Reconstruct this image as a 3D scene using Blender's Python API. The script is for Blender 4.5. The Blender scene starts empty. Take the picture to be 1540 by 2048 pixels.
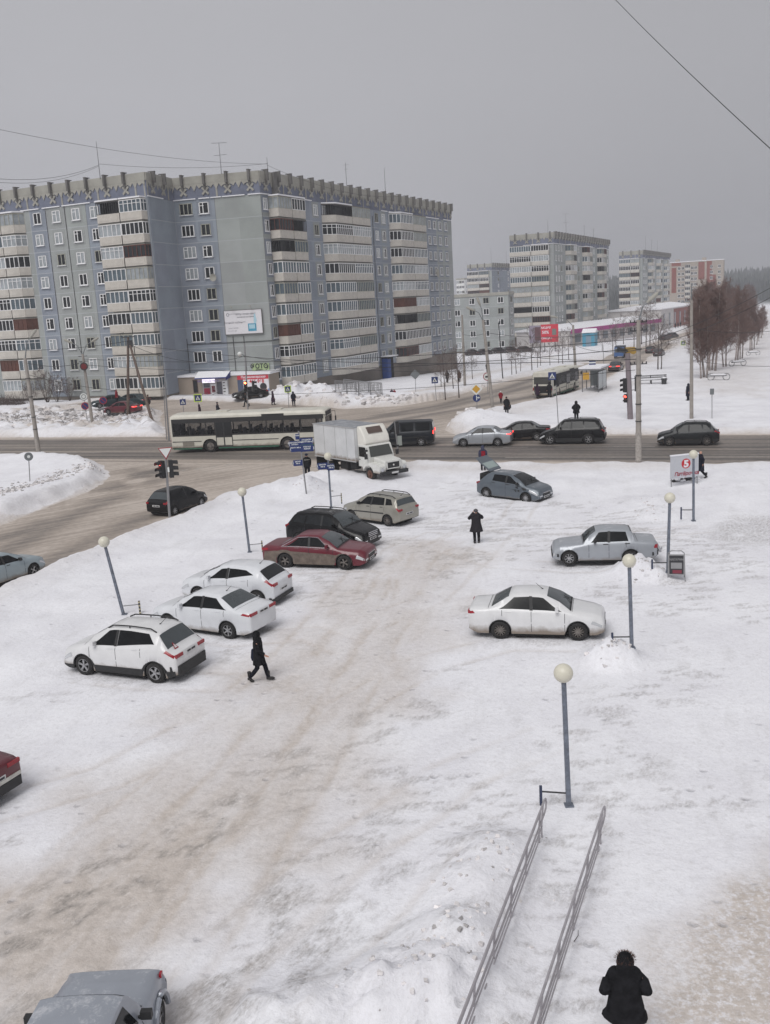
import bpy, bmesh, math, random
import numpy as np
from mathutils import Vector, Matrix
random.seed(7)
RNG = np.random.RandomState(11)
R = math.radians
SC = bpy.context.scene
COL = SC.collection
# ------------------------------------------------------------------ camera
CAM_H, CAM_F = 11.5, 1930.0
PITCH, ROLL = R(12.22), R(3.3)
_f = Vector((0, math.cos(PITCH), -math.sin(PITCH)))
_r = Vector((1, 0, 0)); _u = _r.cross(_f)
CR = _r * math.cos(ROLL) - _u * math.sin(ROLL)
CU = _r * math.sin(ROLL) + _u * math.cos(ROLL)
cam_d = bpy.data.cameras.new('camera'); cam = bpy.data.objects.new('camera', cam_d); COL.objects.link(cam)
cam_d.sensor_fit = 'VERTICAL'; cam_d.sensor_height = 24.0
cam_d.lens = CAM_F / 2048 * 24.0
cam_d.clip_start = 0.1; cam_d.clip_end = 9000
m = Matrix.Identity(4)
for i in range(3):
 m[i][0] = CR[i]; m[i][1] = CU[i]; m[i][2] = -_f[i]
m[2][3] = CAM_H
cam.matrix_world = m
SC.camera = cam
# ------------------------------------------------------------------ sky, sun, exposure
SUN_EL, SUN_AZ = R(52), R(205)      # high soft overcast light from behind and left of the camera
w = bpy.data.worlds.new('World'); SC.world = w; w.use_nodes = True
nt = w.node_tree; nt.nodes.clear()
out = nt.nodes.new('ShaderNodeOutputWorld'); bg = nt.nodes.new('ShaderNodeBackground')
sky = nt.nodes.new('ShaderNodeTexSky'); sky.sky_type = 'NISHITA'; sky.sun_disc = False
sky.sun_elevation = SUN_EL; sky.sun_rotation = SUN_AZ; sky.dust_density = 5.0; sky.air_density = 1.0
hs = nt.nodes.new('ShaderNodeHueSaturation'); hs.inputs['Saturation'].default_value = 0.10
tc = nt.nodes.new('ShaderNodeTexCoord'); sx = nt.nodes.new('ShaderNodeSeparateXYZ')
rp = nt.nodes.new('ShaderNodeValToRGB')
e = rp.color_ramp.elements
e[0].position = 0.48; e[0].color = (4.3, 4.3, 4.4, 1)
e[1].position = 0.75; e[1].color = (5.7, 5.7, 5.98, 1)
x = e.new(0.53); x.color = (4.75, 4.77, 5.05, 1)
x = e.new(0.60); x.color = (5.5, 5.5, 5.82, 1)
mr = nt.nodes.new('ShaderNodeMapRange'); mr.inputs[1].default_value = -1; mr.inputs[2].default_value = 1
cl = nt.nodes.new('ShaderNodeTexNoise'); cl.inputs['Scale'].default_value = 1.6; cl.inputs['Detail'].default_value = 3
cm = nt.nodes.new('ShaderNodeMapRange'); cm.inputs[3].default_value = 0.88; cm.inputs[4].default_value = 1.12
# the overcast is a little darker towards the east (+x)
ex = nt.nodes.new('ShaderNodeMapRange'); ex.inputs[1].default_value = -0.1; ex.inputs[2].default_value = 0.45
ex.inputs[3].default_value = 1.04; ex.inputs[4].default_value = 0.82
mul0 = nt.nodes.new('ShaderNodeMath'); mul0.operation = 'MULTIPLY'
vm = nt.nodes.new('ShaderNodeVectorMath'); vm.operation = 'SCALE'
mx = nt.nodes.new('ShaderNodeMix'); mx.data_type = 'RGBA'; mx.inputs[0].default_value = 0.12
L = nt.links.new
L(tc.outputs['Generated'], sx.inputs[0]); L(sx.outputs['Z'], mr.inputs[0]); L(mr.outputs[0], rp.inputs[0])
L(tc.outputs['Generated'], cl.inputs['Vector']); L(cl.outputs[0], cm.inputs[0])
L(sx.outputs['X'], ex.inputs[0]); L(cm.outputs[0], mul0.inputs[0]); L(ex.outputs[0], mul0.inputs[1])
L(rp.outputs[0], vm.inputs[0]); L(mul0.outputs[0], vm.inputs['Scale'])
L(sky.outputs[0], hs.inputs['Color'])
L(vm.outputs[0], mx.inputs[6]); L(hs.outputs[0], mx.inputs[7]); L(mx.outputs[2], bg.inputs['Color'])
bg.inputs['Strength'].default_value = 0.080
L(bg.outputs[0], out.inputs['Surface'])
sd_ = bpy.data.lights.new('sun', 'SUN'); sun = bpy.data.objects.new('sun', sd_); COL.objects.link(sun)
sd_.energy = 1.88; sd_.angle = R(38); sd_.color = (1.0, 0.985, 0.965)
sun.rotation_euler = (R(90) - SUN_EL, 0, R(180) - SUN_AZ)
sun.rotation_euler = Vector((math.sin(SUN_AZ) * math.cos(SUN_EL), math.cos(SUN_AZ) * math.cos(SUN_EL), math.sin(SUN_EL))).to_track_quat('Z', 'Y').to_euler()
SC.view_settings.view_transform = 'Standard'; SC.view_settings.look = 'None'
SC.view_settings.exposure = 0.0; SC.view_settings.gamma = 1.0
SC.cycles.volume_step_rate = 5; SC.cycles.volume_bounces = 1; SC.cycles.max_bounces = 6
# ------------------------------------------------------------------ terrain level and pixel -> ground
def S(t):
 t = np.clip(t, 0, 1); return t * t * (3 - 2 * t)
def zbase(x, y):
 """broad lie of the land: a little higher on the far left, falling away down the street"""
 left = 1 - np.clip((x + 25) / 18, 0, 1)
 right = np.clip((x + 22) / 14, 0, 1)
 return 0.6 * left * S((y - 104) / 12) - 2.7 * right * S((y - 128) / 78)
def ray(px, py):
 return CR * ((px - 770) / CAM_F) - CU * ((py - 1024) / CAM_F) + _f
def GZ(px, py, z=0.0):
 d = ray(px, py); t = (z - CAM_H) / d.z
 return Vector((d.x * t, d.y * t, z))
def G(px, py):
 z = 0.0
 for _ in range(25):
  p = GZ(px, py, z); z = 0.5 * z + 0.5 * float(zbase(p.x, p.y))
 return GZ(px, py, z)
def PX(p):
 v = Vector(p) - Vector((0, 0, CAM_H)); d = v.dot(_f)
 return 770 + CAM_F * v.dot(CR) / d, 1024 - CAM_F * v.dot(CU) / d
def RD(px, py, depth):
 """point at a given distance along +Y on the ray of a photo pixel"""
 d = ray(px, py); t = depth / d.y
 return Vector((d.x * t, depth, CAM_H + d.z * t))
def HT(base, py):
 lo, hi = -5.0, 90.0
 for _ in range(50):
  mm = (lo + hi) / 2
  if PX((base.x, base.y, mm))[1] > py: lo = mm
  else: hi = mm
 return lo
# ------------------------------------------------------------------ colour and materials
def C3(r, g, b):
 f = lambda v: (v / 255 / 12.92) if v / 255 <= 0.04045 else ((v / 255 + 0.055) / 1.055) ** 2.4
 return (f(r), f(g), f(b), 1.0)
MATS = {}
def mat(name, col, rough=0.7, metal=0.0, var=0.0, vscale=6.0, bump=0.0, bscale=30.0, emit=None, estr=0.0,
  spec=0.5, snow=0.0, mud=0.0, tint=False, alpha=None, coat=0.0, coord='Object'):
 if name in MATS: return MATS[name]
 mt = bpy.data.materials.new(name); mt.use_nodes = True; MATS[name] = mt
 nt = mt.node_tree; b = nt.nodes['Principled BSDF']; L = nt.links.new
 b.inputs['Roughness'].default_value = rough; b.inputs['Metallic'].default_value = metal
 b.inputs['Specular IOR Level'].default_value = spec
 if coat: b.inputs['Coat Weight'].default_value = coat; b.inputs['Coat Roughness'].default_value = 0.12
 tc = nt.nodes.new('ShaderNodeTexCoord'); src = tc.outputs[coord]
 cur = None
 base = nt.nodes.new('ShaderNodeRGB'); base.outputs[0].default_value = col; cur = base.outputs[0]
 def noise(scale, det=5, vec=src, rough_=0.6):
  n = nt.nodes.new('ShaderNodeTexNoise'); n.inputs['Scale'].default_value = scale
  n.inputs['Detail'].default_value = det; n.inputs['Roughness'].default_value = rough_; L(vec, n.inputs['Vector']); return n.outputs[0]
 def mapr(v, a, c, d, e_):
  n = nt.nodes.new('ShaderNodeMapRange'); L(v, n.inputs[0])
  for i, q in enumerate((a, c, d, e_)): n.inputs[i + 1].default_value = q
  return n.outputs[0]
 def mix(fac, a, c, mode='MIX'):
  n = nt.nodes.new('ShaderNodeMix'); n.data_type = 'RGBA'; n.blend_type = mode
  if isinstance(fac, float): n.inputs[0].default_value = fac
  else: L(fac, n.inputs[0])
  for i, q in ((6, a), (7, c)):
   if isinstance(q, tuple): n.inputs[i].default_value = q
   else: L(q, n.inputs[i])
  return n.outputs[2]
 if tint:
  at = nt.nodes.new('ShaderNodeAttribute'); at.attribute_name = 'tint'
  cur = mix(1.0, cur, at.outputs['Color'], 'MULTIPLY')
 if var:
  n = noise(vscale); v = mapr(n, 0.3, 0.7, 1 - var, 1 + var)
  c = nt.nodes.new('ShaderNodeCombineColor'); [L(v, c.inputs[i]) for i in range(3)]
  cur = mix(1.0, cur, c.outputs[0], 'MULTIPLY')
 if mud:
  s = nt.nodes.new('ShaderNodeSeparateXYZ'); L(src, s.inputs[0])
  n = noise(3.0); a = nt.nodes.new('ShaderNodeMath'); a.operation = 'MULTIPLY_ADD'
  L(n, a.inputs[0]); a.inputs[1].default_value = -0.35; L(s.outputs['Z'], a.inputs[2])
  f = mapr(a.outputs[0], mud - 0.32, mud - 0.10, 0.9, 0.0)
  cur = mix(f, cur, C3(118, 104, 90))
  rr = mapr(f, 0, 1, rough, 0.9); L(rr, b.inputs['Roughness'])
 if snow:
  g = nt.nodes.new('ShaderNodeNewGeometry'); s = nt.nodes.new('ShaderNodeSeparateXYZ'); L(g.outputs['Normal'], s.inputs[0])
  n = noise(2.2, 6); n2 = noise(22, 3)
  a = nt.nodes.new('ShaderNodeMath'); a.operation = 'MULTIPLY_ADD'; L(n, a.inputs[0]); a.inputs[1].default_value = 0.9; L(s.outputs['Z'], a.inputs[2])
  a2 = nt.nodes.new('ShaderNodeMath'); a2.operation = 'MULTIPLY_ADD'; L(n2, a2.inputs[0]); a2.inputs[1].default_value = 0.35; L(a.outputs[0], a2.inputs[2])
  f = mapr(a2.outputs[0], 1.70 - snow * 0.5, 1.95 - snow * 0.5, 0.0, 0.75)
  cur = mix(f, cur, (0.78, 0.78, 0.80, 1))
 if bump:
  n = noise(bscale, 4); bp = nt.nodes.new('ShaderNodeBump'); bp.inputs['Strength'].default_value = bump
  bp.inputs['Distance'].default_value = 0.02; L(n, bp.inputs['Height']); L(bp.outputs[0], b.inputs['Normal'])
 L(cur, b.inputs['Base Color'])
 if emit: b.inputs['Emission Color'].default_value = emit; b.inputs['Emission Strength'].default_value = estr
 return mt
# ------------------------------------------------------------------ mesh builder
class MB:
 def __init__(s): s.v = []; s.f = []; s.m = []; s.t = []
 def add(s, vs, fs, mi=0, tint=None):
  o = len(s.v); s.v += [tuple(p) for p in vs]
  for f in fs:
   s.f.append([o + i for i in f]); s.m.append(mi); s.t.append(tint)
  return s
 def box(s, c, d, mi=0, rz=0.0, rot=None, tint=None):
  hx, hy, hz = d[0] / 2, d[1] / 2, d[2] / 2; c = Vector(c)
  M = rot if rot is not None else (Matrix.Rotation(rz, 3, 'Z') if rz else None)
  vs = []
  for x in (-hx, hx):
   for y in (-hy, hy):
    for z in (-hz, hz):
     q = Vector((x, y, z)); vs.append((M @ q if M else q) + c)
  return s.add(vs, [(0, 1, 3, 2), (4, 6, 7, 5), (0, 4, 5, 1), (2, 3, 7, 6), (0, 2, 6, 4), (1, 5, 7, 3)], mi, tint)
 def bb(s, a, b, mi=0, tint=None):
  return s.box([(a[i] + b[i]) / 2 for i in range(3)], [abs(b[i] - a[i]) for i in range(3)], mi, tint=tint)
 def prism(s, poly, z0, z1, mi=0, axis='z', tint=None):
  """poly of 2-D points extruded; axis 'z': (x,y)->(x,y,z); 'y': (x,z) extruded along y"""
  n = len(poly)
  if axis == 'z': vs = [(p[0], p[1], z0) for p in poly] + [(p[0], p[1], z1) for p in poly]
  elif axis == 'y': vs = [(p[0], z0, p[1]) for p in poly] + [(p[0], z1, p[1]) for p in poly]
  else: vs = [(z0, p[0], p[1]) for p in poly] + [(z1, p[0], p[1]) for p in poly]
  fs = [tuple(range(n - 1, -1, -1)), tuple(range(n, 2 * n))] + [(i, (i + 1) % n, n + (i + 1) % n, n + i) for i in range(n)]
  return s.add(vs, fs, mi, tint)
 def tube(s, pts, r, n=8, mi=0, cap=True):
  pts = [Vector(p) for p in pts]; rs = r if isinstance(r, (list, tuple)) else [r] * len(pts)
  vs = []; fs = []; ref = None
  for i, p in enumerate(pts):
   d = (pts[min(i + 1, len(pts) - 1)] - pts[max(i - 1, 0)])
   d = d.normalized() if d.length > 1e-9 else Vector((0, 0, 1))
   if ref is None: ref = Vector((1, 0, 0)) if abs(d.x) < 0.8 else Vector((0, 1, 0))
   a = d.cross(ref)
   if a.length < 1e-6: a = d.cross(Vector((0, 1, 0.3)))
   a.normalize(); b = d.cross(a); ref = b.cross(d) if False else ref
   for k in range(n):
    t = 2 * math.pi * k / n
    vs.append(p + (a * math.cos(t) + b * math.sin(t)) * rs[i])
  for i in range(len(pts) - 1):
   for k in range(n):
    k2 = (k + 1) % n; fs.append((i * n + k, i * n + k2, (i + 1) * n + k2, (i + 1) * n + k))
  if cap: fs += [tuple(range(n - 1, -1, -1)), tuple((len(pts) - 1) * n + k for k in range(n))]
  return s.add(vs, fs, mi)
 def lathe(s, prof, c=(0, 0, 0), n=16, mi=0, axis='z', cap=True):
  """prof: (r, h) pairs"""
  vs = []; fs = []
  for r_, h in prof:
   for k in range(n):
    t = 2 * math.pi * k / n; a, b = r_ * math.cos(t), r_ * math.sin(t)
    q = (a, b, h) if axis == 'z' else ((a, h, b) if axis == 'y' else (h, a, b))
    vs.append((q[0] + c[0], q[1] + c[1], q[2] + c[2]))
  for i in range(len(prof) - 1):
   for k in range(n):
    k2 = (k + 1) % n; fs.append((i * n + k, i * n + k2, (i + 1) * n + k2, (i + 1) * n + k))
  if cap: fs += [tuple(range(n - 1, -1, -1)), tuple((len(prof) - 1) * n + k for k in range(n))]
  return s.add(vs, fs, mi)
 def sphere(s, c, r, n=16, m_=10, mi=0, sc=(1, 1, 1)):
  vs = []; fs = []
  for i in range(m_ + 1):
   ph = math.pi * i / m_
   for k in range(n):
    t = 2 * math.pi * k / n
    vs.append((c[0] + r * sc[0] * math.sin(ph) * math.cos(t), c[1] + r * sc[1] * math.sin(ph) * math.sin(t), c[2] + r * sc[2] * math.cos(ph)))
  for i in range(m_):
   for k in range(n):
    k2 = (k + 1) % n; fs.append((i * n + k, (i + 1) * n + k, (i + 1) * n + k2, i * n + k2))
  return s.add(vs, fs, mi)
 def mesh(s, name, mats, smooth=False, angle=35):
  me = bpy.data.meshes.new(name); me.from_pydata(s.v, [], s.f)
  for q in (mats if isinstance(mats, (list, tuple)) else [mats]): me.materials.append(q)
  if any(s.m): me.polygons.foreach_set('material_index', s.m)
  if any(t is not None for t in s.t):
   ca = me.color_attributes.new('tint', 'FLOAT_COLOR', 'CORNER')
   arr = np.ones((len(me.loops), 4), np.float32)
   li = 0
   for f, t in zip(s.f, s.t):
    if t is not None:
     arr[li:li + len(f), :3] = t if not isinstance(t, float) else (t, t, t)
    li += len(f)
   ca.data.foreach_set('color', arr.ravel())
  me.validate()
  bm = bmesh.new(); bm.from_mesh(me); bmesh.ops.recalc_face_normals(bm, faces=bm.faces); bm.to_mesh(me); bm.free()
  if smooth:
   me.polygons.foreach_set('use_smooth', [True] * len(me.polygons))
   if angle < 180: me.set_sharp_from_angle(angle=R(angle))
  me.update()
  return me
 def build(s, name, mats, parent=None, smooth=False, loc=None, rz=0.0, angle=35):
  return obj(name, s.mesh(name, mats, smooth, angle), parent, loc, rz)
def obj(name, me, parent=None, loc=None, rz=0.0):
 o = bpy.data.objects.new(name, me); COL.objects.link(o)
 if parent is not None: o.parent = parent
 if loc is not None: o.location = loc
 if rz: o.rotation_euler = (0, 0, rz)
 return o
def tag(o, label=None, cat=None, group=None, kind=None):
 if label: o['label'] = label
 if cat: o['category'] = cat
 if group: o['group'] = group
 if kind: o['kind'] = kind
 return o
def thing(name, label, cat, loc=(0, 0, 0), rz=0.0, group=None):
 o = bpy.data.objects.new(name, None); COL.objects.link(o); o.empty_display_size = 0.3
 o.location = loc; o.rotation_euler = (0, 0, rz)
 return tag(o, label, cat, group)
def copy_tree(o, label=None, loc=None, rz=None, parent=None):
 kids = [c for c in o.children]
 c = o.copy(); COL.objects.link(c); c.parent = parent
 if label: c['label'] = label
 if loc is not None: c.location = loc
 if rz is not None: c.rotation_euler = (0, 0, rz)
 for k in kids: copy_tree(k, parent=c)
 return c
def text_mb(mb, body, size, fn, mi=0, bold=0.0, depth=0.0, align='CENTER'):
 """add flat lettering to a mesh builder; fn maps (x, y) of the text plane to a 3-D point"""
 cu = bpy.data.curves.new('lettering', 'FONT'); cu.body = body; cu.size = size; cu.align_x = align; cu.offset = bold
 ob = bpy.data.objects.new('lettering', cu); COL.objects.link(ob)
 dg = bpy.context.evaluated_depsgraph_get(); dg.update()
 me = bpy.data.meshes.new_from_object(ob.evaluated_get(dg))
 vs = [fn(v.co.x, v.co.y) for v in me.vertices]; fs = [tuple(p.vertices) for p in me.polygons]
 mb.add(vs, fs, mi)
 bpy.data.objects.remove(ob); bpy.data.curves.remove(cu); bpy.data.meshes.remove(me)
# ---- numpy value noise
_perm = RNG.rand(256, 256)
def vnoise(x, y):
 xi = np.floor(x).astype(int); yi = np.floor(y).astype(int); fx = x - xi; fy = y - yi
 fx = fx * fx * (3 - 2 * fx); fy = fy * fy * (3 - 2 * fy)
 a = _perm[xi % 256, yi % 256]; b = _perm[(xi + 1) % 256, yi % 256]; c = _perm[xi % 256, (yi + 1) % 256]; d = _perm[(xi + 1) % 256, (yi + 1) % 256]
 return (a * (1 - fx) + b * fx) * (1 - fy) + (c * (1 - fx) + d * fx) * fy
def fbm(x, y, o=4):
 t = 0; a = 0.5
 for i in range(o):
  t = t + a * vnoise(x * 2 ** i + 17.3 * i, y * 2 ** i + 9.1 * i); a *= 0.5
 return t / (1 - 0.5 ** o)
def sdist(poly, x, y):
 """signed distance (negative inside) of arrays to a polygon"""
 d = np.full(x.shape, 1e9); ins = np.zeros(x.shape, bool); n = len(poly)
 for i in range(n):
  ax, ay = poly[i][0], poly[i][1]; bx, by = poly[(i + 1) % n][0], poly[(i + 1) % n][1]
  ex, ey = bx - ax, by - ay; l2 = ex * ex + ey * ey + 1e-12
  t = np.clip(((x - ax) * ex + (y - ay) * ey) / l2, 0, 1)
  d = np.minimum(d, np.hypot(x - ax - t * ex, y - ay - t * ey))
  c = ((ay > y) != (by > y)) & (x < (bx - ax) * (y - ay) / (by - ay + 1e-12) + ax)
  ins ^= c
 return np.where(ins, -d, d)
def sline(pts, x, y):
 d = np.full(x.shape, 1e9)
 for (ax, ay), (bx, by) in zip(pts[:-1], pts[1:]):
  ex, ey = bx - ax, by - ay; t = np.clip(((x - ax) * ex + (y - ay) * ey) / (ex * ex + ey * ey + 1e-12), 0, 1)
  d = np.minimum(d, np.hypot(x - ax - t * ex, y - ay - t * ey))
 return d
# ================================================================== GROUND
def W(pts): return [tuple(G(a, b).xy) for a, b in pts]
T0, T1, B0, B1 = G(0, 876), G(1540, 869), G(0, 921), G(1540, 930)
def ext(a, b, k): d = (b - a).normalized(); return tuple((a + d * k).xy)
MAIN = [ext(T1, T0, 320), ext(T0, T1, 320), ext(B0, B1, 320), ext(B1, B0, 320)]
RD_A = math.atan2(T1.y - T0.y, T1.x - T0.x)
NEAR = W([(-250, 1155), (0, 1052), (60, 1028), (120, 1005), (175, 985), (207, 967), (220, 950), (205, 932), (160, 921), (110, 912), (120, 880),
   (780, 880), (800, 938), (700, 950), (640, 957), (608, 962), (560, 975), (500, 987), (430, 1003), (352, 1035), (300, 1056), (230, 1082), (160, 1110), (80, 1142), (0, 1178), (-250, 1290)])
FAR = W([(335, 885), (330, 860), (322, 842), (325, 822), (250, 812), (160, 815), (120, 822), (118, 812), (200, 802), (300, 800), (480, 805), (650, 812), (690, 818), (800, 812), (880, 798), (960, 778), (1100, 745), (1180, 722), (1250, 700),
   (1310, 682), (1350, 668), (1392, 654), (1402, 658), (1372, 672), (1345, 690), (1290, 724), (1200, 766), (1130, 790), (1060, 805), (990, 817), (930, 832), (906, 845), (898, 860), (915, 872), (930, 890)])
PARKPATH = W([(1545, 612), (1500, 640), (1440, 700), (1395, 745), (1375, 790), (1545, 800), (1570, 700), (1560, 612)])
gx = np.concatenate([-np.geomspace(900, 66, 34), np.arange(-64, -24, .55), np.arange(-24, 17, .16), np.arange(17, 46, .4), np.geomspace(46.5, 900, 40)])
gy = np.concatenate([np.arange(-40, 9, 3.0), np.arange(9, 50, .16), np.arange(50, 108, .33), np.arange(108, 150, .8), np.geomspace(150.8, 2400, 60)])
X, Y = np.meshgrid(gx, gy)
sd_main = sdist(MAIN, X, Y); sd_near = sdist(NEAR, X, Y); sd_far = sdist(FAR, X, Y)
sd_road = np.minimum(np.minimum(sd_main, sd_near), sd_far)
wob = (fbm(X * .8, Y * .8, 3) - .5) * 1.0
sdr = sd_road + wob
Z0 = zbase(X, Y)
# bank height varies from place to place
amp = 0.22 + 0.25 * fbm(X * .12 + 5, Y * .12, 3)
isl = sdist(W([(-60, 1040), (0, 1030), (90, 1000), (200, 950), (170, 918), (60, 905), (-60, 918)]), X, Y)
amp += 0.55 * np.clip(1 - np.maximum(isl, 0) / 3, 0, 1)
amp += 0.45 * np.clip(1 - sline(W([(0, 862), (150, 866), (310, 862)]), X, Y) / 7, 0, 1)
amp += 0.45 * np.clip(1 - sline(W([(920, 848), (1000, 858), (1130, 862)]), X, Y) / 5, 0, 1)
amp += 0.30 * np.clip(1 - sline(W([(900, 800), (1000, 775), (1150, 735), (1240, 705)]), X, Y) / 4, 0, 1)
amp += 0.35 * np.clip(1 - sline(W([(120, 1130), (250, 1080), (400, 1015), (560, 985), (640, 965)]), X, Y) / 4, 0, 1)
rise = S(sdr / 1.5)
back = 0.35 + 0.65 * np.exp(-np.maximum(sdr - 1.3, 0) / 3.2)
Hs = amp * rise * back
rub = np.clip(fbm(X * 2.3, Y * 2.3, 4) - .45, 0, 1) * np.exp(-((sdr - 1.4) / 1.6) ** 2) * 0.5
Hs += rub * np.clip(amp - .25, 0.1, 1)
# rough ploughed rubble, left bank across the road
Lb = sdist(W([(-200, 830), (150, 822), (330, 830), (330, 866), (-200, 868)]), X, Y)
Hs += np.clip(1 - np.maximum(Lb, 0) / 2, 0, 1) * S(sdr / 1) * np.clip(fbm(X * 1.2, Y * 1.2, 5) - .38, 0, 1) * 1.6
# parking lot: packed, tracked snow
lot = -sdist(W([(-150, 1420), (140, 1330), (300, 1245), (520, 1150), (600, 1075), (740, 1020), (900, 960), (1290, 1000), (1560, 1060), (1600, 2100), (600, 2300), (-300, 2100)]), X, Y)
lotm = S((lot + 1.5) / 3)
Hs = Hs * (1 - .75 * lotm) + 0.02
Hs += lotm * ((fbm(X * 1.1, Y * 1.1, 4) - .5) * .10 + (fbm(X * 5, Y * 5, 3) - .5) * .035)
Hs += (1 - lotm) * S(sdr / 1.5) * (fbm(X * .35, Y * .35, 4) - .45) * .35
# heaps of cleared snow: (px, py, radius, height, roughness)
HEAPS = [(1226, 1324, .95, .72, 1), (1200, 1330, .7, .35, 1), (1278, 1150, 1.3, .8, .7), (1310, 1160, .8, .35, .6), (620, 985, 1.3, .75, 1), (560, 992, 1.4, .35, .3),
   (860, 1995, 1.5, .75, 1), (740, 2030, 1.2, .55, 1), (920, 1890, 1.1, .55, .6), (985, 1730, 1.3, .45, .8), (950, 1800, 1.2, .4, .5), (560, 2090, 1.5, .6, 1),
   (612, 794, 5, 1.75, 1.0), (572, 799, 3.2, 1.1, 1), (680, 806, 5.5, 1.1, 1), (645, 803, 5, 1.2, 1), (770, 804, 5, .9, .6), (850, 800, 6, .7, .5), (1240, 700, 4, .8, .5),
   (1000, 845, 4, .6, .4), (950, 850, 4, .9, .5), (1290, 1010, 2.2, .3, 1), (1310, 1030, 1.8, .28, 1), (240, 925, 1, .1, .5), (140, 905, 2, .3, .4),
   (1130, 975, 3, .25, .3), (940, 1000, 2, .15, .3), (1190, 2, 0, 0, 0)][:-1]
for a, b, r_, h_, ro in HEAPS:
 p = G(a, b); d = np.hypot(X - p.x, Y - p.y) / r_
 k = np.exp(-d * d * 1.6) * h_
 k *= 1 + ro * (fbm(X * 3.1 / max(r_ * .6, .5), Y * 3.1 / max(r_ * .6, .5), 4) - .5) * 1.1
 Hs = np.maximum(Hs, Hs * .6 + k)
# trodden ramp between the railings and the grey crashed car's berth
ZT = Z0 + np.where(sd_road < 0, np.minimum(Hs, .03) * S((sd_road + 1.2) / 1.2) - .07 * S(-sd_road / .8), 0) + np.where(sd_road >= 0, Hs, 0)
ZT = np.where(sd_road < 0, Z0 - .10 * S(-sd_road / .9) + np.clip(Hs, 0, .2) * np.exp(sd_road * 3), ZT)
ZT = np.where(sd_road > 0, np.maximum(ZT, Z0 + .07 * S((sd_road - .15) / .6)), ZT)
# a distant wooded rise behind the park
far_r = np.hypot(X, Y)
ZT = ZT + np.clip((Y - 620) / 900, 0, 1) ** 1.2 * 26 * np.clip((X - 60) / 500 + .55, 0, 1)
# dirt attributes
st = sdist(W([(-120, 2100), (-120, 1850), (40, 1700), (200, 1560), (330, 1450), (480, 1330), (600, 1230), (740, 1120), (820, 1080), (980, 1095), (930, 1180), (900, 1290), (840, 1400), (760, 1540), (620, 1690), (480, 1850), (380, 1990), (300, 2100)]), X, Y)
n1 = fbm(X * .45, Y * .45, 4); n2 = fbm(X * 2.5 + 3, Y * 2.5, 4)
dirt = .95 * S((-st + 1.6 + (n1 - .5) * 4) / 3.4)
dirt *= .42 + .50 * S((27 - Y) / 13) + .25 * n1
ramp_ = sdist(W([(1180, 2100), (1300, 1930), (1400, 1790), (1500, 1680), (1600, 1590), (1900, 1700), (1900, 2200)]), X, Y)
walk = S((-ramp_ + .5 + (n1 - .5) * 2.2) / 1.8)
mott = np.maximum(walk * .95, .0)
dirt = np.maximum(dirt, mott)
edge = np.exp(-np.maximum(sd_road, 0) / 1.1) * .85
dirt = np.maximum(dirt, edge * (1 - .5 * (amp > .6)))
# apron between the truck, the main road and the parked cars
ap = sline(W([(820, 945), (1000, 942), (1300, 940)]), X, Y); dirt = np.maximum(dirt, .35 * np.exp(-(ap / 1.6) ** 2))
ap = sline(W([(240, 905), (640, 812), (720, 812)]), X, Y)
cr = sdist(W([(1060, 800), (1290, 760), (1000, 818), (1000, 830)]), X, Y)
for ln, wd, k in ((W([(1000, 835), (1080, 812), (1180, 790), (1250, 770)]), 3.0, .33), (W([(1230, 750), (1330, 705), (1400, 660)]), 3, .3),
     (W([(800, 790), (870, 780), (905, 768), (1000, 742), (1100, 715)]), 1.6, .55), (W([(1540, 620), (1440, 745), (1420, 800)]), 4, .0)):
 dirt = np.maximum(dirt, k * np.exp(-(sline(ln, X, Y) / wd) ** 2))
pp = sdist(PARKPATH, X, Y); dirt = np.maximum(dirt, .32 * S((-pp + 2 + (n1 - .5) * 6) / 5))
dirt = np.maximum(dirt, np.clip(1 - np.maximum(Lb, 0) / 2, 0, 1) * .75 * S((fbm(X * .9, Y * .9, 4) - .42) / .2))
# wheel tracks of cars manoeuvring in the lot
trk_n = S((fbm(X * .7 + 9, Y * .7, 3) - .30) / .2)
TR = np.zeros_like(X)
for pts in ([(250, 2100), (420, 1820), (600, 1560), (740, 1330), (840, 1110), (1000, 1040)], [(60, 2000), (330, 1720), (560, 1450), (720, 1240), (800, 1100), (880, 1070)], [(0, 1880), (260, 1640), (480, 1440), (660, 1230), (760, 1120)],
   [(600, 1560), (700, 1420), (860, 1330), (1000, 1290), (1150, 1290)], [(560, 1400), (480, 1370), (300, 1365), (170, 1352)], [(700, 1300), (620, 1270), (470, 1282), (340, 1270)], [(820, 1150), (760, 1135), (600, 1140)],
   [(860, 1090), (1000, 1130), (1140, 1138), (1270, 1136)], [(330, 2100), (480, 1900), (700, 1700), (900, 1560), (1100, 1480)], [(520, 2100), (590, 1950), (760, 1790), (860, 1700)], [(0, 1620), (200, 1560), (430, 1440), (600, 1300)], [(880, 1060), (1000, 1075), (1200, 1080), (1400, 1060)], [(740, 1250), (860, 1200), (1010, 1060), (1060, 1000)]):
 L_ = W(pts)
 for off in (-.75, .75):
  q = []
  for i in range(len(L_)):
   a_ = Vector(L_[max(i - 1, 0)]); b_ = Vector(L_[min(i + 1, len(L_) - 1)]); d_ = (b_ - a_).normalized(); q.append((L_[i][0] - d_.y * off, L_[i][1] + d_.x * off))
  TR = np.maximum(TR, np.exp(-(sline(q, X + (fbm(X * .3, Y * .3, 2) - .5) * .5, Y) / .13) ** 2))
TR *= (.4 + .6 * trk_n); ZT = ZT - TR * .035 * lotm; dirt = np.maximum(dirt, dirt * .8 + TR * .32 * lotm)
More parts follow.
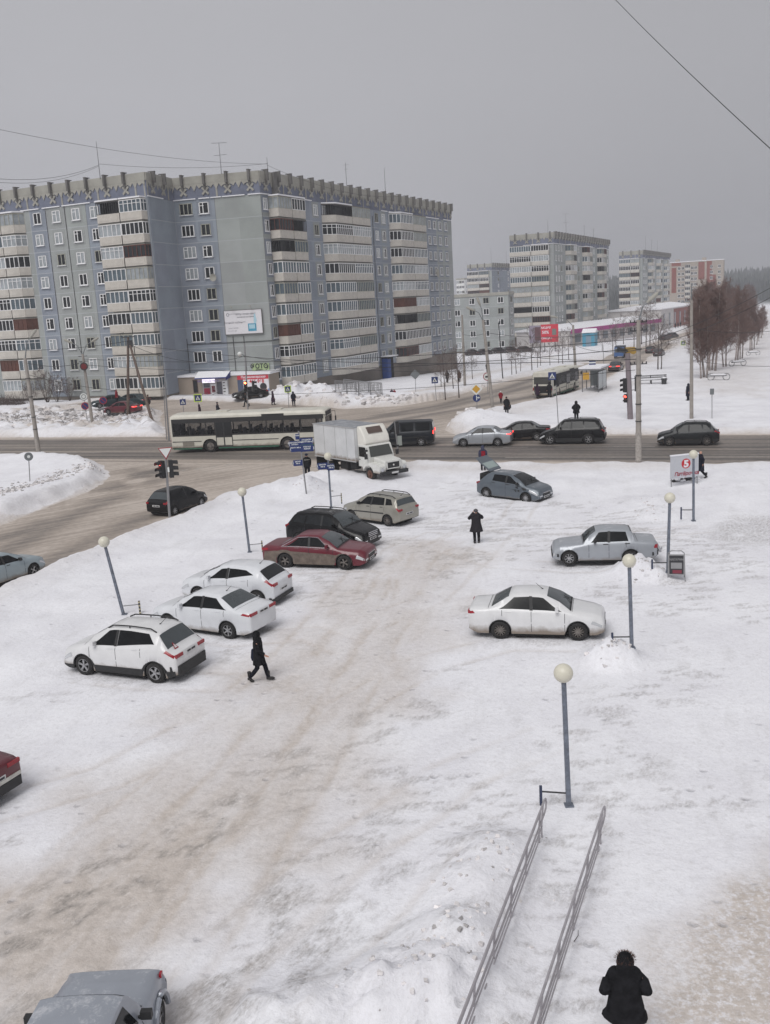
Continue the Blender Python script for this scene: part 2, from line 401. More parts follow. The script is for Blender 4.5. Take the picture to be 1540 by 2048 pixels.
# dark icy scuffs where the top snow is worn through
tr = sdist(W([(560, 2100), (520, 1960), (640, 1850), (740, 1780), (800, 1740), (760, 1830), (690, 1900), (620, 2060)]), X, Y)
tr2 = sdist(W([(330, 2100), (330, 1960), (450, 1850), (560, 1760), (620, 1780), (560, 1900), (520, 2100)]), X, Y)
ice = .8 * S((-np.minimum(tr, tr2) + .5) / 1) * S((n2 - .38) / .2)
seam = sdist(W([(60, 1800), (180, 1735), (300, 1690), (380, 1650), (470, 1590), (500, 1610), (400, 1720), (300, 1745), (330, 1780), (230, 1820), (0, 1960), (-60, 1930)]), X, Y)
ice = np.maximum(ice, .9 * S((-seam + .7) / 1.0) * S((fbm(X * 3.0 + Y * 1.2, Y * 3 - X * 1.2, 4) - .5) / .12))
thr = sline(W([(760, 1062), (900, 1055), (1100, 1062), (1330, 1062)]), X, Y)
ice = np.maximum(ice, .7 * np.exp(-(thr / 1.5) ** 2) * S((fbm(X * .9, Y * 4, 4) - .45) / .15))
rr = sdist(W([(1400, 1085), (1440, 1035), (1600, 1040), (1600, 1100)]), X, Y)
ice = np.maximum(ice, .6 * S((-rr + 1) / 2) * S((n1 - .35) / .2))
ice = np.maximum(ice, .55 * lotm * S((fbm(X * .35 + 40, Y * .35, 3) - .48) / .16) * S((fbm(X * 1.6, Y * 4.0, 4) - .52) / .10))
for wl in [((172, 1352), (318, 1370)), ((330, 1290), (467, 1281)), ((572, 1140), (690, 1143)), ((1000, 1281), (1157, 1285)), ((1135, 1138), (1268, 1134)), ((700, 1090), (760, 1080))]:
 ice = np.maximum(ice, .45 * np.exp(-(sline(W(list(wl)), X, Y) / .9) ** 2) * S((n2 - .3) / .3))  # darkens the ground along the wheel lines of parked cars
def grid_mesh(name, X, Y, Z, mask=None, attrs=None, uv=None):
 ny, nx = X.shape; idx = np.arange(nx * ny).reshape(ny, nx)
 q = np.stack([idx[:-1, :-1], idx[:-1, 1:], idx[1:, 1:], idx[1:, :-1]], -1).reshape(-1, 4)
 if mask is not None:
  mq = (mask[:-1, :-1] | mask[:-1, 1:] | mask[1:, 1:] | mask[1:, :-1]).reshape(-1); q = q[mq]
 used, inv = np.unique(q, return_inverse=True); q = inv.reshape(-1, 4)
 co = np.stack([X.ravel()[used], Y.ravel()[used], Z.ravel()[used]], -1)
 me = bpy.data.meshes.new(name)
 me.vertices.add(len(co)); me.vertices.foreach_set('co', co.astype(np.float32).ravel())
 me.loops.add(q.size); me.loops.foreach_set('vertex_index', q.ravel().astype(np.int32))
 me.polygons.add(len(q)); me.polygons.foreach_set('loop_start', np.arange(0, q.size, 4, dtype=np.int32)); me.polygons.foreach_set('loop_total', np.full(len(q), 4, np.int32))
 me.polygons.foreach_set('use_smooth', np.ones(len(q), bool))
 me.update(calc_edges=True)
 for k, a in (attrs or {}).items():
  at = me.attributes.new(k, 'FLOAT', 'POINT'); at.data.foreach_set('value', a.ravel()[used].astype(np.float32))
 return me
def ground_mat():
 mt = bpy.data.materials.new('snow_ground'); mt.use_nodes = True; nt = mt.node_tree; b = nt.nodes['Principled BSDF']; L = nt.links.new
 def N(t, **k):
  n = nt.nodes.new(t)
  for q, v in k.items(): n.inputs[q].default_value = v
  return n
 g = N('ShaderNodeNewGeometry'); P = g.outputs['Position']
 def noise(s, d=5, st=None, r=.6):
  n = N('ShaderNodeTexNoise', Scale=s, Detail=d, Roughness=r)
  if st:
   mp = N('ShaderNodeMapping'); mp.vector_type = 'TEXTURE'; mp.inputs['Scale'].default_value = st[0]; mp.inputs['Rotation'].default_value = (0, 0, st[1]); L(P, mp.inputs[0]); L(mp.outputs[0], n.inputs['Vector'])
  else: L(P, n.inputs['Vector'])
  return n.outputs[0]
 def mr(v, a, b_, c, d):
  n = N('ShaderNodeMapRange'); L(v, n.inputs[0])
  for i, q in enumerate((a, b_, c, d)): n.inputs[i + 1].default_value = q
  return n.outputs[0]
 def ma(op, a, c):
  n = N('ShaderNodeMath'); n.operation = op
  for i, q in ((0, a), (1, c)):
   if isinstance(q, (int, float)): n.inputs[i].default_value = q
   else: L(q, n.inputs[i])
  n.use_clamp = False; return n.outputs[0]
 def mix(f, a, c):
  n = N('ShaderNodeMix'); n.data_type = 'RGBA'
  L(f, n.inputs[0]) if not isinstance(f, float) else None
  for i, q in ((6, a), (7, c)):
   if isinstance(q, tuple): n.inputs[i].default_value = q
   else: L(q, n.inputs[i])
  return n.outputs[2]
 ad = N('ShaderNodeAttribute'); ad.attribute_name = 'dirt'; ai = N('ShaderNodeAttribute'); ai.attribute_name = 'ice'
 big = noise(.35, 4); fine = noise(5.0, 6); strk = noise(1.0, 6, ((2.6, .75, 1), R(76)), .65); fine2 = noise(16, 5)
 base = mix(mr(big, .35, .65, 0, 1), (.86, .86, .895, 1), (.775, .77, .81, 1))
 base = mix(mr(strk, .54, .72, 0, .35), base, (.60, .59, .60, 1))
 base = mix(mr(fine, .58, .74, 0, .35), base, (.55, .53, .53, 1))
 # dirty slush: beige, broken up by noise
 am_ = N('ShaderNodeAttribute'); am_.attribute_name = 'mott'; leaf = noise(9, 4, None, .75); lf = mr(ma('ADD', leaf, ma('MULTIPLY', am_.outputs['Fac'], .13)), .46, .66, .1, 1)
 dn = ma('MULTIPLY', ad.outputs['Fac'], mr(strk, .30, .62, .72, 1.12)); mm = N('ShaderNodeMix'); L(am_.outputs['Fac'], mm.inputs[0]); mm.inputs[2].default_value = 1; L(lf, mm.inputs[3]); dn = ma('MULTIPLY', dn, mm.outputs[0])
 dcol = mix(mr(fine, .35, .65, 0, 1), (.60, .54, .495, 1), (.49, .435, .39, 1))
 base = mix(mr(dn, .03, .85, 0, .95), base, dcol)
 g3 = noise(9, 8, ((1.6, .8, 1), R(60)), .75); base = mix(mr(g3, .50, .72, 0, .30), base, (.50, .475, .46, 1)); base = mix(mr(g3, .28, .45, .30, 0), base, (.93, .93, .94, 1))
 dk = ma('MULTIPLY', ai.outputs['Fac'], mr(g3, .36, .62, .15, 1.0))
 base = mix(mr(dk, .05, .9, 0, .85), base, mix(mr(fine, .4, .6, 0, 1), (.20, .185, .17, 1), (.33, .30, .28, 1)))
 hl = N('ShaderNodeAttribute'); hl.attribute_name = 'hill'; base = mix(hl.outputs['Fac'], base, (.03, .036, .036, 1))
 # scattered dark specks of grit
 vo = N('ShaderNodeTexNoise', Scale=2.6, Detail=7, Roughness=.75); L(P, vo.inputs['Vector'])
 sp = mr(vo.outputs[0], .69, .74, 0, .55)
 base = mix(sp, base, (.25, .23, .21, 1))
 L(base, b.inputs['Base Color']); b.inputs['Roughness'].default_value = .8; b.inputs['Specular IOR Level'].default_value = .25
 vn = N('ShaderNodeTexVoronoi', Scale=1.5); L(P, vn.inputs['Vector']); pk = mr(vn.outputs['Distance'], .05, .17, 1, 0); pm = ma('MULTIPLY', pk, mr(big, .48, .56, 0, 1))
 base = mix(ma('MULTIPLY', pm, .35), base, (.52, .51, .53, 1)); L(base, b.inputs['Base Color'])  # shade of the footprint dents mixed into the colour
 b0 = N('ShaderNodeBump', Strength=.8, Distance=.05); b0.invert = True; L(pm, b0.inputs['Height'])
 b1 = N('ShaderNodeBump', Strength=.8, Distance=.05); L(b0.outputs[0], b1.inputs['Normal']); L(fine, b1.inputs['Height'])
 b2 = N('ShaderNodeBump', Strength=.5, Distance=.02); L(fine2, b2.inputs['Height']); L(b1.outputs[0], b2.inputs['Normal'])
 b3 = N('ShaderNodeBump', Strength=.28, Distance=.08); L(strk, b3.inputs['Height']); L(b2.outputs[0], b3.inputs['Normal'])
 L(b3.outputs[0], b.inputs['Normal'])
 return mt
def road_mat():
 mt = bpy.data.materials.new('slushy_road'); mt.use_nodes = True; nt = mt.node_tree; b = nt.nodes['Principled BSDF']; L = nt.links.new
 def N(t): return nt.nodes.new(t)
 g = N('ShaderNodeNewGeometry'); P = g.outputs['Position']
 def noise(s, d=5, st=None):
  n = N('ShaderNodeTexNoise'); n.inputs['Scale'].default_value = s; n.inputs['Detail'].default_value = d
  if st:
   mp = N('ShaderNodeMapping'); mp.vector_type = 'TEXTURE'; mp.inputs['Scale'].default_value = st[0]; mp.inputs['Rotation'].default_value = (0, 0, st[1]); L(P, mp.inputs[0]); L(mp.outputs[0], n.inputs['Vector'])
  else: L(P, n.inputs['Vector'])
  return n.outputs[0]
 def mr(v, a, b_, c, d):
  n = N('ShaderNodeMapRange'); L(v, n.inputs[0])
  for i, q in enumerate((a, b_, c, d)): n.inputs[i + 1].default_value = q
  return n.outputs[0]
 def mix(f, a, c):
  n = N('ShaderNodeMix'); n.data_type = 'RGBA'; L(f, n.inputs[0])
  for i, q in ((6, a), (7, c)):
   if isinstance(q, tuple): n.inputs[i].default_value = q
   else: L(q, n.inputs[i])
  return n.outputs[2]
 def ma(op, a, c):
  n = N('ShaderNodeMath'); n.operation = op
  for i, q in ((0, a), (1, c)):
   if isinstance(q, (int, float)): n.inputs[i].default_value = q
   else: L(q, n.inputs[i])
  return n.outputs[0]
 am = N('ShaderNodeAttribute'); am.attribute_name = 'wear'
 sdv = N('ShaderNodeAttribute'); sdv.attribute_name = 'mainness'
 trk = noise(1.0, 4, ((30, .8, 1), RD_A)); trk2 = noise(1.0, 5, ((9, .5, 1), R(38))); fine = noise(3, 6); big = noise(.12, 3)
 t = mix(sdv.outputs['Fac'], trk2, trk)
 tw_ = mr(t, .35, .65, -.28, .28); tm = ma('MULTIPLY', tw_, mr(sdv.outputs['Fac'], 0, 1, .45, 1)); dark = ma('ADD', am.outputs['Fac'], tm)
 dark = ma('ADD', dark, mr(fine, .3, .7, -.10, .10)); dark = ma('ADD', dark, mr(big, .3, .7, -.12, .12))
 ramp = N('ShaderNodeValToRGB'); e = ramp.color_ramp.elements; L(dark, ramp.inputs[0])
 e[0].position = 0; e[0].color = (.52, .455, .40, 1); e[1].position = 1; e[1].color = (.095, .085, .078, 1)
 q = e.new(.25); q.color = (.36, .305, .26, 1); q = e.new(.6); q.color = (.205, .178, .157, 1)
 L(ramp.outputs[0], b.inputs['Base Color']); b.inputs['Roughness'].default_value = .6
 bp = N('ShaderNodeBump'); bp.inputs['Strength'].default_value = .4; bp.inputs['Distance'].default_value = .03; L(fine, bp.inputs['Height']); L(bp.outputs[0], b.inputs['Normal'])
 return mt
GM = ground_mat(); RM = road_mat()
me = grid_mesh('ground', X, Y, ZT, attrs={'mott': mott, 'hill': S((Y - 560) / 120) * S((X - 60) / 60), 'dirt': dirt, 'ice': np.clip(ice, 0, 1)}); me.materials.append(GM)
tag(obj('ground', me), kind='structure')
# road sheets: finer, regular grids draped on the land
def road(name, poly, lift, step, x0, x1, y0, y1, mainness):
 a = np.arange(x0, x1, step); b_ = np.arange(y0, y1, step); xx, yy = np.meshgrid(a, b_)
 sd = sdist(poly, xx, yy)
 sm = sdist(MAIN, xx, yy); sn = sdist(NEAR, xx, yy); sf = sdist(FAR, xx, yy)
 # wheel-worn lanes
 ca, sa = math.cos(RD_A), math.sin(RD_A)
 v = -(xx - B0.x) * sa + (yy - B0.y) * ca
 u = (xx - B0.x) * ca + (yy - B0.y) * sa
 lanes = np.zeros_like(xx)
 for c in (1.9, 3.6, 5.6, 7.3, 9.2, 10.9): lanes += np.exp(-((v - c - .25 * (fbm(u * .05, v * 0 + c, 2) - .5)) / .5) ** 2)
 wear_main = .50 + .30 * np.clip(lanes, 0, 1) + .12 * S((xx + 5) / 20)
 jn = S((xx + 32) / 10) * S((8 - xx) / 14)
 wear_main -= .18 * jn * S((v - 8) / 5)
 ed = S(-sd / 1.4)
 if mainness:
  wear = wear_main * ed + .05 * (1 - ed); mn = np.ones_like(xx)
  q = S((-np.minimum(sn, sf) - 0) / 5) * .0
  wear = wear - q
 elif poly is NEAR:
  dkp = sline(W([(200, 1000), (330, 935), (420, 915), (520, 905)]), xx, yy)
  wear = .10 + .50 * np.exp(-(dkp / 2.6) ** 2) * S((fbm(xx * .5, yy * .5, 3) - .3) / .3)
  for ln in (W([(0, 1110), (110, 1050), (240, 990)]), W([(20, 1165), (200, 1075), (330, 1020)]), W([(0, 1080), (60, 1060), (90, 1046)])):
   wear = np.maximum(wear, .10 + .38 * np.exp(-(sline(ln, xx, yy) / 1.0) ** 2))
  mt_ = S(-sm / 3.0); wear = wear * (1 - mt_) + wear_main * mt_; mn = mt_
 else:
  wear = .13 + .10 * fbm(xx * .2, yy * .2, 3)
  for ln in (W([(640, 850), (860, 822), (1000, 790), (1150, 750), (1260, 715), (1340, 685)]), W([(740, 850), (930, 818), (1060, 795), (1190, 758), (1280, 720)]), W([(760, 832), (880, 812), (1010, 778), (1140, 742)])):
   wear = np.maximum(wear, .13 + .52 * np.exp(-(sline(ln, xx, yy) / 1.0) ** 2))
  mt_ = S(-sm / 3.0); wear = wear * (1 - mt_) + wear_main * mt_; mn = mt_
  wear = wear * S(-sd / 1.0 + .4)
 me = grid_mesh(name, xx, yy, zbase(xx, yy) + lift, mask=sd < .9, attrs={'wear': wear, 'mainness': mn}); me.materials.append(RM)
 return tag(obj(name, me), kind='structure')
road('main_road', MAIN, .028, .5, -140, 130, 20, 145, True)
road('side_street', NEAR, .020, .4, -75, 12, 28, 104, False)
road('far_street', FAR, .024, .8, -75, 130, 60, 400, False)
# worn lane line on the near side of the main road
def strip(mb, p0, p1, wd, z, mi=0, n=12, gaps=0.0):
 d = Vector((p1[0] - p0[0], p1[1] - p0[1])); l = d.length; d.normalize(); nrm = Vector((-d.y, d.x)) * wd / 2
 k = 0; t = 0
 while t < l:
  t2 = min(t + random.uniform(.8, 3.5), l)
  if random.random() > gaps:
   w_ = random.uniform(.55, 1)
   a = Vector(p0[:2]) + d * t; b = Vector(p0[:2]) + d * t2
   vs = []
   for q, s_ in ((a, -1), (b, -1), (b, 1), (a, 1)):
    c = q + nrm * s_ * w_; vs.append((c.x, c.y, float(zbase(c.x, c.y)) + z))
   mb.add(vs, [(0, 1, 2, 3)], mi)
  t = t2
M_LINE = mat('worn_road_paint', (.46, .42, .38, 1), .8, var=.25, vscale=2, coord='Object')
mb = MB()
a, b = G(1010, 916), G(1900, 913); strip(mb, a, b, .16, .033, gaps=.06)
a, b = G(920, 896), G(1310, 894); strip(mb, a, b, .14, .033, gaps=.25)
a, b = G(0, 905), G(230, 906); strip(mb, a, b, .14, .033, gaps=.1)
for k in range(7):
 a = G(330 + k * 30, 948 - k * 4); b = G(345 + k * 30, 944 - k * 4); strip(mb, a, b, .3, .033, gaps=0)
tag(mb.build('lane_markings', M_LINE), kind='structure')
def gz(x, y):
 """height of the snow surface at a point"""
 i = np.searchsorted(gy, y) - 1; j = np.searchsorted(gx, x) - 1
 i = int(np.clip(i, 0, len(gy) - 2)); j = int(np.clip(j, 0, len(gx) - 2))
 fy = (y - gy[i]) / (gy[i + 1] - gy[i]); fx = (x - gx[j]) / (gx[j + 1] - gx[j])
 z = (ZT[i, j] * (1 - fx) + ZT[i, j + 1] * fx) * (1 - fy) + (ZT[i + 1, j] * (1 - fx) + ZT[i + 1, j + 1] * fx) * fy
 z = float(z)
 if min(sdist(q, np.array([x]), np.array([y]))[0] for q in (MAIN, NEAR, FAR)) < .3: z = max(z, float(zbase(x, y)) + .026)
 return z
def on(px, py):
 """ground point seen at a photo pixel, on the snow surface"""
 p = G(px, py); return Vector((p.x, p.y, gz(p.x, p.y)))
# loose chunks of ploughed snow and ice
def chunks(lines, n, s0, s1, name, seed, dirty=.0):
 rnd = random.Random(seed); mb = MB()
 for _ in range(n):
  (a, b, sp) = rnd.choice(lines); p, q = G(*a), G(*b); t = rnd.random()
  x = p.x + (q.x - p.x) * t + rnd.gauss(0, sp); y = p.y + (q.y - p.y) * t + rnd.gauss(0, sp)
  if min(sdist(k, np.array([x]), np.array([y]))[0] for k in (MAIN, NEAR, FAR)) < .35: continue
  s_ = rnd.uniform(s0, s1) ** 1; z = gz(x, y)
  vs = []; rot = Matrix.Rotation(rnd.uniform(0, 6), 3, 'Z') @ Matrix.Rotation(rnd.uniform(-.6, .6), 3, 'X')
  for X_ in (-1, 1):
   for Y_ in (-1, 1):
    for Z_ in (-1, 1):
     v = Vector((X_ * rnd.uniform(.5, 1), Y_ * rnd.uniform(.4, .9), Z_ * rnd.uniform(.3, .7))) * s_
     vs.append(rot @ v + Vector((x, y, z + s_ * .15)))
  g_ = rnd.uniform(.75, 1) if rnd.random() > dirty else rnd.uniform(.42, .7)
  mb.add(vs, [(0, 1, 3, 2), (4, 6, 7, 5), (0, 4, 5, 1), (2, 3, 7, 6), (0, 2, 6, 4), (1, 5, 7, 3)], 0, (g_, g_ * .96, g_ * .92))
 return mb.build(name, M_CHUNK, smooth=True, angle=60)
M_CHUNK = mat('snow_chunks', (.80, .80, .83, 1), .85, var=.15, vscale=3, tint=True, bump=.6, bscale=8)
o = chunks([((0, 1000), (190, 945), .9), ((0, 1005), (190, 950), .5), ((-60, 1020), (60, 985), .8)], 420, .04, .13, 'snow_chunks', 3, .45)
tag(o, 'ploughed lumps of snow and ice along the left roadside island', 'snow', kind='stuff')
o = chunks([((-60, 850), (320, 845), 3), ((0, 835), (300, 835), 2)], 520, .08, .30, 'snow_chunks', 4, .6)
tag(o, 'dirty rubble of snow on the far left verge below the blue building', 'snow', kind='stuff')
o = chunks([((550, 795), (740, 812), 2.2), ((560, 785), (650, 785), 2.5), ((740, 812), (860, 806), 1)], 330, .10, .36, 'snow_chunks', 5, .25)
tag(o, 'big white snow blocks heaped beside the corner shop', 'snow', kind='stuff')
o = chunks([((900, 812), (1230, 715), 1.2), ((910, 800), (1100, 750), 1.5), ((930, 845), (960, 838), 1)], 200, .1, .35, 'snow_chunks', 6, .2)
tag(o, 'lumpy snow ridge along the street with the bus stop', 'snow', kind='stuff')
o = chunks([((1205, 1328), (1235, 1322), .4), ((1260, 1160), (1300, 1160), .45), ((1270, 1000), (1320, 1040), .8), ((600, 985), (640, 990), .5)], 110, .02, .08, 'snow_chunks', 7, .15)
tag(o, 'small snow lumps on the heaps around the parking lot lamps', 'snow', kind='stuff')
o = chunks([((700, 2030), (900, 2000), .6), ((850, 1990), (960, 1830), .5), ((940, 1840), (1000, 1720), .5)], 110, .015, .06, 'snow_chunks', 8, .2)
tag(o, 'snow lumps piled beside the left ramp railing', 'snow', kind='stuff')
# ================================================================== VEHICLES
M_GLASS = mat('car_glass', (.006, .007, .008, 1), .10, spec=.25, snow=0)
M_WSG = mat('windscreen_glass', (.04, .05, .055, 1), .14, spec=1.0, var=.15, vscale=2)  # base greyed so the panes look as if reflecting the sky
M_GLASS_FROST = mat('frosted_car_glass', (.014, .016, .018, 1), .25, spec=.3, var=.4, vscale=6, snow=.12)
M_TYRE = mat('tyre_rubber', (.018, .017, .017, 1), .85, bump=.3, bscale=40, var=.3)
M_RIM = mat('alloy_rim', (.42, .42, .43, 1), .35, metal=.6, var=.2)
M_RIMD = mat('dirty_rim', (.20, .18, .165, 1), .5, metal=.4, var=.3)
M_BLK = mat('black_trim', (.02, .02, .021, 1), .6)
M_TAIL = mat('tail_lamp', (.30, .012, .022, 1), .15)
M_TAILON = mat('lit_tail_lamp', (.5, .02, .02, 1), .2, emit=(1, .05, .04, 1), estr=3.0)
M_HEAD = mat('head_lamp', (.55, .56, .58, 1), .12, metal=.2, coat=.6)
M_PLATE = mat('number_plate', (.6, .6, .6, 1), .5)
M_DARKTXT = mat('dark_lettering', (.02, .02, .025, 1), .6)
M_UNDER = mat('underbody', (.012, .012, .012, 1), .9)
M_CHROME = mat('chrome', (.6, .6, .62, 1), .2, metal=.9)
M_MUD = mat('caked_mud', (.15, .12, .10, 1), .9, var=.3, bump=.3)
def paint(name, rgb, rough=.32, metal=.0, snow=0, mud=0.0, var=.05):
 return mat(name, C3(*rgb), rough, metal, var=var, vscale=2.5, snow=snow, mud=mud, coat=.35 if sum(rgb) > 120 else .0, spec=.5 if sum(rgb) > 120 else .35)
def interp(tab, s):
 for (a, va), (b, vb) in zip(tab[:-1], tab[1:]):
  if s <= b:
   if s <= a: return va
   return va + (vb - va) * (s - a) / (b - a)
 return tab[-1][1]
class Car:
 """s = distance back from the front bumper; the car faces +x, origin midway between the axles on the ground"""
 def __init__(c, L, Wd, top, belt, fo, wb, wr=.31, sill=.20, tumble=.40, nose=.86, tailw=.88, archr=None):
  c.L, c.w, c.top, c.belt, c.fo, c.wb, c.wr, c.sill, c.tumble = L, Wd / 2, top, belt, fo, wb, wr, sill, tumble
  c.x0 = fo + wb / 2; c.nose, c.tailw = nose, tailw; c.ar = archr or wr + .055
 def hw(c, s):
  t = [(0, c.nose - .05), (.015, c.nose), (.06, c.nose + .06), (.18, .94), (.45, .985), (.9, 1), (c.L - .9, 1), (c.L - .4, .98), (c.L - .15, .95), (c.L - .05, c.tailw + .04), (c.L - .012, c.tailw), (c.L, c.tailw - .04)]
  return c.w * interp(t, s)
 def sec(c, s):
  zt = interp(c.top, s); zb = min(interp(c.belt, s), zt - .045); w = c.hw(s)
  zl = c.sill + .10 * max(0, 1 - s / .25) + .12 * max(0, 1 - (c.L - s) / .3)
  arch = 0
  for a in (c.fo, c.fo + c.wb):
   d = abs(s - a)
   if d < c.ar: arch = max(arch, c.wr + math.sqrt(max(c.ar ** 2 - d * d, 0)) - .01)
  zs = max(zl, arch)
  gh = max(zt - zb - .045, 0)
  yr = w * (.90 - .0) - c.tumble * gh if gh > .02 else w * .90
  yr = max(yr, w * .55)
  cr = .028 + .05 * min(gh, .6)
  zm = max((c.sill + zb) / 2 + .02, zs + .02)
  z4 = max(zb - .07, zm + .01)
  z5 = max(zb, z4 + .012)
  return [(0, zs), (w * .86, zs), (w * .975, zs + .004), (w * 1.0, zm), (w * .985, z4), (w * .94, z5), (yr, max(zt - cr, z5 + .008)), (yr * .72, max(zt - cr * .3, z5 + .012)), (0, max(zt, z5 + .016))]
 def pt(c, s, q, side, off=0.0):
  P = c.sec(s); q = max(0, min(q, 7.9999)); i = int(q); f = q - i
  a, b = P[i], P[i + 1]; y = a[0] + (b[0] - a[0]) * f; z = a[1] + (b[1] - a[1]) * f
  if off:
   dy, dz = b[0] - a[0], b[1] - a[1]; l = math.hypot(dy, dz) or 1
   ny, nz = dz / l, -dy / l
   s2 = min(s + .05, c.L); s1 = max(s - .05, 0); A, B = c.sec(s1), c.sec(s2)
   slz = ((B[i][1] + B[i + 1][1]) - (A[i][1] + A[i + 1][1])) / 2 / max(s2 - s1, .01)
   k = 1 / math.sqrt(1 + slz * slz) if q > 6 else 1
   y += ny * off * k; z += nz * off * k; s -= slz * off * k * (1 if q > 6 else 0)
  return Vector((c.x0 - s, side * y, z))
 def patch(c, mb, quad, side, off=.006, mi=0, ns=8, nq=4, thick=0):
  """quad: ((s,q) x4) bottom-rear, bottom-front, top-front, top-rear in (s,q) space"""
  a, b, d, e = quad; vs = []; fs = []
  for j in range(nq + 1):
   v = j / nq
   for i in range(ns + 1):
    u = i / ns
    s0 = a[0] * (1 - u) + b[0] * u; q0 = a[1] * (1 - u) + b[1] * u
    s1 = e[0] * (1 - u) + d[0] * u; q1 = e[1] * (1 - u) + d[1] * u
    vs.append(c.pt(s0 * (1 - v) + s1 * v, q0 * (1 - v) + q1 * v, side, off))
  for j in range(nq):
   for i in range(ns):
    k = j * (ns + 1) + i; fs.append((k, k + 1, k + ns + 2, k + ns + 1))
  mb.add(vs, fs, mi)
 def across(c, mb, s0, s1, qm0, qm1, off=.008, mi=0, ns=6, nq=6):
  """panel across the top surface, from q on one side over the crown to the other; widths qm0 at s0, qm1 at s1"""
  vs = []; fs = []
  for i in range(ns + 1):
   u = i / ns; s = s0 + (s1 - s0) * u; qm = qm0 + (qm1 - qm0) * u
   row = [c.pt(s, qm + (7.999 - qm) * k / nq, 1, off) for k in range(nq + 1)]
   row2 = [Vector((p.x, -p.y, p.z)) for p in row[:-1]][::-1]
   vs += row + row2
  n = 2 * nq + 1
  for i in range(ns):
   for k in range(n - 1): fs.append((i * n + k, i * n + k + 1, (i + 1) * n + k + 1, (i + 1) * n + k))
  mb.add(vs, fs, mi)
def make_car(name, label, cat, spec, M, group=None, opts=()):
 """spec: dict with geometry; M: paint material"""
 c = Car(**spec['shape']); root = thing(name, label, cat, group=group)
 # body
 st = set(np.arange(0, c.L + .001, .07)); st.add(c.L)
 for t in (c.top, c.belt): st |= {a for a, _ in t}
 for a in (c.fo, c.fo + c.wb): st |= set(a + c.ar * k for k in (-1.0, -.97, -.9, -.75, -.5, .5, .75, .9, .97, 1.0))
 st |= {.008, .015, .03, c.L - .008, c.L - .015, c.L - .035, .06, .12, c.L - .02, c.L - .06, c.L - .12}
 st = sorted(s for s in st if 0 <= s <= c.L); ss = [st[0]]
 for s in st[1:]:
  if s - ss[-1] > .005: ss.append(s)
 mb = MB(); vs = []; n = 17
 for s in ss:
  P = c.sec(s); x = c.x0 - s
  vs += [(x, y, z) for y, z in P] + [(x, -y, z) for y, z in P[1:-1]][::-1]
 n = 16
 for i in range(len(ss) - 1):
  for k in range(n):
   k2 = (k + 1) % n; mb_m = 1 if k in (0, 1, 14, 15) else 0
   mb.f.append([i * n + k, i * n + k2, (i + 1) * n + k2, (i + 1) * n + k]); mb.m.append(mb_m); mb.t.append(None)
 mb.f.append(list(range(n))); mb.m.append(0); mb.t.append(None)
 mb.f.append([(len(ss) - 1) * n + k for k in range(n)]); mb.m.append(0); mb.t.append(None)
 mb.v = [tuple(v) for v in vs]
 # seams between doors and panels
 for s_, q0, q1 in spec.get('seams', []):
  for sd in (-1, 1): c.patch(mb, ((s_ + .008, q0), (s_ - .008, q0), (s_ - .008, q1), (s_ + .008, q1)), sd, .002, 2, 1, 6)
 body = mb.build('body', [M, M_UNDER, M_DARKTXT], root, smooth=True, angle=58)
 ub = MB().bb((-c.wb / 2 - .45, -c.w * .66, c.sill - .08), (c.wb / 2 + .45, c.w * .66, c.sill + .25)).bb((-c.wb / 2 + .42, -c.w * .92, c.sill - .07), (c.wb / 2 - .42, c.w * .92, c.sill + .1)); ub.build('chassis', M_UNDER, root)  # chassis widened and lowered to deepen the shade under the car
 G_ = spec.get('glass', M_GLASS)
 # side windows
 for sd in (-1, 1):
  for wn in spec['windows']:
   mb = MB(); c.patch(mb, wn, sd, .005); mb.build('side_window', G_, root, smooth=True)
  if spec.get('pillar'):
   for s_ in spec['pillar']:
    mb = MB(); c.patch(mb, ((s_ + .05, 5.05), (s_ - .05, 5.05), (s_ - .03, 5.92), (s_ + .07, 5.92)), sd, .007, 0, 2, 4); mb.build('door_pillar', M_BLK, root)
 a, b_ = spec['ws']; mb = MB(); c.across(mb, b_, a, 6.35, 6.05, .006, ns=8); mb.build('windscreen', spec.get('wsglass', M_WSG), root, smooth=True)
 mb = MB(); c.across(mb, a - .02, a + .03, 6.0, 6.0, .012, ns=2)
 for y in (-.1, .42): mb.tube([c.pt(a, 7.9, 1, .03) + Vector((0, y, 0)), c.pt(a + .24, 7.9, 1, .03) + Vector((0, y + .4 if y < 0 else y - .4, 0))], .011, 4)
 mb.build('wiper', M_BLK, root)
 if spec.get('rw'):
  a, b_ = spec['rw']; mb = MB(); c.across(mb, a, b_, 6.15, spec.get('rwq', 6.2), .006, ns=8); mb.build('rear_window', spec.get('rwglass', M_WSG), root, smooth=True)
 for s_ in (spec['ws'][0] - .06,) + ((spec['rw'][0] + .10,) if spec.get('rw') and spec['rw'][0] < c.L - .35 else ()):
  mb = MB(); c.across(mb, s_, s_ + .014, 6.1, 6.1, .003, ns=1); mb.build('panel_gap', M_DARKTXT, root)
 for sd in (-1, 1):
  for ax_ in (c.fo, c.fo + c.wb):
   zc = c.wr - .01; pts = [Vector((c.x0 - ax_ + c.ar * .985 * math.cos(t), sd * (c.hw(ax_) * .985), zc + c.ar * .985 * math.sin(t))) for t in np.linspace(.12, math.pi - .12, 13)]; mb = MB(); mb.tube(pts, .016, 5); mb.build('arch_lip', M_BLK, root)
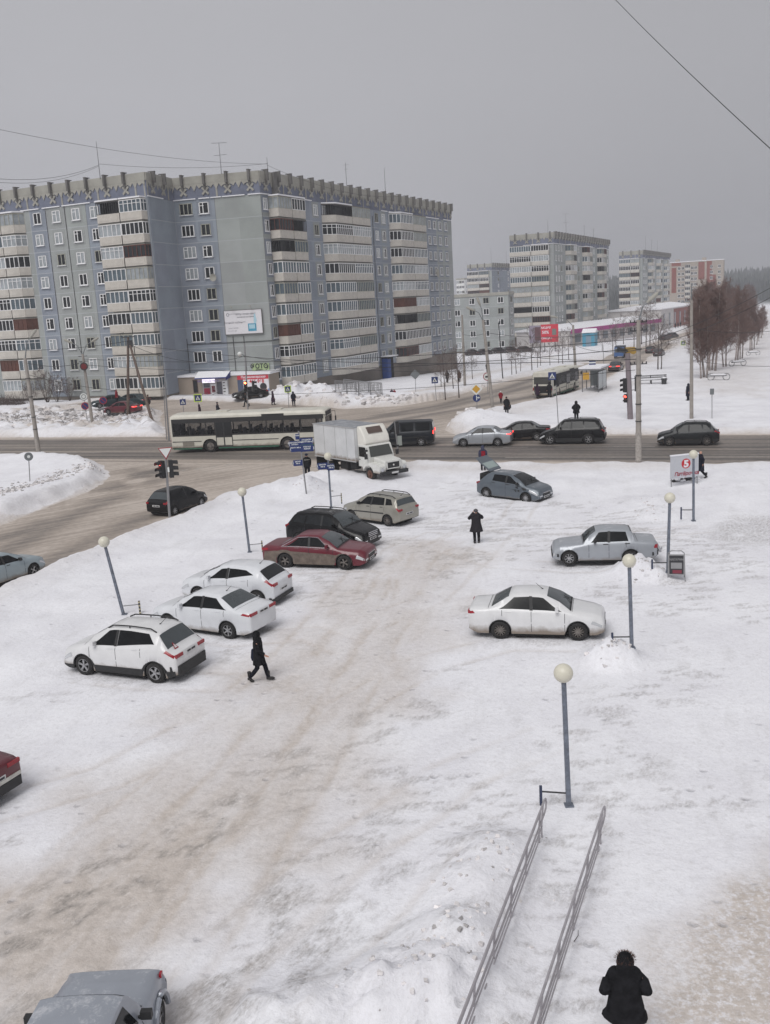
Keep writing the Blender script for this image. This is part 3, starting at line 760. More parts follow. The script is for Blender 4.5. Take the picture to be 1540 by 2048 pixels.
 # lights
 for sd in (-1, 1):
  h = spec['head']; mb = MB(); c.patch(mb, ((h[1], h[2]), (h[0], h[2]), (h[0], h[3]), (h[1] - .05, h[3])), sd, .010, ns=5)
  y0 = c.hw(0); zz = [c.pt(0.0, q, 1).z for q in (h[2], h[3])]
  mb.bb((c.x0 - .01, sd * y0 * .62, zz[0]), (c.x0 + .010, sd * y0 * 1.0, zz[1] - .01))
  mb.build('headlight', M_HEAD, root, smooth=True, angle=30)
  t = spec['tail']; mb = MB(); Lx = c.L
  c.patch(mb, ((Lx - .0, t[1]), (Lx - t[0], t[1]), (Lx - t[0] + .06, t[2]), (Lx - .0, t[2])), sd, .010, ns=5)
  y1 = c.hw(Lx); z0, z1 = c.pt(Lx - .06, t[1], 1).z, c.pt(Lx - .06, t[2], 1).z; z1 = max(z1, z0 + .1)
  mb.bb((c.x0 - Lx - .014, sd * y1 * t[5], z0), (c.x0 - Lx + .05, sd * y1 * 1.035, z1))
  mb.build('taillight', M_TAILON if 'brake' in opts else M_TAIL, root, smooth=True, angle=30)
 # ends
 zf = spec.get('grille', (.40, .60)); mb = MB()
 mb.bb((c.x0 - .02, -c.w * .42, zf[0]), (c.x0 + .016, c.w * .42, zf[1])); mb.build('grille', M_BLK, root)
 mb = MB()
 if spec.get('chrome_grille'):
  for k in range(3): mb.bb((c.x0, -c.w * .42, zf[0] + .02 + k * (zf[1] - zf[0]) / 3), (c.x0 + .028, c.w * .42, zf[0] + .05 + k * (zf[1] - zf[0]) / 3))
 else: mb.bb((c.x0, -c.w * .43, zf[1] - .015), (c.x0 + .022, c.w * .43, zf[1] + .01))
 mb.build('grille_trim', M_CHROME, root)
 mb = MB(); mb.bb((c.x0 - .08, -c.w * .62, c.sill + .06), (c.x0 + .012, c.w * .62, c.sill + .16))
 mb.build('air_intake', M_BLK, root)
 for xx, zz in ((c.x0 + .02, spec.get('fplate', .36)), (c.x0 - c.L - .02, spec.get('rplate', .75))):
  mb = MB(); sg = 1 if xx > 0 else -1
  mb.bb((xx - sg * .012, -.26, zz - .055), (xx + sg * .004, .26, zz + .055), 0); mb.bb((xx, -.22, zz - .03), (xx + sg * .008, -.02, zz + .03), 1); mb.bb((xx, .02, zz - .028), (xx + sg * .008, .2, zz + .028), 1)
  mb.build('number_plate', [M_PLATE, M_DARKTXT], root)
 if spec.get('rbump'):
  z0, z1 = spec['rbump']; mb = MB(); mb.prism([(c.x0 - c.L - .05, -c.w * .80), (c.x0 - c.L - .05, c.w * .80), (c.x0 - c.L + .2, c.w * .985), (c.x0 - c.L + .2, -c.w * .985)], z0, z1)
  mb.build('rear_bumper', M_BLK, root)
 if spec.get('fbump'):
  z0, z1 = spec['fbump']; mb = MB(); mb.prism([(c.x0 + .04, -c.w * .80), (c.x0 + .04, c.w * .80), (c.x0 - .25, c.w * .985), (c.x0 - .25, -c.w * .985)], z0, z1)
  mb.build('front_bumper', M_BLK, root)
 # mirrors, handles, cladding, rails
 ms = spec.get('mirror', spec['ws'][0] + .42)
 for sd in (-1, 1):
  p = c.pt(ms, 5.2, sd); mb = MB(); mb.box(p + Vector((0, sd * .12, .05)), (.10, .17, .13)); mb.box(p + Vector((0, sd * .03, 0)), (.05, .1, .04)); mb.build('wing_mirror', spec.get('mirror_mat', M), root)
  for s_ in spec.get('handles', []):
   mb = MB(); c.patch(mb, ((s_ + .10, 4.35), (s_ - .10, 4.35), (s_ - .10, 4.62), (s_ + .10, 4.62)), sd, .022, 0, 2, 1); c.patch(mb, ((s_ + .10, 4.2), (s_ - .10, 4.2), (s_ - .10, 4.35), (s_ + .10, 4.35)), sd, .012, 0, 2, 1)
   mb.build('door_handle', spec.get('handle_mat', M), root)
  if spec.get('clad'):
   mb = MB(); c.patch(mb, ((c.L - .05, 2.0), (.05, 2.0), (.05, spec['clad']), (c.L - .05, spec['clad'])), sd, .010, 0, 50, 2); mb.build('sill_cladding', M_BLK, root)
  if spec.get('sidestrip'):
   s0_, s1_ = spec['sidestrip']; mb = MB(); c.patch(mb, ((s1_, 3.0), (s0_, 3.0), (s0_, 3.2), (s1_, 3.2)), sd, .012, 0, 12, 1); mb.build('side_moulding', M_BLK, root)
  if spec.get('mudline'):
   mb = MB(); c.patch(mb, ((c.L - .03, 2.0), (.55, 2.0), (1.1, 3.35), (c.L - .15, 3.75)), sd, .004, 0, 60, 5); mb.build('mud_splash', M_MUD, root, smooth=True)
  if spec.get('rails'):
   s0_, s1_ = spec['rails']; n = 9; pts = []
   for k in range(n + 1):
    s = s0_ + (s1_ - s0_) * k / n; lift = .02 if k in (0, n) else .075
    pts.append(c.pt(s, 6.25, sd) + Vector((0, 0, lift)))
   mb = MB(); mb.tube(pts, .022, 6); mb.tube([pts[n // 2] - Vector((0, 0, .07)), pts[n // 2]], .02, 5); mb.build('roof_rail', spec.get('rail_mat', M_BLK), root)
 if spec.get('chromeline'):
  for sd in (-1, 1):
   s0_, s1_ = spec['chromeline']; mb = MB(); pts = [c.pt(s0_ + (s1_ - s0_) * k / 14, 5.03, sd, .012) for k in range(15)]; mb.tube(pts, .012, 4)
   s2_, s3_ = spec['chrometop']; pts = [pts[0]] + [c.pt(s2_ + (s3_ - s2_) * k / 10, 5.93, sd, .012) for k in range(11)] + [pts[-1]]
   mb.tube(pts, .012, 4); mb.build('window_trim', M_CHROME, root)
 if spec.get('antenna'):
  s = spec['antenna']; p = c.pt(s, 7.95, 1); mb = MB(); mb.tube([p, p + Vector((-.22, 0, .20))], [.012, .005], 5); mb.sphere(p, .03, 8, 5); mb.build('aerial', M_BLK, root)
 # wheels
 tw = .20
 for ax in (c.wb / 2, -c.wb / 2):
  for sd in (-1, 1):
   y = sd * (c.w - .10 - .01); r = c.wr
   if 'sunk' in opts: pass
   mb = MB(); mb.lathe([(r * .62, -tw / 2), (r * .9, -tw / 2), (r * .985, -tw * .36), (r, 0), (r * .985, tw * .36), (r * .9, tw / 2), (r * .62, tw / 2), (r * .60, tw * .2), (r * .6, -tw * .2)], (ax, y, r), 28, 0, 'y', False)
   wh = mb.build('wheel', M_TYRE, root, smooth=True, angle=50)
   mb = MB(); ro = r * .64; yo = sd * (tw / 2 - .015)
   mb.lathe([(ro, -.012), (ro, .012), (ro * .92, .014), (ro * .90, -.01)], (ax, y + yo, r), 28, 0, 'y', False)
   mb.lathe([(ro * .88, -.004), (ro * .88, 0.0)], (ax, y + yo - sd * .06, r), 20, 1, 'y')
   ns = spec.get('spokes', 5); ph = random.random()
   for k in range(ns):
    t = 2 * math.pi * (k + ph) / ns
    for dt in ((0,) if ns > 5 else (-.07, .07)):
     d = Vector((math.cos(t), 0, math.sin(t))); e_ = Vector((-math.sin(t), 0, math.cos(t)))
     ctr = Vector((ax, y + yo - sd * .005, r)); w0 = .022 if ns > 7 else .03 if ns > 5 else .02
     p0 = ctr + e_ * dt * .35 * ro; p1 = ctr + d * ro * .9 + e_ * dt * ro * 1.5
     vv = [p0 + e_ * w0 * .8, p0 - e_ * w0 * .8, p1 - e_ * w0 * .6, p1 + e_ * w0 * .6]
     vv += [q - Vector((0, sd * .03, 0)) for q in vv]
     mb.add(vv, [(0, 1, 2, 3), (4, 7, 6, 5), (0, 4, 5, 1), (1, 5, 6, 2), (2, 6, 7, 3), (3, 7, 4, 0)], 0)
   mb.lathe([(ro * .24, -.02), (ro * .24, .014), (ro * .12, .02)] if sd > 0 else [(ro * .12, -.02), (ro * .24, -.014), (ro * .24, .02)], (ax, y + yo, r), 12, 0, 'y')
   mb.build('rim', [spec.get('rim', M_RIM), M_UNDER], wh)
 for s_ in spec.get('extra', []): s_(c, root)
 root['_hw'] = c.w - .11; root['_wb'] = c.wb
 return root
def place(root, rear, front, near, dz=0.0):
 """near: +1 when the wheels given by the two photo pixels are the left wheels (y>0)"""
 a, b = on(*rear), on(*front); d = Vector((b.x - a.x, b.y - a.y)); hd = math.atan2(d.y, d.x)
 mid = (a + b) / 2; n = Vector((-math.sin(hd), math.cos(hd)))
 sc_ = min(max(d.length / root['_wb'], 1.0), 1.05); root.scale = (sc_,) * 3
 p = Vector((mid.x, mid.y)) - n * near * root['_hw'] * sc_
 root.location = (p.x, p.y, (a.z + b.z) / 2 + dz - .01); root.rotation_euler = (0, 0, hd)
 del root['_hw']; del root['_wb']
 return root
def place_at(root, px, hd, dz=0.0):
 p = on(*px); root.location = (p.x, p.y, p.z + dz - .01); root.rotation_euler = (0, 0, hd)
 if '_hw' in root.keys(): del root['_hw']; del root['_wb']
 return root
def sedan(L=4.4, Wd=1.7, H=1.47, hood=.92, ws=(1.05, 1.80), roof=(1.95, 3.0), rb=3.62, deck=1.02, fo=.84, wb=2.57, wr=.31, beltf=.90, beltr=.96, **k):
 top = [(0, .60), (.03, .70), (.10, .77), (.30, .84), (ws[0] - .1, hood), (ws[0], hood + .02), (ws[0] + (ws[1] - ws[0]) * .5, hood + (H - hood) * .58), (ws[1], H - .06), (roof[0] + .1, H - .015), ((roof[0] + roof[1]) / 2, H), (roof[1], H - .03), (roof[1] + .18, H - .10), (rb - .02, deck + .03), (rb + .06, deck), (L - .12, deck - .03), (L - .03, deck - .07), (L, deck - .12)]
 belt = [(0, .50), (.3, .66), (ws[0], beltf - .05), (ws[0] + .35, beltf), (rb, beltr), (L, deck - .16)]
 sp = dict(shape=dict(L=L, Wd=Wd, top=top, belt=belt, fo=fo, wb=wb, wr=wr), ws=(ws[0] + .04, ws[1] - .0), rw=(rb - .04, roof[1] + .12), rwq=6.25,
    head=(.04, .42, 3.55, 4.7), tail=(.34, 4.0, 5.1, .64, .86, .45), handles=(2.15, 3.05), grille=(.44, .60))
 m1 = (ws[0] + rb) / 2 - .02
 sp['windows'] = [((m1 - .05, 5.10), (ws[0] + .30, 5.12), (ws[1] + .12, 5.88), (m1 - .03, 5.88)), ((rb - .28, 5.12), (m1 + .05, 5.10), (m1 + .06, 5.88), (roof[1] - .05, 5.88))]
 sp['pillar'] = (m1,); sp['seams'] = [(ws[0] + .22, 2.3, 4.9), (m1, 2.2, 4.95), (rb - .38, 3.5, 4.95)]
 sp['rplate'] = .78
 sp.update(k); return sp
def hatch(L=4.0, Wd=1.7, H=1.52, hood=.95, ws=(.85, 1.6), roof=(1.75, 3.2), rb=3.86, deck=.98, fo=.78, wb=2.5, wr=.30, beltf=.93, beltr=1.02, third=False, **k):
 top = [(0, .62), (.03, .73), (.10, .81), (.30, .88), (ws[0] - .1, hood), (ws[0], hood + .02), (ws[0] + (ws[1] - ws[0]) * .5, hood + (H - hood) * .58), (ws[1], H - .06), (roof[0] + .1, H - .015), ((roof[0] + roof[1]) / 2, H), (roof[1], H - .03), (roof[1] + .18, H - .075), (roof[1] + .24, H - .11), (rb, deck + .03), (rb + .04, deck - .02), (L - .03, deck - .10), (L, deck - .18)]
 belt = [(0, .50), (.3, .70), (ws[0], beltf - .05), (ws[0] + .35, beltf), (rb - .2, beltr), (rb, deck - .03), (L, deck - .2)]
 sp = dict(shape=dict(L=L, Wd=Wd, top=top, belt=belt, fo=fo, wb=wb, wr=wr), ws=(ws[0] + .04, ws[1]), rw=(rb - .02, roof[1] + .26), rwq=6.2,
    head=(.04, .45, 3.55, 4.7), tail=(.26, 4.2, 5.45, .70, .96, .70), handles=(1.95, 2.85), grille=(.44, .60), rplate=.62)
 m1 = ws[0] + 1.22
 sp['windows'] = [((m1 - .05, 5.10), (ws[0] + .30, 5.12), (ws[1] + .12, 5.88), (m1 - .03, 5.88)), ((m1 + .88, 5.12), (m1 + .05, 5.10), (m1 + .06, 5.88), (m1 + .82, 5.88))]
 if third: sp['windows'].append(((min(rb - .3, roof[1] + .25), 5.2), (m1 + .97, 5.14), (m1 + .92, 5.86), (roof[1] - .05, 5.82)))
 sp['pillar'] = (m1,); sp['seams'] = [(ws[0] + .22, 2.3, 4.9), (m1, 2.2, 4.95), (m1 + .92, 3.4, 4.95)]
 sp.update(k); return sp
P_WHITE = paint('white_car_paint', (215, 215, 216), snow=.10, mud=.42); P_WHITE2 = paint('clean_white_car_paint', (214, 216, 220), snow=.22, mud=.30)
P_RED = paint('dark_red_paint', (98, 22, 38), snow=.0, mud=.0); P_BLK = paint('black_car_paint', (8, 8, 10), .25, snow=.02, mud=.22)
P_BLKC = paint('plain_black_car_paint', (6, 6, 8), .25, mud=.24); P_BEIGE = paint('champagne_paint', (152, 149, 140), metal=.3, snow=.03, mud=.28)
P_GREY = paint('grey_blue_paint', (92, 100, 108), metal=.25, snow=.10, mud=.22); P_SILV = paint('silver_paint', (158, 162, 168), metal=.25, snow=.08, mud=.26)
P_DGREY = paint('dark_grey_paint', (34, 36, 38), metal=.3, mud=.42); P_VAN = paint('van_graphite_paint', (26, 30, 36), metal=.2, mud=.35)
P_PALE = paint('pale_blue_grey_paint', (150, 162, 168), metal=.2, mud=.34)
P_BROWN = paint('far_car_paint', (50, 40, 42), mud=.3); P_RED2 = paint('cherry_paint', (88, 18, 32), snow=.0, mud=.3); P_TEAL = paint('dark_green_paint', (28, 44, 48), snow=.0)
def triangle_sticker(c, root):
 p = c.pt(c.L - .30, 7.3, 1, .02); mb = MB()
 s_ = c.L - .36; a = c.pt(s_ + .16, 7.45, 1, .012); b = c.pt(s_ + .16, 7.05, 1, .012); d = c.pt(s_ - .02, 7.25, 1, .012)
 mb.add([a, b, d], [(0, 1, 2)], 0); ce = (a + b + d) / 3; mb.add([ce + (q - ce) * .6 + Vector((-.004, 0, .004)) for q in (a, b, d)], [(0, 1, 2)], 1)
 mb.build('warning_sticker', [M_TAIL, M_PLATE], root)
r = make_car('parked_car', 'white compact crossover with black roof rails and a red triangle sticker in its rear window', 'car',
    dict(hatch(4.3, 1.77, 1.63, hood=1.0, ws=(.92, 1.72), roof=(1.9, 3.4), rb=4.02, deck=1.06, fo=.86, wb=2.67, wr=.335, beltf=1.0, beltr=1.10), rails=(1.75, 3.55), clad=2.5, rbump=(.26, .58), antenna=3.3, extra=[triangle_sticker], rim=M_RIM, spokes=5, tail=(.38, 4.1, 5.35, .84, 1.0, .55), rplate=.88, mirror_mat=P_WHITE, windows=[((2.12, 5.08), (1.16, 5.10), (1.84, 5.90), (2.14, 5.92)), ((3.55, 5.30), (2.20, 5.08), (2.22, 5.92), (3.32, 5.88))]), P_WHITE)
place(r, (318, 1369), (172, 1352), 1)
r = make_car('parked_car', 'white saloon with snow-dusted roof between the white crossover and the white hatchback', 'car',
    dict(sedan(4.37, 1.70, 1.47, beltf=.92, beltr=1.0, deck=1.06, ws=(1.02, 1.8), roof=(1.95, 2.95), rb=3.68), antenna=2.9, spokes=6, tail=(.36, 4.3, 5.2, .84, 1.0, .5), rplate=.90, handle_mat=P_WHITE2), P_WHITE2)
WS = r
place(r, (467, 1281), (336, 1263), 1)
def open_hatch_junk(c, root): pass
r = make_car('parked_car', 'white hatchback with tall red tail lamps parked beyond the white saloon', 'car',
    dict(hatch(4.12, 1.70, 1.47, ws=(.92, 1.72), roof=(1.9, 3.25), rb=3.9, deck=.98, fo=.84, wb=2.57, beltf=.92, beltr=1.04), antenna=3.2, spokes=5, tail=(.36, 4.2, 5.6, .74, 1.0, .62), rplate=.55, rwglass=M_GLASS_FROST, rbump=(.20, .34), windows=[((2.12, 5.10), (1.32, 5.12), (1.86, 5.86), (2.14, 5.88)), ((3.28, 5.42), (2.20, 5.10), (2.22, 5.88), (2.95, 5.80))]), P_WHITE2)
place(r, (528, 1216), (392, 1206), 1)
r = make_car('parked_car', 'dark red saloon with its lower doors caked in brown mud', 'car',
    dict(sedan(4.72, 1.82, 1.43, hood=.90, ws=(1.2, 2.0), roof=(2.1, 3.05), rb=3.85, deck=.98, fo=.93, wb=2.70, wr=.325), mudline=True, chromeline=(1.62, 3.75), chrometop=(2.1, 3.05), rim=M_RIMD, spokes=5, chrome_grille=False, head=(.03, .40, 3.3, 4.6)), P_RED)
place(r, (573, 1138), (691, 1142), -1)
r = make_car('parked_car', 'black compact off-road car with roof rails beside the dark red saloon', 'car',
    dict(hatch(4.32, 1.82, 1.62, hood=1.04, ws=(1.02, 1.75), roof=(1.9, 3.6), rb=4.15, deck=1.08, fo=.83, wb=2.67, wr=.34, beltf=1.02, beltr=1.08, third=True), rails=(1.75, 3.75), clad=2.5, chrome_grille=True, grille=(.60, .84), head=(.03, .40, 3.6, 4.75), fplate=.50, glass=M_GLASS_FROST), P_BLK)
place(r, (600, 1095), (700, 1105), -1)
r = make_car('parked_car', 'champagne estate car with roof rails and a red and white tail lamp', 'car',
    dict(hatch(3.98, 1.70, 1.50, hood=.94, ws=(.90, 1.62), roof=(1.8, 3.42), rb=3.84, deck=1.0, fo=.74, wb=2.47, wr=.29, third=True), rails=(1.7, 3.6), sidestrip=(.95, 3.0), antenna=3.5, spokes=9, rim=M_RIMD, handle_mat=M_BLK, mirror_mat=M_BLK, tail=(.20, 4.1, 5.3, .68, .95, .72)), P_BEIGE)
place(r, (786, 1056), (698, 1043), 1)
def crash(c, root):
 mb = MB()
 for k in range(9):
  s = random.uniform(1.1, 1.9); q = random.uniform(3.1, 4.7)
  c.patch(mb, ((s + random.uniform(.1, .35), q), (s, q + random.uniform(-.3, .1)), (s, q + random.uniform(.1, .3)), (s + random.uniform(.05, .3), q + .12)), -1, .012, 0, 3, 1)
 c.patch(mb, ((.95, 3.4), (.75, 3.6), (.8, 4.4), (1.05, 4.2)), -1, .015, 0, 3, 2); mb.build('crumpled_panel', M_BLK, root)
 hg = Vector((c.x0 - 3.22, 0, 1.47)); mb = MB(); fr = MB()
 def q(y, t, n=0.0):   # t down the raised tailgate
  a = R(28); return hg + Vector((-math.cos(a) * t + math.sin(a) * n * -1, y, math.sin(a) * t * 1.25 + math.cos(a) * n))
 out_ = [(-.56, 0), (.56, 0), (.62, .35), (.62, .72), (.55, 1.05), (-.55, 1.05), (-.62, .72), (-.62, .35)]
 vs = [q(y, t, 0) for y, t in out_] + [q(y, t, .07) for y, t in out_]; n = 8
 mb.add(vs, [tuple(range(n)), tuple(range(2 * n - 1, n - 1, -1))] + [(i, (i + 1) % n, n + (i + 1) % n, n + i) for i in range(n)])
 tg = mb.build('open_tailgate', P_GREY, root)
 gl = [(-.50, .12), (.50, .12), (.54, .58), (-.54, .58)]; mb = MB(); mb.add([q(y, t, -.012) for y, t in gl], [(0, 1, 2, 3)]); mb.add([q(y, t, .082) for y, t in gl], [(0, 1, 2, 3)]); mb.build('rear_window', mat('pale_glass', (.30, .36, .35, 1), .15), tg)
 mb = MB(); 
 for sd in (-1, 1): mb.tube([hg + Vector((.0, sd * .55, -.12)), q(sd * .56, .35)], .012, 5)
 mb.build('gas_strut', M_BLK, root)
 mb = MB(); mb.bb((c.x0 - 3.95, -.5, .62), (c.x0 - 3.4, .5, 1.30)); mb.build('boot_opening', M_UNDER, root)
r = make_car('crashed_car', 'grey-blue hatchback with crumpled front wing and raised tailgate, sunk in the snow', 'car',
    dict(hatch(4.0, 1.74, 1.49, hood=.95, ws=(.85, 1.75), roof=(1.9, 3.1), rb=3.75, deck=.98, fo=.80, wb=2.51, wr=.30), rw=None, extra=[crash], spokes=11, head=(.03, .62, 3.6, 4.8), mirror_mat=M_BLK, handle_mat=M_BLK, wsglass=M_GLASS_FROST), P_GREY)
place(r, (972, 997), (1055, 1005), -1, -.10); r.rotation_euler[1] = R(2)
r = make_car('parked_car', 'boxy old silver saloon with chrome rear bumper behind the snow heap', 'car',
    dict(sedan(4.12, 1.62, 1.44, hood=.90, ws=(1.22, 1.72), roof=(1.85, 2.95), rb=3.28, deck=.97, fo=.66, wb=2.42, wr=.30, beltf=.88, beltr=.92), tail=(.14, 3.6, 4.8, .60, .82, .62), head=(.02, .12, 3.3, 4.6), handle_mat=M_BLK, mirror_mat=M_BLK, rim=M_RIM, spokes=8, rbump=(.36, .50), fbump=(.36, .48), rplate=.70, handles=(2.1, 2.95),
     extra=[lambda c, root: MB().bb((c.x0 - c.L - .16, -c.w * .86, .47), (c.x0 - c.L - .07, c.w * .86, .56)).bb((c.x0 - c.L - .26, -.03, .40), (c.x0 - c.L, .03, .44)).bb((c.x0 - c.L - .28, -.03, .40), (c.x0 - c.L - .22, .03, .50)).build('tow_bar', M_CHROME, root)]), P_SILV)
place(r, (1265, 1135), (1135, 1137), 1)
r = make_car('parked_car', 'white saloon with many-spoked dark wheels facing the snow heap by the blue lamp post', 'car',
    dict(sedan(4.34, 1.70, 1.50, hood=.96, ws=(1.02, 1.8), roof=(1.95, 2.9), rb=3.62, deck=1.06, fo=.83, wb=2.48, wr=.31, beltf=.93, beltr=1.0), spokes=12, rim=M_RIMD, tail=(.22, 4.1, 5.1, .80, 1.0, .7), head=(.03, .42, 3.7, 4.7), antenna=1.98), P_WHITE)
place(r, (1000, 1280), (1158, 1284), -1)
r = make_car('parked_car', 'dark red saloon with pale bumper strip cut off by the left edge of the view', 'car',
    dict(sedan(4.6, 1.78, 1.45, deck=1.04, rb=3.75), rbump=(.26, .50), tail=(.30, 4.2, 5.2, .76, .98, .5), rplate=.66,
     extra=[lambda c, root: MB().prism([(c.x0 - c.L - .04, -c.w * .82), (c.x0 - c.L - .04, c.w * .82), (c.x0 - c.L + .3, c.w), (c.x0 - c.L + .3, -c.w)], .515, .60).build('bumper_strip', mat('dirty_white_plastic', (.55, .54, .50, 1), .6, var=.2), root)]), P_RED2)
p = on(30, 1592); hd = R(196); r.location = (p.x - 1.75, p.y + .2, p.z); r.rotation_euler = (0, 0, R(180 - 3)); PR = r
r = make_car('moving_car', 'black hatchback driving up the beige side street behind the give way sign', 'car',
    dict(hatch(3.85, 1.70, 1.50, ws=(.8, 1.55), roof=(1.7, 3.0), rb=3.65, deck=.98, fo=.72, wb=2.48, wr=.29), rplate=.66, tail=(.26, 4.2, 6.0, .80, 1.12, .78), spokes=7), P_BLKC)
place(r, (350, 1031), (401, 1014), -1)
r = make_car('moving_car', 'pale blue-grey saloon at the left edge on the side street', 'car',
    dict(sedan(4.33, 1.68, 1.42, wb=2.49, fo=.80, wr=.30), handle_mat=M_BLK, mirror_mat=M_BLK, spokes=4), P_PALE)
p = on(67, 1153); q = on(-30, 1186); hd = math.atan2(p.y - q.y, p.x - q.x); n = Vector((-math.sin(hd), math.cos(hd)))
r.location = (p.x - 1.245 * math.cos(hd) + n.x * .74, p.y - 1.245 * math.sin(hd) + n.y * .74, p.z); r.rotation_euler = (0, 0, hd)
QG = 'cars queuing on the main road'
r = make_car('moving_car', 'silver saloon on the main road between the dark van and the black saloon', 'car', dict(sedan(4.40, 1.73, 1.47, hood=.94, wb=2.60, beltf=.94, beltr=1.02, deck=1.06), spokes=8, tail=(.3, 4.3, 5.2, .84, 1.0, .55)), P_SILV, QG, opts=('brake',))
place(r, (996, 893), (927, 894), 1)
r = make_car('moving_car', 'black saloon half hidden between the silver saloon and the black off-road car', 'car', dict(sedan(4.45, 1.75, 1.46, hood=.95, wb=2.60, deck=1.06, beltr=1.0), spokes=7), P_BLKC, QG)
place(r, (1074, 882), (1006, 884), 1)
r = make_car('moving_car', 'large black off-road car with roof rails and bright six-spoke wheels on the main road', 'car',
    dict(hatch(4.75, 1.85, 1.80, hood=1.14, ws=(1.15, 1.75), roof=(1.9, 4.1), rb=4.60, deck=1.12, fo=.80, wb=2.80, wr=.38, beltf=1.12, beltr=1.16, third=True), rails=(2.0, 4.1), clad=2.6, spokes=6, tail=(.22, 4.1, 5.3, .95, 1.25, .8), rbump=(.42, .66), rplate=.9), P_BLK, QG)
place(r, (1178, 889), (1099, 890), 1)
r = make_car('moving_car', 'dark grey crossover alone at the right of the main road', 'car',
    dict(hatch(4.13, 1.75, 1.60, hood=.98, ws=(.88, 1.65), roof=(1.8, 3.3), rb=3.9, deck=1.05, fo=.80, wb=2.50, wr=.325, third=True), rails=(1.8, 3.4), clad=2.6, spokes=7, rim=M_RIMD, tail=(.36, 4.3, 5.5, .88, 1.12, .65)), P_DGREY, QG)
place(r, (1416, 892), (1336, 893), 1)
# dark van
vt = [(0, .62), (.05, .80), (.25, .98), (.75, 1.15), (1.0, 1.22), (1.75, 1.86), (2.0, 1.94), (3.4, 1.97), (4.65, 1.95), (4.78, 1.88), (4.86, 1.2), (4.89, 1.0)]
van = dict(shape=dict(L=4.89, Wd=1.90, top=vt, belt=[(0, .55), (.4, .85), (1.0, 1.12), (4.7, 1.14), (4.89, .95)], fo=.9, wb=3.0, wr=.34, tumble=.20, tailw=.93), ws=(1.0, 1.8), rw=(4.84, 4.79), rwq=6.2,
   windows=[((2.15, 5.08), (1.25, 5.1), (1.95, 5.9), (2.15, 5.9)), ((3.35, 5.08), (2.35, 5.08), (2.35, 5.9), (3.35, 5.9)), ((4.6, 5.08), (3.5, 5.08), (3.5, 5.9), (4.6, 5.9))], head=(.03, .40, 3.6, 4.7), tail=(.10, 4.4, 5.5, 1.0, 1.35, .86), handles=(2.1, 2.6), seams=[(1.2, 2.3, 4.9), (2.25, 2.3, 4.9), (3.4, 2.3, 4.9)], clad=2.45, sidestrip=(1.3, 4.5), mirror=1.5, spokes=7, mirror_mat=M_BLK)
r = make_car('dark_van', 'dark graphite passenger van behind the white box truck', 'van', van, P_VAN, QG, opts=('brake',))
place(r, (843, 893), (765, 896), 1)
# cars by the far side
FG = 'parked cars around the far corner'
r = make_car('parked_car', 'red saloon parked before the wooden poles on the far left verge', 'car', sedan(4.4, 1.75, 1.45), P_RED2, FG, opts=('brake',)); place_at(r, (246, 836), R(158))
r = make_car('parked_car', 'dark green saloon behind the red saloon on the far left verge', 'car', sedan(4.4, 1.75, 1.45), P_TEAL, FG); place_at(r, (222, 824), R(200))
r = make_car('parked_car', 'dark estate car with a person at its open red-lined side, right of the red saloon', 'car', hatch(4.3, 1.75, 1.52, third=True), P_TEAL, FG); place_at(r, (264, 820), R(160))
r = make_car('parked_car', 'black saloon parked on the snow in front of the corner shop banner', 'car', sedan(4.45, 1.75, 1.47), P_BLKC, FG); place_at(r, (500, 803), R(198))
r = make_car('moving_car', 'dark red-brown saloon with glowing tail lamps driving away past the bus shelter', 'car', sedan(4.5, 1.78, 1.5), P_BROWN, FG, opts=('brake',)); place_at(r, (1232, 742), R(68))
base_far = make_car('parked_car', 'dark estate car parked first in the row before the five-storey block', 'car', hatch(4.2, 1.75, 1.55), P_BROWN, FG); place_at(base_far, (945, 712), R(15))
for lab, px, hd in (('dark car parked second in the row before the five-storey block', (970, 711), 12), ('brown car partly hidden by bare trees beneath the red billboard', (1022, 706), 15), ('dark car parked at the tree line right of the red billboard', (1050, 705), 10),
     ('dark car behind the bare trees left of the red billboard', (998, 708), 14), ('dark car parked on the far bend of the street below the brick block', (1330, 680), 40), ('dark car on the roadside right beneath the purple-banded shop', (1302, 706), 62), ('dark car ahead on the distant street beside the park trees', (1318, 714), 62), ('small dark car at the far end of the street', (1345, 676), 40)):
 r = copy_tree(base_far, lab); p = G(*px); r.location = (p.x, p.y, gz(p.x, p.y)); r.rotation_euler = (0, 0, R(hd))
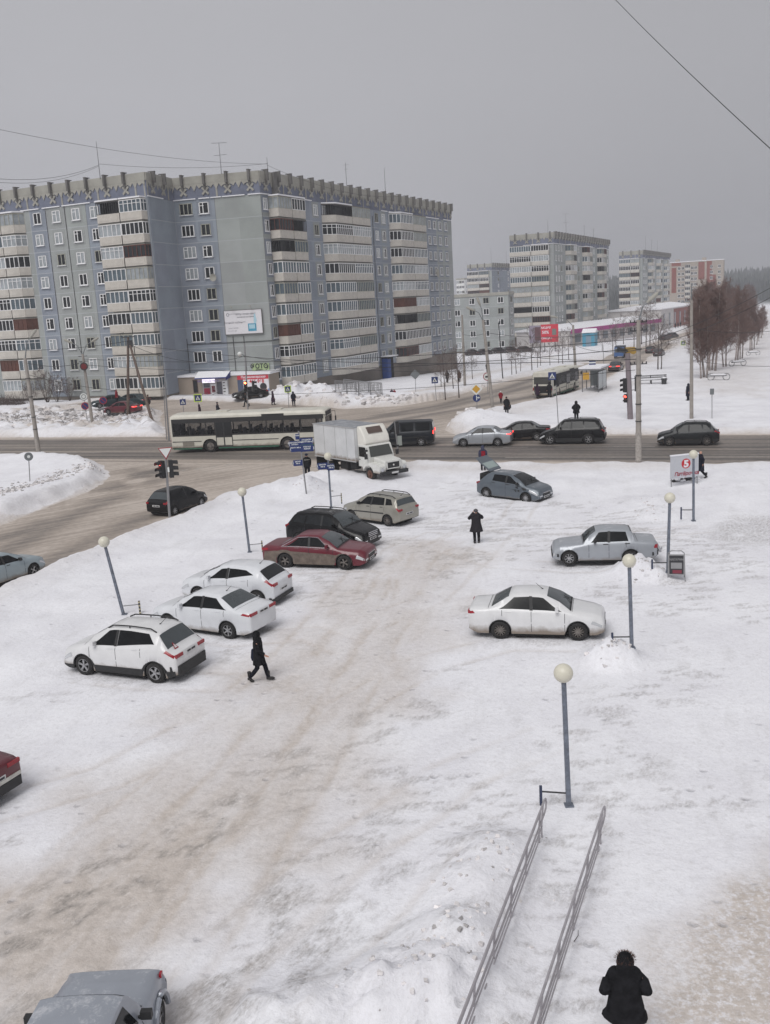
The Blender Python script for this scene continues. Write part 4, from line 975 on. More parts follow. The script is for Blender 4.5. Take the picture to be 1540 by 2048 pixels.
# ================================================================== BUSES, TRUCK, OLD JEEP
M_BUSW = mat('bus_cream', (.58, .56, .49, 1), .45, var=.10, vscale=1.2, mud=.55, snow=.08)
M_BUSG = mat('bus_green_skirt', (.03, .13, .08, 1), .6, var=.3)
M_BUSGL = mat('bus_glass', (.02, .022, .024, 1), .08, spec=.3)
M_BUSGT = mat('see_through_bus_glass', (.01, .012, .014, 1), .06, spec=.3); M_BUSGT.node_tree.nodes['Principled BSDF'].inputs['Alpha'].default_value = .30
M_SEATL = mat('bus_seat_backs', (.10, .10, .13, 1), .8)
M_GREYP = mat('grey_panel', (.22, .20, .17, 1), .7, var=.1)
def wheel_set(root, spots, r, tw=.26, rim=None, double=()):
 for (x, y) in spots:
  sd = 1 if y > 0 else -1; mb = MB()
  mb.lathe([(r * .6, -tw / 2), (r * .92, -tw / 2), (r, -tw * .35), (r, tw * .35), (r * .92, tw / 2), (r * .6, tw / 2)], (x, y, r), 28, 0, 'y', False)
  if x in double: mb.lathe([(r * .6, -tw / 2), (r * .92, -tw / 2), (r, -tw * .35), (r, tw * .35), (r * .92, tw / 2), (r * .6, tw / 2)], (x, y - sd * (tw + .05), r), 28, 0, 'y')
  wh = mb.build('wheel', M_TYRE, root, smooth=True, angle=50)
  mb = MB(); f = sd * tw / 2
  mb.lathe([(r * .61, 0), (r * .58, -sd * .03), (r * .40, -sd * .08), (r * .38, -sd * .02), (r * .22, .0), (r * .20, sd * .06), (r * .01, sd * .06)], (x, y + f, r), 20, 0, 'y'); 
  for k in range(8):
   t = k * math.pi / 4; mb.box((x + math.cos(t) * r * .3, y + f + sd * .01, r + math.sin(t) * r * .3), (.035, .05, .035))
  mb.build('rim', rim or M_RIMD, wh, smooth=True, angle=40)
def bus(name, label, M, L=12.0, Wd=2.5, H=2.95, doors=((-1.8, 1.3),), cut=False):
 root = thing(name, label, 'bus'); hw = Wd / 2; xf, xr = L / 2, -L / 2; ax = [3.05, -2.95]; ar = .60; sill = .38
 # shell: side outline with wheel arches extruded over the width, rounded roof edges
 xs = sorted(set(list(np.linspace(xr, xf, 60)) + [a + ar * k for a in ax for k in (-1, -.95, -.8, -.5, 0, .5, .8, .95, 1)]))
 rings = []
 for x in xs:
  zl = sill
  for a in ax:
   if abs(x - a) < ar: zl = max(zl, .45 + math.sqrt(ar * ar - (x - a) ** 2))
  e_ = max(0, (abs(x) - (L / 2 - .25)) / .25); t = 1 - .05 * e_ * e_; h = H - .12 * e_ * e_
  rings.append([(0, zl), (hw * t, zl), (hw * t, 1.2), (hw * t, 1.35), (hw * .99 * t, H - .42), (hw * .965 * t, h - .22), (hw * .86 * t, h - .06), (0, h)])
 mb = MB(); n = 14
 for x, P in zip(xs, rings): mb.v += [(x, y, z) for y, z in P] + [(x, -y, z) for y, z in P[1:-1]][::-1]
 for i in range(len(xs) - 1):
  for k in range(n):
   k2 = (k + 1) % n
   if k in (3, 10) and xs[i] > xr + .15 and xs[i + 1] < xf - .1: continue
   mb.f.append([i * n + k, i * n + k2, (i + 1) * n + k2, (i + 1) * n + k]); mb.m.append(1 if k in (0, 13) else 0); mb.t.append(None)
 for b_ in (0, (len(xs) - 1) * n): mb.f.append([b_ + k for k in range(n)]); mb.m.append(0); mb.t.append(None)
 mb.build('body', [M, M_UNDER], root, smooth=True, angle=30)
 mb = MB().bb((xr + .4, -hw * .8, .25), (xf - .4, hw * .8, .6)); mb.build('chassis', M_UNDER, root)
 for sd in (-1, 1):
  y = sd * (hw + .004); mb = MB()
  segs = []; x = xr + .12
  mb.bb((xr + .08, y - sd * .02, .40), (xf - .1, y + sd * .006, .44), 0)
  mb.build('skirt_line', M_BLK, root)
  mb = MB()
  for a, b_ in ((xr + .15, ax[1] - .66), (ax[1] + .66, ax[0] - .66), (ax[0] + .66, xf - .15)): mb.bb((a, y - sd * .02, .30), (b_, y + sd * .004, .385))
  mb.build('green_skirt', M_BUSG, root)
  # rubbing strip
  mb = MB()
  for a, b_ in ((xr + .1, ax[1] - .66), (ax[1] + .66, ax[0] - .66), (ax[0] + .66, xf - .1)): mb.bb((a, y - sd * .02, .86), (b_, y + sd * .012, .91))
  mb.build('rubbing_strip', M_BLK, root)
  mb = MB(); mb.bb((xr + .9, y - sd * .02, .50), (xr + 1.8, y + sd * .006, .84)); mb.build('service_hatch', M_GREYP, root)
  x = xr + .22; edges = []; wv = 1.32
  dl = [(d - w_ / 2, d + w_ / 2) for d, w_ in doors] if sd < 0 else []
  while x < xf - .35:
   x2 = min(x + wv, xf - .2); hit = [q for q in dl if q[0] < x2 - .05 and q[1] > x + .05]
   if hit:
    if hit[0][0] - x > .4: edges.append((x, hit[0][0] - .06))
    x = hit[0][1] + .06; continue
   edges.append((x, x2 - .07)); x = x2
  mb = MB(); mb.bb((xr + .14, y - sd * .03, 1.28), (xf - .12, y + sd * .003, 1.40)); mb.bb((xr + .14, y - sd * .03, 2.26), (xf - .12, y + sd * .003, H - .36))
  for a, b_ in edges: mb.bb((b_ - .0, y - sd * .03, 1.38), (b_ + .08, y + sd * .004, 2.28))
  mb.bb((xr + .14, y - sd * .03, 1.38), (xr + .26, y + sd * .004, 2.28)); mb.build('window_band', M_BLK, root)
  for a, b_ in edges:
   mb = MB(); mb.bb((a, y - .004, 1.38), (b_, y + .004, 2.27), 0); wd = mb.build('window', M_BUSGT, root)
  for a, b_ in dl:
   mb = MB(); mb.bb((a, y - sd * .03, .45), (b_, y + sd * .012, 2.32), 0)
   dd = mb.build('door', M_BLK, root); mdx = (a + b_) / 2
   for c0, c1 in ((a + .06, mdx - .05), (mdx + .05, b_ - .06)):
    mb = MB(); mb.bb((c0, y, 1.25), (c1, y + sd * .018, 2.24), 0); mb.bb((c0, y, .52), (c1, y + sd * .018, 1.12), 1); mb.build('door_leaf', [M_BUSGL, M_BUSW], dd)
 mb = MB(); mb.bb((xr + .2, -hw * .93, .62), (xf - .3, hw * .93, .74)); mb.build('floor', M_UNDER, root)
 if not cut:
  mb = MB()
  for k in range(11):
   x = xr + 1.0 + k * .82
   for y0 in (-.75, .75):
    if not (y0 < 0 and any(abs(x - d) < w_ for d, w_ in doors)): mb.bb((x - .22, y0 - .4, 1.12), (x + .2, y0 + .4, 1.2)); mb.bb((x - .28, y0 - .4, 1.12), (x - .22, y0 + .4, 1.78))
  mb.build('seats', M_SEATL, root)
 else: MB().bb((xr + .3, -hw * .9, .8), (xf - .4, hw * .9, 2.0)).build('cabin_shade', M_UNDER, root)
 # ends
 xe = xr - .004; mb = MB(); mb.bb((xe - .01, -hw * .82, 1.55), (xe + .02, hw * .82, 2.35)); mb.build('rear_window', mat('dusty_glass', (.06, .06, .055, 1), .4), root)
 mb = MB(); mb.bb((xe - .012, -hw * .82, .55), (xe + .02, hw * .82, 1.35) if cut else (xe + .02, hw * .7, .95)); mb.build('engine_grille', M_UNDER if cut else M_GREYP, root)
 mb = MB(); mb.bb((xe - .06, -hw * .93, .32), (xe + .06, hw * .93, .52)); mb.build('rear_bumper', M, root)
 for sd in (-1, 1):
  MB().bb((xe - .02, sd * hw * .84, .85), (xe + .02, sd * hw * .93, 1.2)).build('taillight', M_TAIL, root)
  MB().bb((xf - .03, sd * hw * .62, .60), (xf + .012, sd * hw * .85, .78)).build('headlight', M_HEAD, root)
  mb = MB(); mb.tube([(xf - .1, sd * hw * .96, 2.55), (xf + .2, sd * (hw + .18), 2.5), (xf + .22, sd * (hw + .2), 2.1)], .02, 5); mb.box((xf + .22, sd * (hw + .2), 1.95), (.08, .2, .34)); mb.build('wing_mirror', M_BLK, root)
 MB().bb((xf - .02, -hw * .88, 1.15), (xf + .014, hw * .88, 2.35)).build('windscreen', M_BUSGL, root)
 MB().bb((xf - .02, -hw * .7, 2.42), (xf + .016, hw * .7, 2.72)).build('route_display', M_BLK, root)
 for x in (-2.2, 2.0): MB().bb((x - .5, -.4, H - .02), (x + .5, .4, H + .07)).build('roof_hatch', M, root)
 MB().bb((1.2, -hw * 1.002, H - .40), (2.9, -hw * .96, H - .20)).build('roof_vent', M_BLK, root)
 wheel_set(root, [(a, sd * (hw - .17)) for a in ax for sd in (-1, 1)], .47)
 return root
BUS_L = bus('city_bus', 'long cream city bus with green skirt crossing the junction', M_BUSW)
a, b_ = on(422, 905), on(576, 900); hd = math.atan2(b_.y - a.y, b_.x - a.x); 
mid = (a + b_) / 2; n = Vector((-math.sin(hd), math.cos(hd))); sb = (b_ - a).length / 6.0; sb = min(max(sb, 1), 1.13); BUS_L.scale = (sb,) * 3; BUS_L.location = (mid.x + n.x * 1.12 * sb, mid.y + n.y * 1.12 * sb, mid.z - .01); BUS_L.rotation_euler = (0, 0, hd)
BUS_R = bus('city_bus', 'cream bus with open black engine bay standing at the bus stop', M_BUSW, L=9.5, doors=((-3.3, 1.1), (0.5, 1.3), (3.6, .9)), cut=True)
a = on(1085, 797); q = on(1190, 762); hd = math.atan2(q.y - a.y, q.x - a.x)
BUS_R.location = (a.x + math.cos(hd) * 4.9, a.y + math.sin(hd) * 4.9, a.z); BUS_R.rotation_euler = (0, 0, hd)
# ---- box truck
TW = mat('truck_box_white', (.60, .61, .62, 1), .5, var=.12, vscale=.8, mud=1.35)
TC = mat('truck_cab_white', (.66, .66, .63, 1), .4, var=.08, mud=.7)
TR_ = mat('fairing_white', (.74, .72, .66, 1), .4, var=.06, vscale=2)
root = thing('box_truck', 'white refrigerated box truck with bonneted cab parked on the snow edge', 'truck')
# origin midway between axles, faces +x; wheelbase 4.5
mb = MB(); mb.bb((-3.75, -1.15, 1.15), (1.05, 1.15, 3.30)); box = mb.build('cargo_box', TW, root)
mb = MB()
for x in (-3.74, -2.5, -1.2, .1, 1.03): mb.bb((x - .02, -1.16, 1.14), (x + .02, -1.153, 3.3)); mb.bb((x - .02, 1.153, 1.14), (x + .02, 1.16, 3.3))
for y in (-1.165, 1.165): mb.bb((-3.77, y - .02, 1.10), (1.07, y + .02, 1.17)); mb.bb((-3.77, y - .02, 3.27), (1.07, y + .02, 3.33))
mb.build('box_edging', mat('box_edging_grey', (.40, .40, .40, 1), .5), box)
MB().bb((-3.70, -1.1, 3.303), (1.0, 1.1, 3.33)).build('box_roof', mat('dusty_grey_roof', (.25, .26, .28, 1), .8, var=.2, snow=.06, vscale=1.2), box)
# fairing
mb = MB(); pr = [(1.07, 2.15), (1.75, 2.18), (1.95, 2.35), (1.85, 2.75), (1.55, 3.2), (1.35, 3.42), (1.07, 3.40)]
mb.prism(pr, -.98, .98, 0, 'y'); fa = mb.build('roof_fairing', TR_, root, smooth=True, angle=25)
bv = fa.modifiers.new('b', 'BEVEL'); bv.width = .07; bv.segments = 2
mb = MB(); mb.prism([(1.78, 2.95), (1.70, 3.10), (1.50, 3.33), (1.44, 3.26), (1.62, 2.98)], -.55, .55, 0, 'y'); mb.build('cooler_grille', mat('cooler_brown_grille', (.10, .07, .06, 1), .7), fa)
# cab: doors, roof, bonnet
mb = MB(); cab = [(1.08, .85), (2.25, .85), (2.30, 1.45), (2.02, 2.18), (1.90, 2.26), (1.12, 2.28), (1.08, 2.2)]
mb.prism(cab, -1.0, 1.0, 0, 'y'); cb = mb.build('cab', TC, root); bv = cb.modifiers.new('b', 'BEVEL'); bv.width = .05; bv.segments = 2
mb = MB(); mb.prism([(2.27, .80), (3.42, .82), (3.47, 1.22), (3.40, 1.36), (2.28, 1.50)], -.68, .68, 0, 'y'); bn = mb.build('bonnet', TC, root); bv = bn.modifiers.new('b', 'BEVEL'); bv.width = .09; bv.segments = 3
for sd in (-1, 1):
 ys = sorted((sd * .60, sd * 1.08)); mb = MB()
 arc = [(2.25 + .56 * math.cos(t), .44 + .56 * math.sin(t)) for t in np.linspace(0, math.pi, 12)]
 out_ = [(3.44, .62), (3.46, 1.0), (3.30, 1.14), (2.30, 1.20), (1.62, .92), (1.62, .70)]
 mb.prism([(2.81, .60)] + [(p[0], p[1]) for p in arc[1:-1]] + [(1.69, .70), (1.62, .90), (2.2, 1.2), (3.3, 1.14), (3.45, 1.02), (3.44, .60)], ys[0], ys[1], 0, 'y')
 fn = mb.build('front_wing', TC, root)
 mb = MB(); mb.lathe([(.13, -.01), (.13, .02), (.10, .03)], (3.46, sd * .86, .80), 14, 0, 'x'); mb.build('headlight', M_HEAD, root)
 mb = MB(); mb.prism([(1.22, 1.50), (2.05, 1.50), (1.93, 2.12), (1.22, 2.12)], sd * 1.0, sd * 1.012, 0, 'y'); mb.build('side_window', M_GLASS, root)
 mb = MB(); mb.bb((1.15, sd * 1.0, .90), (1.165, sd * 1.006, 2.2)); mb.bb((2.14, sd * 1.0, .90), (2.155, sd * 1.006, 1.5)); mb.bb((1.2, sd * 1.0, 1.3), (1.34, sd * 1.03, 1.34)); mb.build('door_seam', M_DARKTXT, root)
 mb = MB(); mb.tube([(2.1, sd * 1.0, 2.1), (2.35, sd * 1.22, 2.05)], .015, 5); mb.box((2.35, sd * 1.25, 1.98), (.08, .22, .12)); mb.tube([(2.05, sd * 1.0, 1.5), (2.3, sd * 1.22, 1.6)], .015, 5); mb.box((2.3, sd * 1.24, 1.6), (.08, .2, .32)); mb.build('wing_mirror', M_BLK, root)
mb = MB(); a_ = Vector((2.285, 0, 1.52)); b2 = Vector((2.035, 0, 2.16))
mb.add([(a_.x + .015, -.88, a_.z), (a_.x + .015, .88, a_.z), (b2.x + .015, .80, b2.z), (b2.x + .015, -.80, b2.z)], [(0, 1, 2, 3)]); mb.build('windscreen', mat('truck_windscreen', (.06, .065, .06, 1), .12), root)
mb = MB(); mb.bb((3.44, -.46, .86), (3.485, .46, 1.22)); gr = mb.build('grille', M_BLK, root)
mb = MB(); mb.bb((3.46, -.52, .80), (3.492, .52, .86)); mb.bb((3.46, -.52, 1.22), (3.492, .52, 1.29)); mb.bb((3.46, -.52, .8), (3.492, -.46, 1.29)); mb.bb((3.46, .46, .8), (3.492, .52, 1.29)); mb.lathe([(.06, 0), (.06, .02)], (3.487, 0, 1.04), 10, 0, 'x'); mb.build('grille_frame', TC, gr)
mb = MB(); mb.bb((3.42, -1.06, .46), (3.62, 1.06, .68)); mb.build('front_bumper', M_BLK, root)
MB().bb((3.62, -.26, .52), (3.635, .26, .63)).build('number_plate', M_PLATE, root)
mb = MB(); mb.bb((-3.6, -.42, .80), (2.6, -.28, 1.02)); mb.bb((-3.6, .28, .80), (2.6, .42, 1.02)); mb.bb((-3.6, -1.1, 1.02), (1.0, 1.1, 1.14)); mb.bb((-.9, -1.05, .52), (-.1, -.55, 1.0)); mb.bb((.1, -.95, .6), (.8, -.6, 1.0)); mb.bb((-.9, .55, .52), (.3, 1.05, 1.0)); mb.tube([(-2.25, -1, .44), (-2.25, 1, .44)], .09, 8); mb.tube([(2.25, -.9, .44), (2.25, .9, .44)], .07, 8); mb.build('chassis', M_UNDER, root)
mb = MB(); mb.bb((-3.72, -1.1, .42), (-3.68, -.25, 1.02)); mb.bb((-3.72, .25, .42), (-3.68, 1.1, 1.02)); mb.build('mud_flap', M_BLK, root)
wheel_set(root, [(2.25, .86), (2.25, -.86)], .44, .24, mat('rusty_rim', (.13, .06, .04, 1), .8, var=.4, vscale=8)); wheel_set(root, [(-2.25, .92), (-2.25, -.92)], .44, .24, double=(-2.25,))
a, b_ = on(664, 951), on(743, 966); hd = math.atan2(b_.y - a.y, b_.x - a.x)
sc = min(max((b_ - a).length / 4.5, 1), 1.13); root.scale = (sc,) * 3; mid = (a + b_) / 2; n = Vector((-math.sin(hd), math.cos(hd))); root.location = (mid.x + n.x * .9 * sc, mid.y + n.y * .9 * sc, mid.z - .02); root.rotation_euler = (0, 0, hd)
TRUCK = root
# ---- silver old off-road car, bottom left, seen from above and behind
P_NIVA = paint('silver_jeep_paint', (150, 155, 164), metal=.15, snow=.10, mud=.3)
nt_ = [(0, .62), (.03, .74), (.10, .90), (.5, .98), (1.12, 1.04), (1.17, 1.06), (1.46, 1.52), (1.58, 1.62), (2.4, 1.68), (3.2, 1.63), (3.3, 1.55), (3.62, 1.10), (3.68, 1.0), (3.72, .8)]
niva = dict(shape=dict(L=3.72, Wd=1.68, top=nt_, belt=[(0, .6), (.1, .84), (1.3, .98), (3.5, 1.0), (3.72, .75)], fo=.62, wb=2.2, wr=.34, tumble=.22, nose=.93, tailw=.93, sill=.34), ws=(1.17, 1.50), rw=(3.60, 3.34),
   windows=[((2.42, 5.1), (1.5, 5.1), (1.72, 5.88), (2.42, 5.88)), ((3.3, 5.1), (2.52, 5.1), (2.52, 5.88), (3.15, 5.88))], head=(.02, .08, 3.4, 4.6), tail=(.1, 3.8, 4.8, .65, .9, .75), handles=(2.3,), seams=[(1.4, 2.3, 4.9), (2.48, 2.3, 4.9)], clad=2.4, mirror=1.42, spokes=9, mirror_mat=M_BLK, fbump=(.42, .56), rbump=(.42, .56), rim=M_RIM, handle_mat=M_BLK)
r = make_car('parked_car', 'silver old off-road car seen from above with snow on its bonnet, bottom left', 'car', niva, P_NIVA)
for sd in (-1, 1):
 for ax_ in (1.1, -1.1):
  pts = [Vector((ax_ + .40 * math.cos(t), sd * .86, .34 + .42 * math.sin(t))) for t in np.linspace(0, math.pi, 14)]; MB().tube(pts, .05, 6).build('wheel_arch_flare', P_NIVA, r)
MB().bb((1.50, -.80, .80), (1.60, -.76, .87)).build('side_lamp', M_TAIL, r)
NV = r
r.location = (0, 0, 0)
fa, fb = GZ(145, 1944, .92), GZ(320, 1936, .92); hd = math.atan2(fb.y - fa.y, fb.x - fa.x) + R(90); fm = (fa + fb) / 2
NV.location = (fm.x - 1.70 * math.cos(hd), fm.y - 1.70 * math.sin(hd), gz(fm.x, fm.y - 1)); NV.rotation_euler = (0, 0, hd)
ca_, da_ = G(43, 1584), G(0, 1612); rv = (ca_ - da_).normalized(); hv = Vector((-rv.y, rv.x))
cc = Vector(ca_[:2]) - Vector(rv[:2]) * .85 + Vector(hv[:2]) * 2.3
PR.location = (cc.x, cc.y, gz(cc.x, cc.y)); PR.rotation_euler = (0, 0, math.atan2(hv.y, hv.x))
for q in (NV, PR):
 if '_hw' in q.keys(): del q['_hw']; del q['_wb']
for q in list(COL.objects):
 if '_hw' in q.keys(): del q['_hw']
 if '_wb' in q.keys(): del q['_wb']
# ================================================================== APARTMENT BLOCKS
M_BLUE = mat('blue_panel_plaster', C3(140, 147, 158), .9, var=.10, vscale=.35, tint=True, bump=.3, bscale=6)
M_GRN = mat('grey_green_panel_plaster', C3(156, 160, 159), .9, var=.10, vscale=.35, tint=True, bump=.3, bscale=6)
M_CONC = mat('weathered_concrete', C3(158, 156, 148), .9, var=.12, vscale=.8, bump=.3, bscale=8)
M_CONCD = mat('dark_concrete', C3(104, 102, 100), .9, var=.2, vscale=.8)
M_ATTB = mat('attic_blue', C3(110, 115, 131), .9, var=.18, vscale=.5)
M_PLINTH = mat('plinth_brown', C3(122, 115, 108), .95, var=.15, vscale=.4, bump=.3)
M_BALC = mat('balcony_beige', C3(190, 185, 177), .85, var=.12, vscale=1.3, bump=.2)
M_SLAB = mat('balcony_slab', C3(120, 118, 112), .9, var=.2)
M_WF = mat('window_frame_white', C3(228, 228, 228), .6)
M_WFB = mat('window_frame_brown', C3(92, 48, 38), .7, var=.2)
M_WFG = mat('window_frame_grey', C3(160, 160, 150), .7, var=.15)
M_WG = mat('window_glass', (.02, .023, .026, 1), .15, spec=.3, var=.6, vscale=.5, coord='Object')
M_WGL = mat('curtained_glass', C3(150, 156, 160), .3, var=.35, vscale=.9)
M_WGB = mat('blue_grey_glass', C3(84, 96, 104), .2, var=.35, vscale=.7)
M_BRW = mat('brown_boarding', C3(86, 52, 42), .8, var=.25, vscale=1.0)
M_SNOWT = mat('snow_cap', (.80, .80, .83, 1), .8)
M_JOINT = mat('panel_joint', C3(112, 114, 116), .9)
M_JOINTL = mat('pale_panel_joint', C3(176, 180, 184), .9)
M_ROOF = mat('roof_snow', (.74, .74, .77, 1), .85, var=.05, bump=.3, bscale=2)
M_STEEL = mat('grey_steel', (.16, .16, .17, 1), .5, metal=.5)
M_BLKST = mat('black_steel', (.03, .03, .032, 1), .6)
def fr(u, n):    # facade frame: (s, d, z) -> local xyz, u along, n outward
 return lambda s, d, z: (u[0] * s + n[0] * d, u[1] * s + n[1] * d, z)
def fbox(mb, F, s0, s1, d0, d1, z0, z1, mi=0, tint=None):
 vs = [F(s, d, z) for s in (s0, s1) for d in (d0, d1) for z in (z0, z1)]
 mb.add(vs, [(0, 1, 3, 2), (4, 6, 7, 5), (0, 4, 5, 1), (2, 3, 7, 6), (0, 2, 6, 4), (1, 5, 7, 3)], mi, tint)
def fprism(mb, F, poly, d0, d1, mi=0):
 n = len(poly); vs = [F(s, d0, z) for s, z in poly] + [F(s, d1, z) for s, z in poly]
 mb.add(vs, [tuple(range(n - 1, -1, -1)), tuple(range(n, 2 * n))] + [(i, (i + 1) % n, n + (i + 1) % n, n + i) for i in range(n)], mi)
_WC = {}
def window_mesh(kind, w_, h, hue=None):
 """local: x along the wall, -y outwards, z up, origin at sill centre"""
 key = (kind, w_, h, hue)
 if key in _WC: return _WC[key]
 mb = MB(); t = .10
 # sunk-looking reveal: surround standing proud of the wall, glass behind it
 mb.bb((-w_ / 2, -.03, 0), (w_ / 2, .02, h), 1)
 for a, b_ in (((-w_ / 2 - .02, 0), (-w_ / 2 + t, h)), ((w_ / 2 - t, 0), (w_ / 2 + .02, h)), ((-w_ / 2, 0), (w_ / 2, t)), ((-w_ / 2, h - t * .9), (w_ / 2, h))): mb.bb((a[0], -.085, a[1]), (b_[0], -.028, b_[1]), 0)
 n = 3 if w_ > 1.55 else 2
 for k in range(1, n):
  x = -w_ / 2 + w_ * (k / n if kind != 'b' else (.40 if n == 2 else k / n)); mb.bb((x - t * .55, -.08, 0), (x + t * .55, -.028, h), 0)
 if kind in 'bc': mb.bb((-w_ / 2, -.078, h * .68), (-w_ / 2 + w_ / n, -.028, h * .68 + t * .8), 0)
 mb.bb((-w_ / 2 - .10, -.20, -.06), (w_ / 2 + .10, -.03, 0.0), 2)
 if hue: a = w_ / 2 + .38; mb.bb((-a, -.012, -.35), (a, .01, h + .35), 3, (.88, .88, .88) if hue == 1 else (.91, .91, .91))
 me = mb.mesh('window', [M_WF if kind != 'd' else M_WFG, M_WG if kind in 'abd' else M_WGL, M_SNOWT, M_BLUE if hue == 1 else M_GRN]); _WC[key] = me; return me
_GZ = {}
def glazing_mesh(style, plan, h=1.5):
 key = (style, tuple(plan))
 if key in _GZ: return _GZ[key]
 FRM = {'w': M_WF, 'b': M_WFB, 'g': M_WFG, 'o': M_BLKST, 'x': M_BRW, 'd': M_WFB}[style[0]]; GL = {'d': M_WG, 'l': M_WGL, 'b': M_WGB, 'r': M_BRW}[style[1]]
 mb = MB()
 for (ax, ay), (bx, by) in zip(plan[:-1], plan[1:]):
  d = Vector((bx - ax, by - ay)); l = d.length; d.normalize(); nn = Vector((-d.y, d.x))
  F = lambda s, dd, z: (ax + d.x * s + nn.x * dd, ay + d.y * s + nn.y * dd, z)
  if style[0] != 'o': fbox(mb, F, 0, l, .04, .08, 0, h, 1)
  else: fbox(mb, F, 0, l, .9, .94, 0, h + .1, 1)
  m_ = max(2, int(l / (.62 if style[0] != 'o' else .35)))
  tk = .045 if style[0] in 'wgbd' else .025
  for k in range(m_ + 1): s = l * k / m_; fbox(mb, F, s - tk, s + tk, -.02, .045, 0, h, 0)
  fbox(mb, F, 0, l, -.025, .045, 0, .07, 0); fbox(mb, F, 0, l, -.025, .045, h - .09, h, 0)
  if style[0] in 'wb' and style[-1] == 't': fbox(mb, F, 0, l, -.022, .045, h * .66, h * .66 + .06, 0)
 me = mb.mesh('glazing', [FRM, GL]); _GZ[key] = me; return me
_BP = {}
def parapet_mesh(plan, h=1.05, st=2.7):
 key = (tuple(plan), st)
 if key in _BP: return _BP[key]
 mb = MB()
 for (ax, ay), (bx, by) in zip(plan[:-1], plan[1:]):
  d = Vector((bx - ax, by - ay)); l = d.length; d.normalize(); nn = Vector((-d.y, d.x))
  F = lambda s, dd, z: (ax + d.x * s + nn.x * dd, ay + d.y * s + nn.y * dd, z)
  fbox(mb, F, .02, l - .02, -.02, .08, 0, h, 0)
  if l > 2: fbox(mb, F, .25, l - .25, -.045, 0, .22, h - .18, 0)
 poly = list(plan); 
 if plan[0][1] != 0: poly = [(plan[0][0], 0)] + poly
 if plan[-1][1] != 0: poly = poly + [(plan[-1][0], 0)]
 mb.prism(poly, -.06, .10, 1); mb.prism(poly, h + 1.50, h + 1.62, 1)
 me = mb.mesh('balcony', [M_BALC, M_SLAB]); _BP[key] = me; return me
STY = ['wdt', 'wl', 'wb', 'wdt', 'wbt', 'bd', 'gl', 'wd', 'wd', 'xr', 'gb', 'wlt', 'wl', 'gb', 'wb', 'gl', 'wb', 'wd', 'wlt', 'gl', 'od']
def attic(root, F, L, z0, z1, first=1.2, step=3.1, snow=True, detail=True):
 H = z1 - z0; mb = MB()
 fbox(mb, F, 0, L, -.35, 0.0, z0, z1, 0); fbox(mb, F, -.03, L + .03, -.40, .16, z1 - .95, z1, 0)
 ns = max(1, int((L - first) // step) + 1); br = [first + k * step for k in range(ns) if first + k * step < L - .2]
 tw = step / 4.0; zb = z0 + .42; zt = z1 - .95
 fbox(mb, F, 0, L, -.02, .03, z0, zb, 1); fbox(mb, F, 0, L, -.02, .035, zb, zt, 1)
 # saw-tooth fringe hanging from the cornice
 edge = br[0] - step / 2; s = edge
 while s < L:
  for k in range(4):
   a, b_ = s + k * tw, s + (k + 1) * tw; mid = (a + b_) / 2
   a2, b2 = max(a, 0), min(b_, L)
   if b2 - a2 < .15: continue
   deep = .70 if k in (0, 3) else .55; top = .20 if k in (0, 3) else .35
   fprism(mb, F, [(a2, zt), (a2, zt - deep - (.25 if k in (0,) else 0)), (mid if a2 < mid < b2 else (a2 + b2) / 2, zt - top), (b2, zt - deep - (.25 if k == 3 else 0)), (b2, zt)], .03, .14, 0)
  s += step
 for k, s in enumerate(br):
  if k % 2 and s + step / 2 < L: fbox(mb, F, s + step / 2 - .12, s + step / 2 + .12, .03, .10, z0, zt, 0)
 at = mb.build('attic_frieze', [M_CONC, M_ATTB], root)
 for s in br:
  mb = MB(); fbox(mb, F, s - .14, s + .14, .0, .62, z1 - 1.15, z1 + .22, 0); fbox(mb, F, s - .16, s + .16, -.3, .64, z1 + .16, z1 + .26, 0)
  fbox(mb, F, s - .13, s + .13, .0, .35, z1 - 1.7, z1 - 1.15, 0); mb.build('cornice_bracket', M_CONCD, at)
  if detail:
   mb = MB(); cz = z0 + .95
   for sg in (-1, 1):
    a = R(45 * sg); c_, s_ = math.cos(a), math.sin(a)
    q = lambda p, r_: (s + p * c_ - r_ * s_, cz + p * s_ + r_ * c_)
    fprism(mb, F, [q(-.62, -.13), q(.62, -.13), q(.62, .13), q(-.62, .13)], .04, .20 + .01 * sg, 0)
   mb.build('cross_ornament', M_CONC, at)
 if snow:
  mb = MB(); s = 0
  while s < L - .5:
   l = random.uniform(1.5, 5); l = min(l, L - s)
   if random.random() < .8: fbox(mb, F, s, s + l, .0, .17, z0 - .02, z0 + .10, 0)
   s += l + random.uniform(0, .8)
  mb.build('ledge_snow', M_SNOWT, at)
 return at
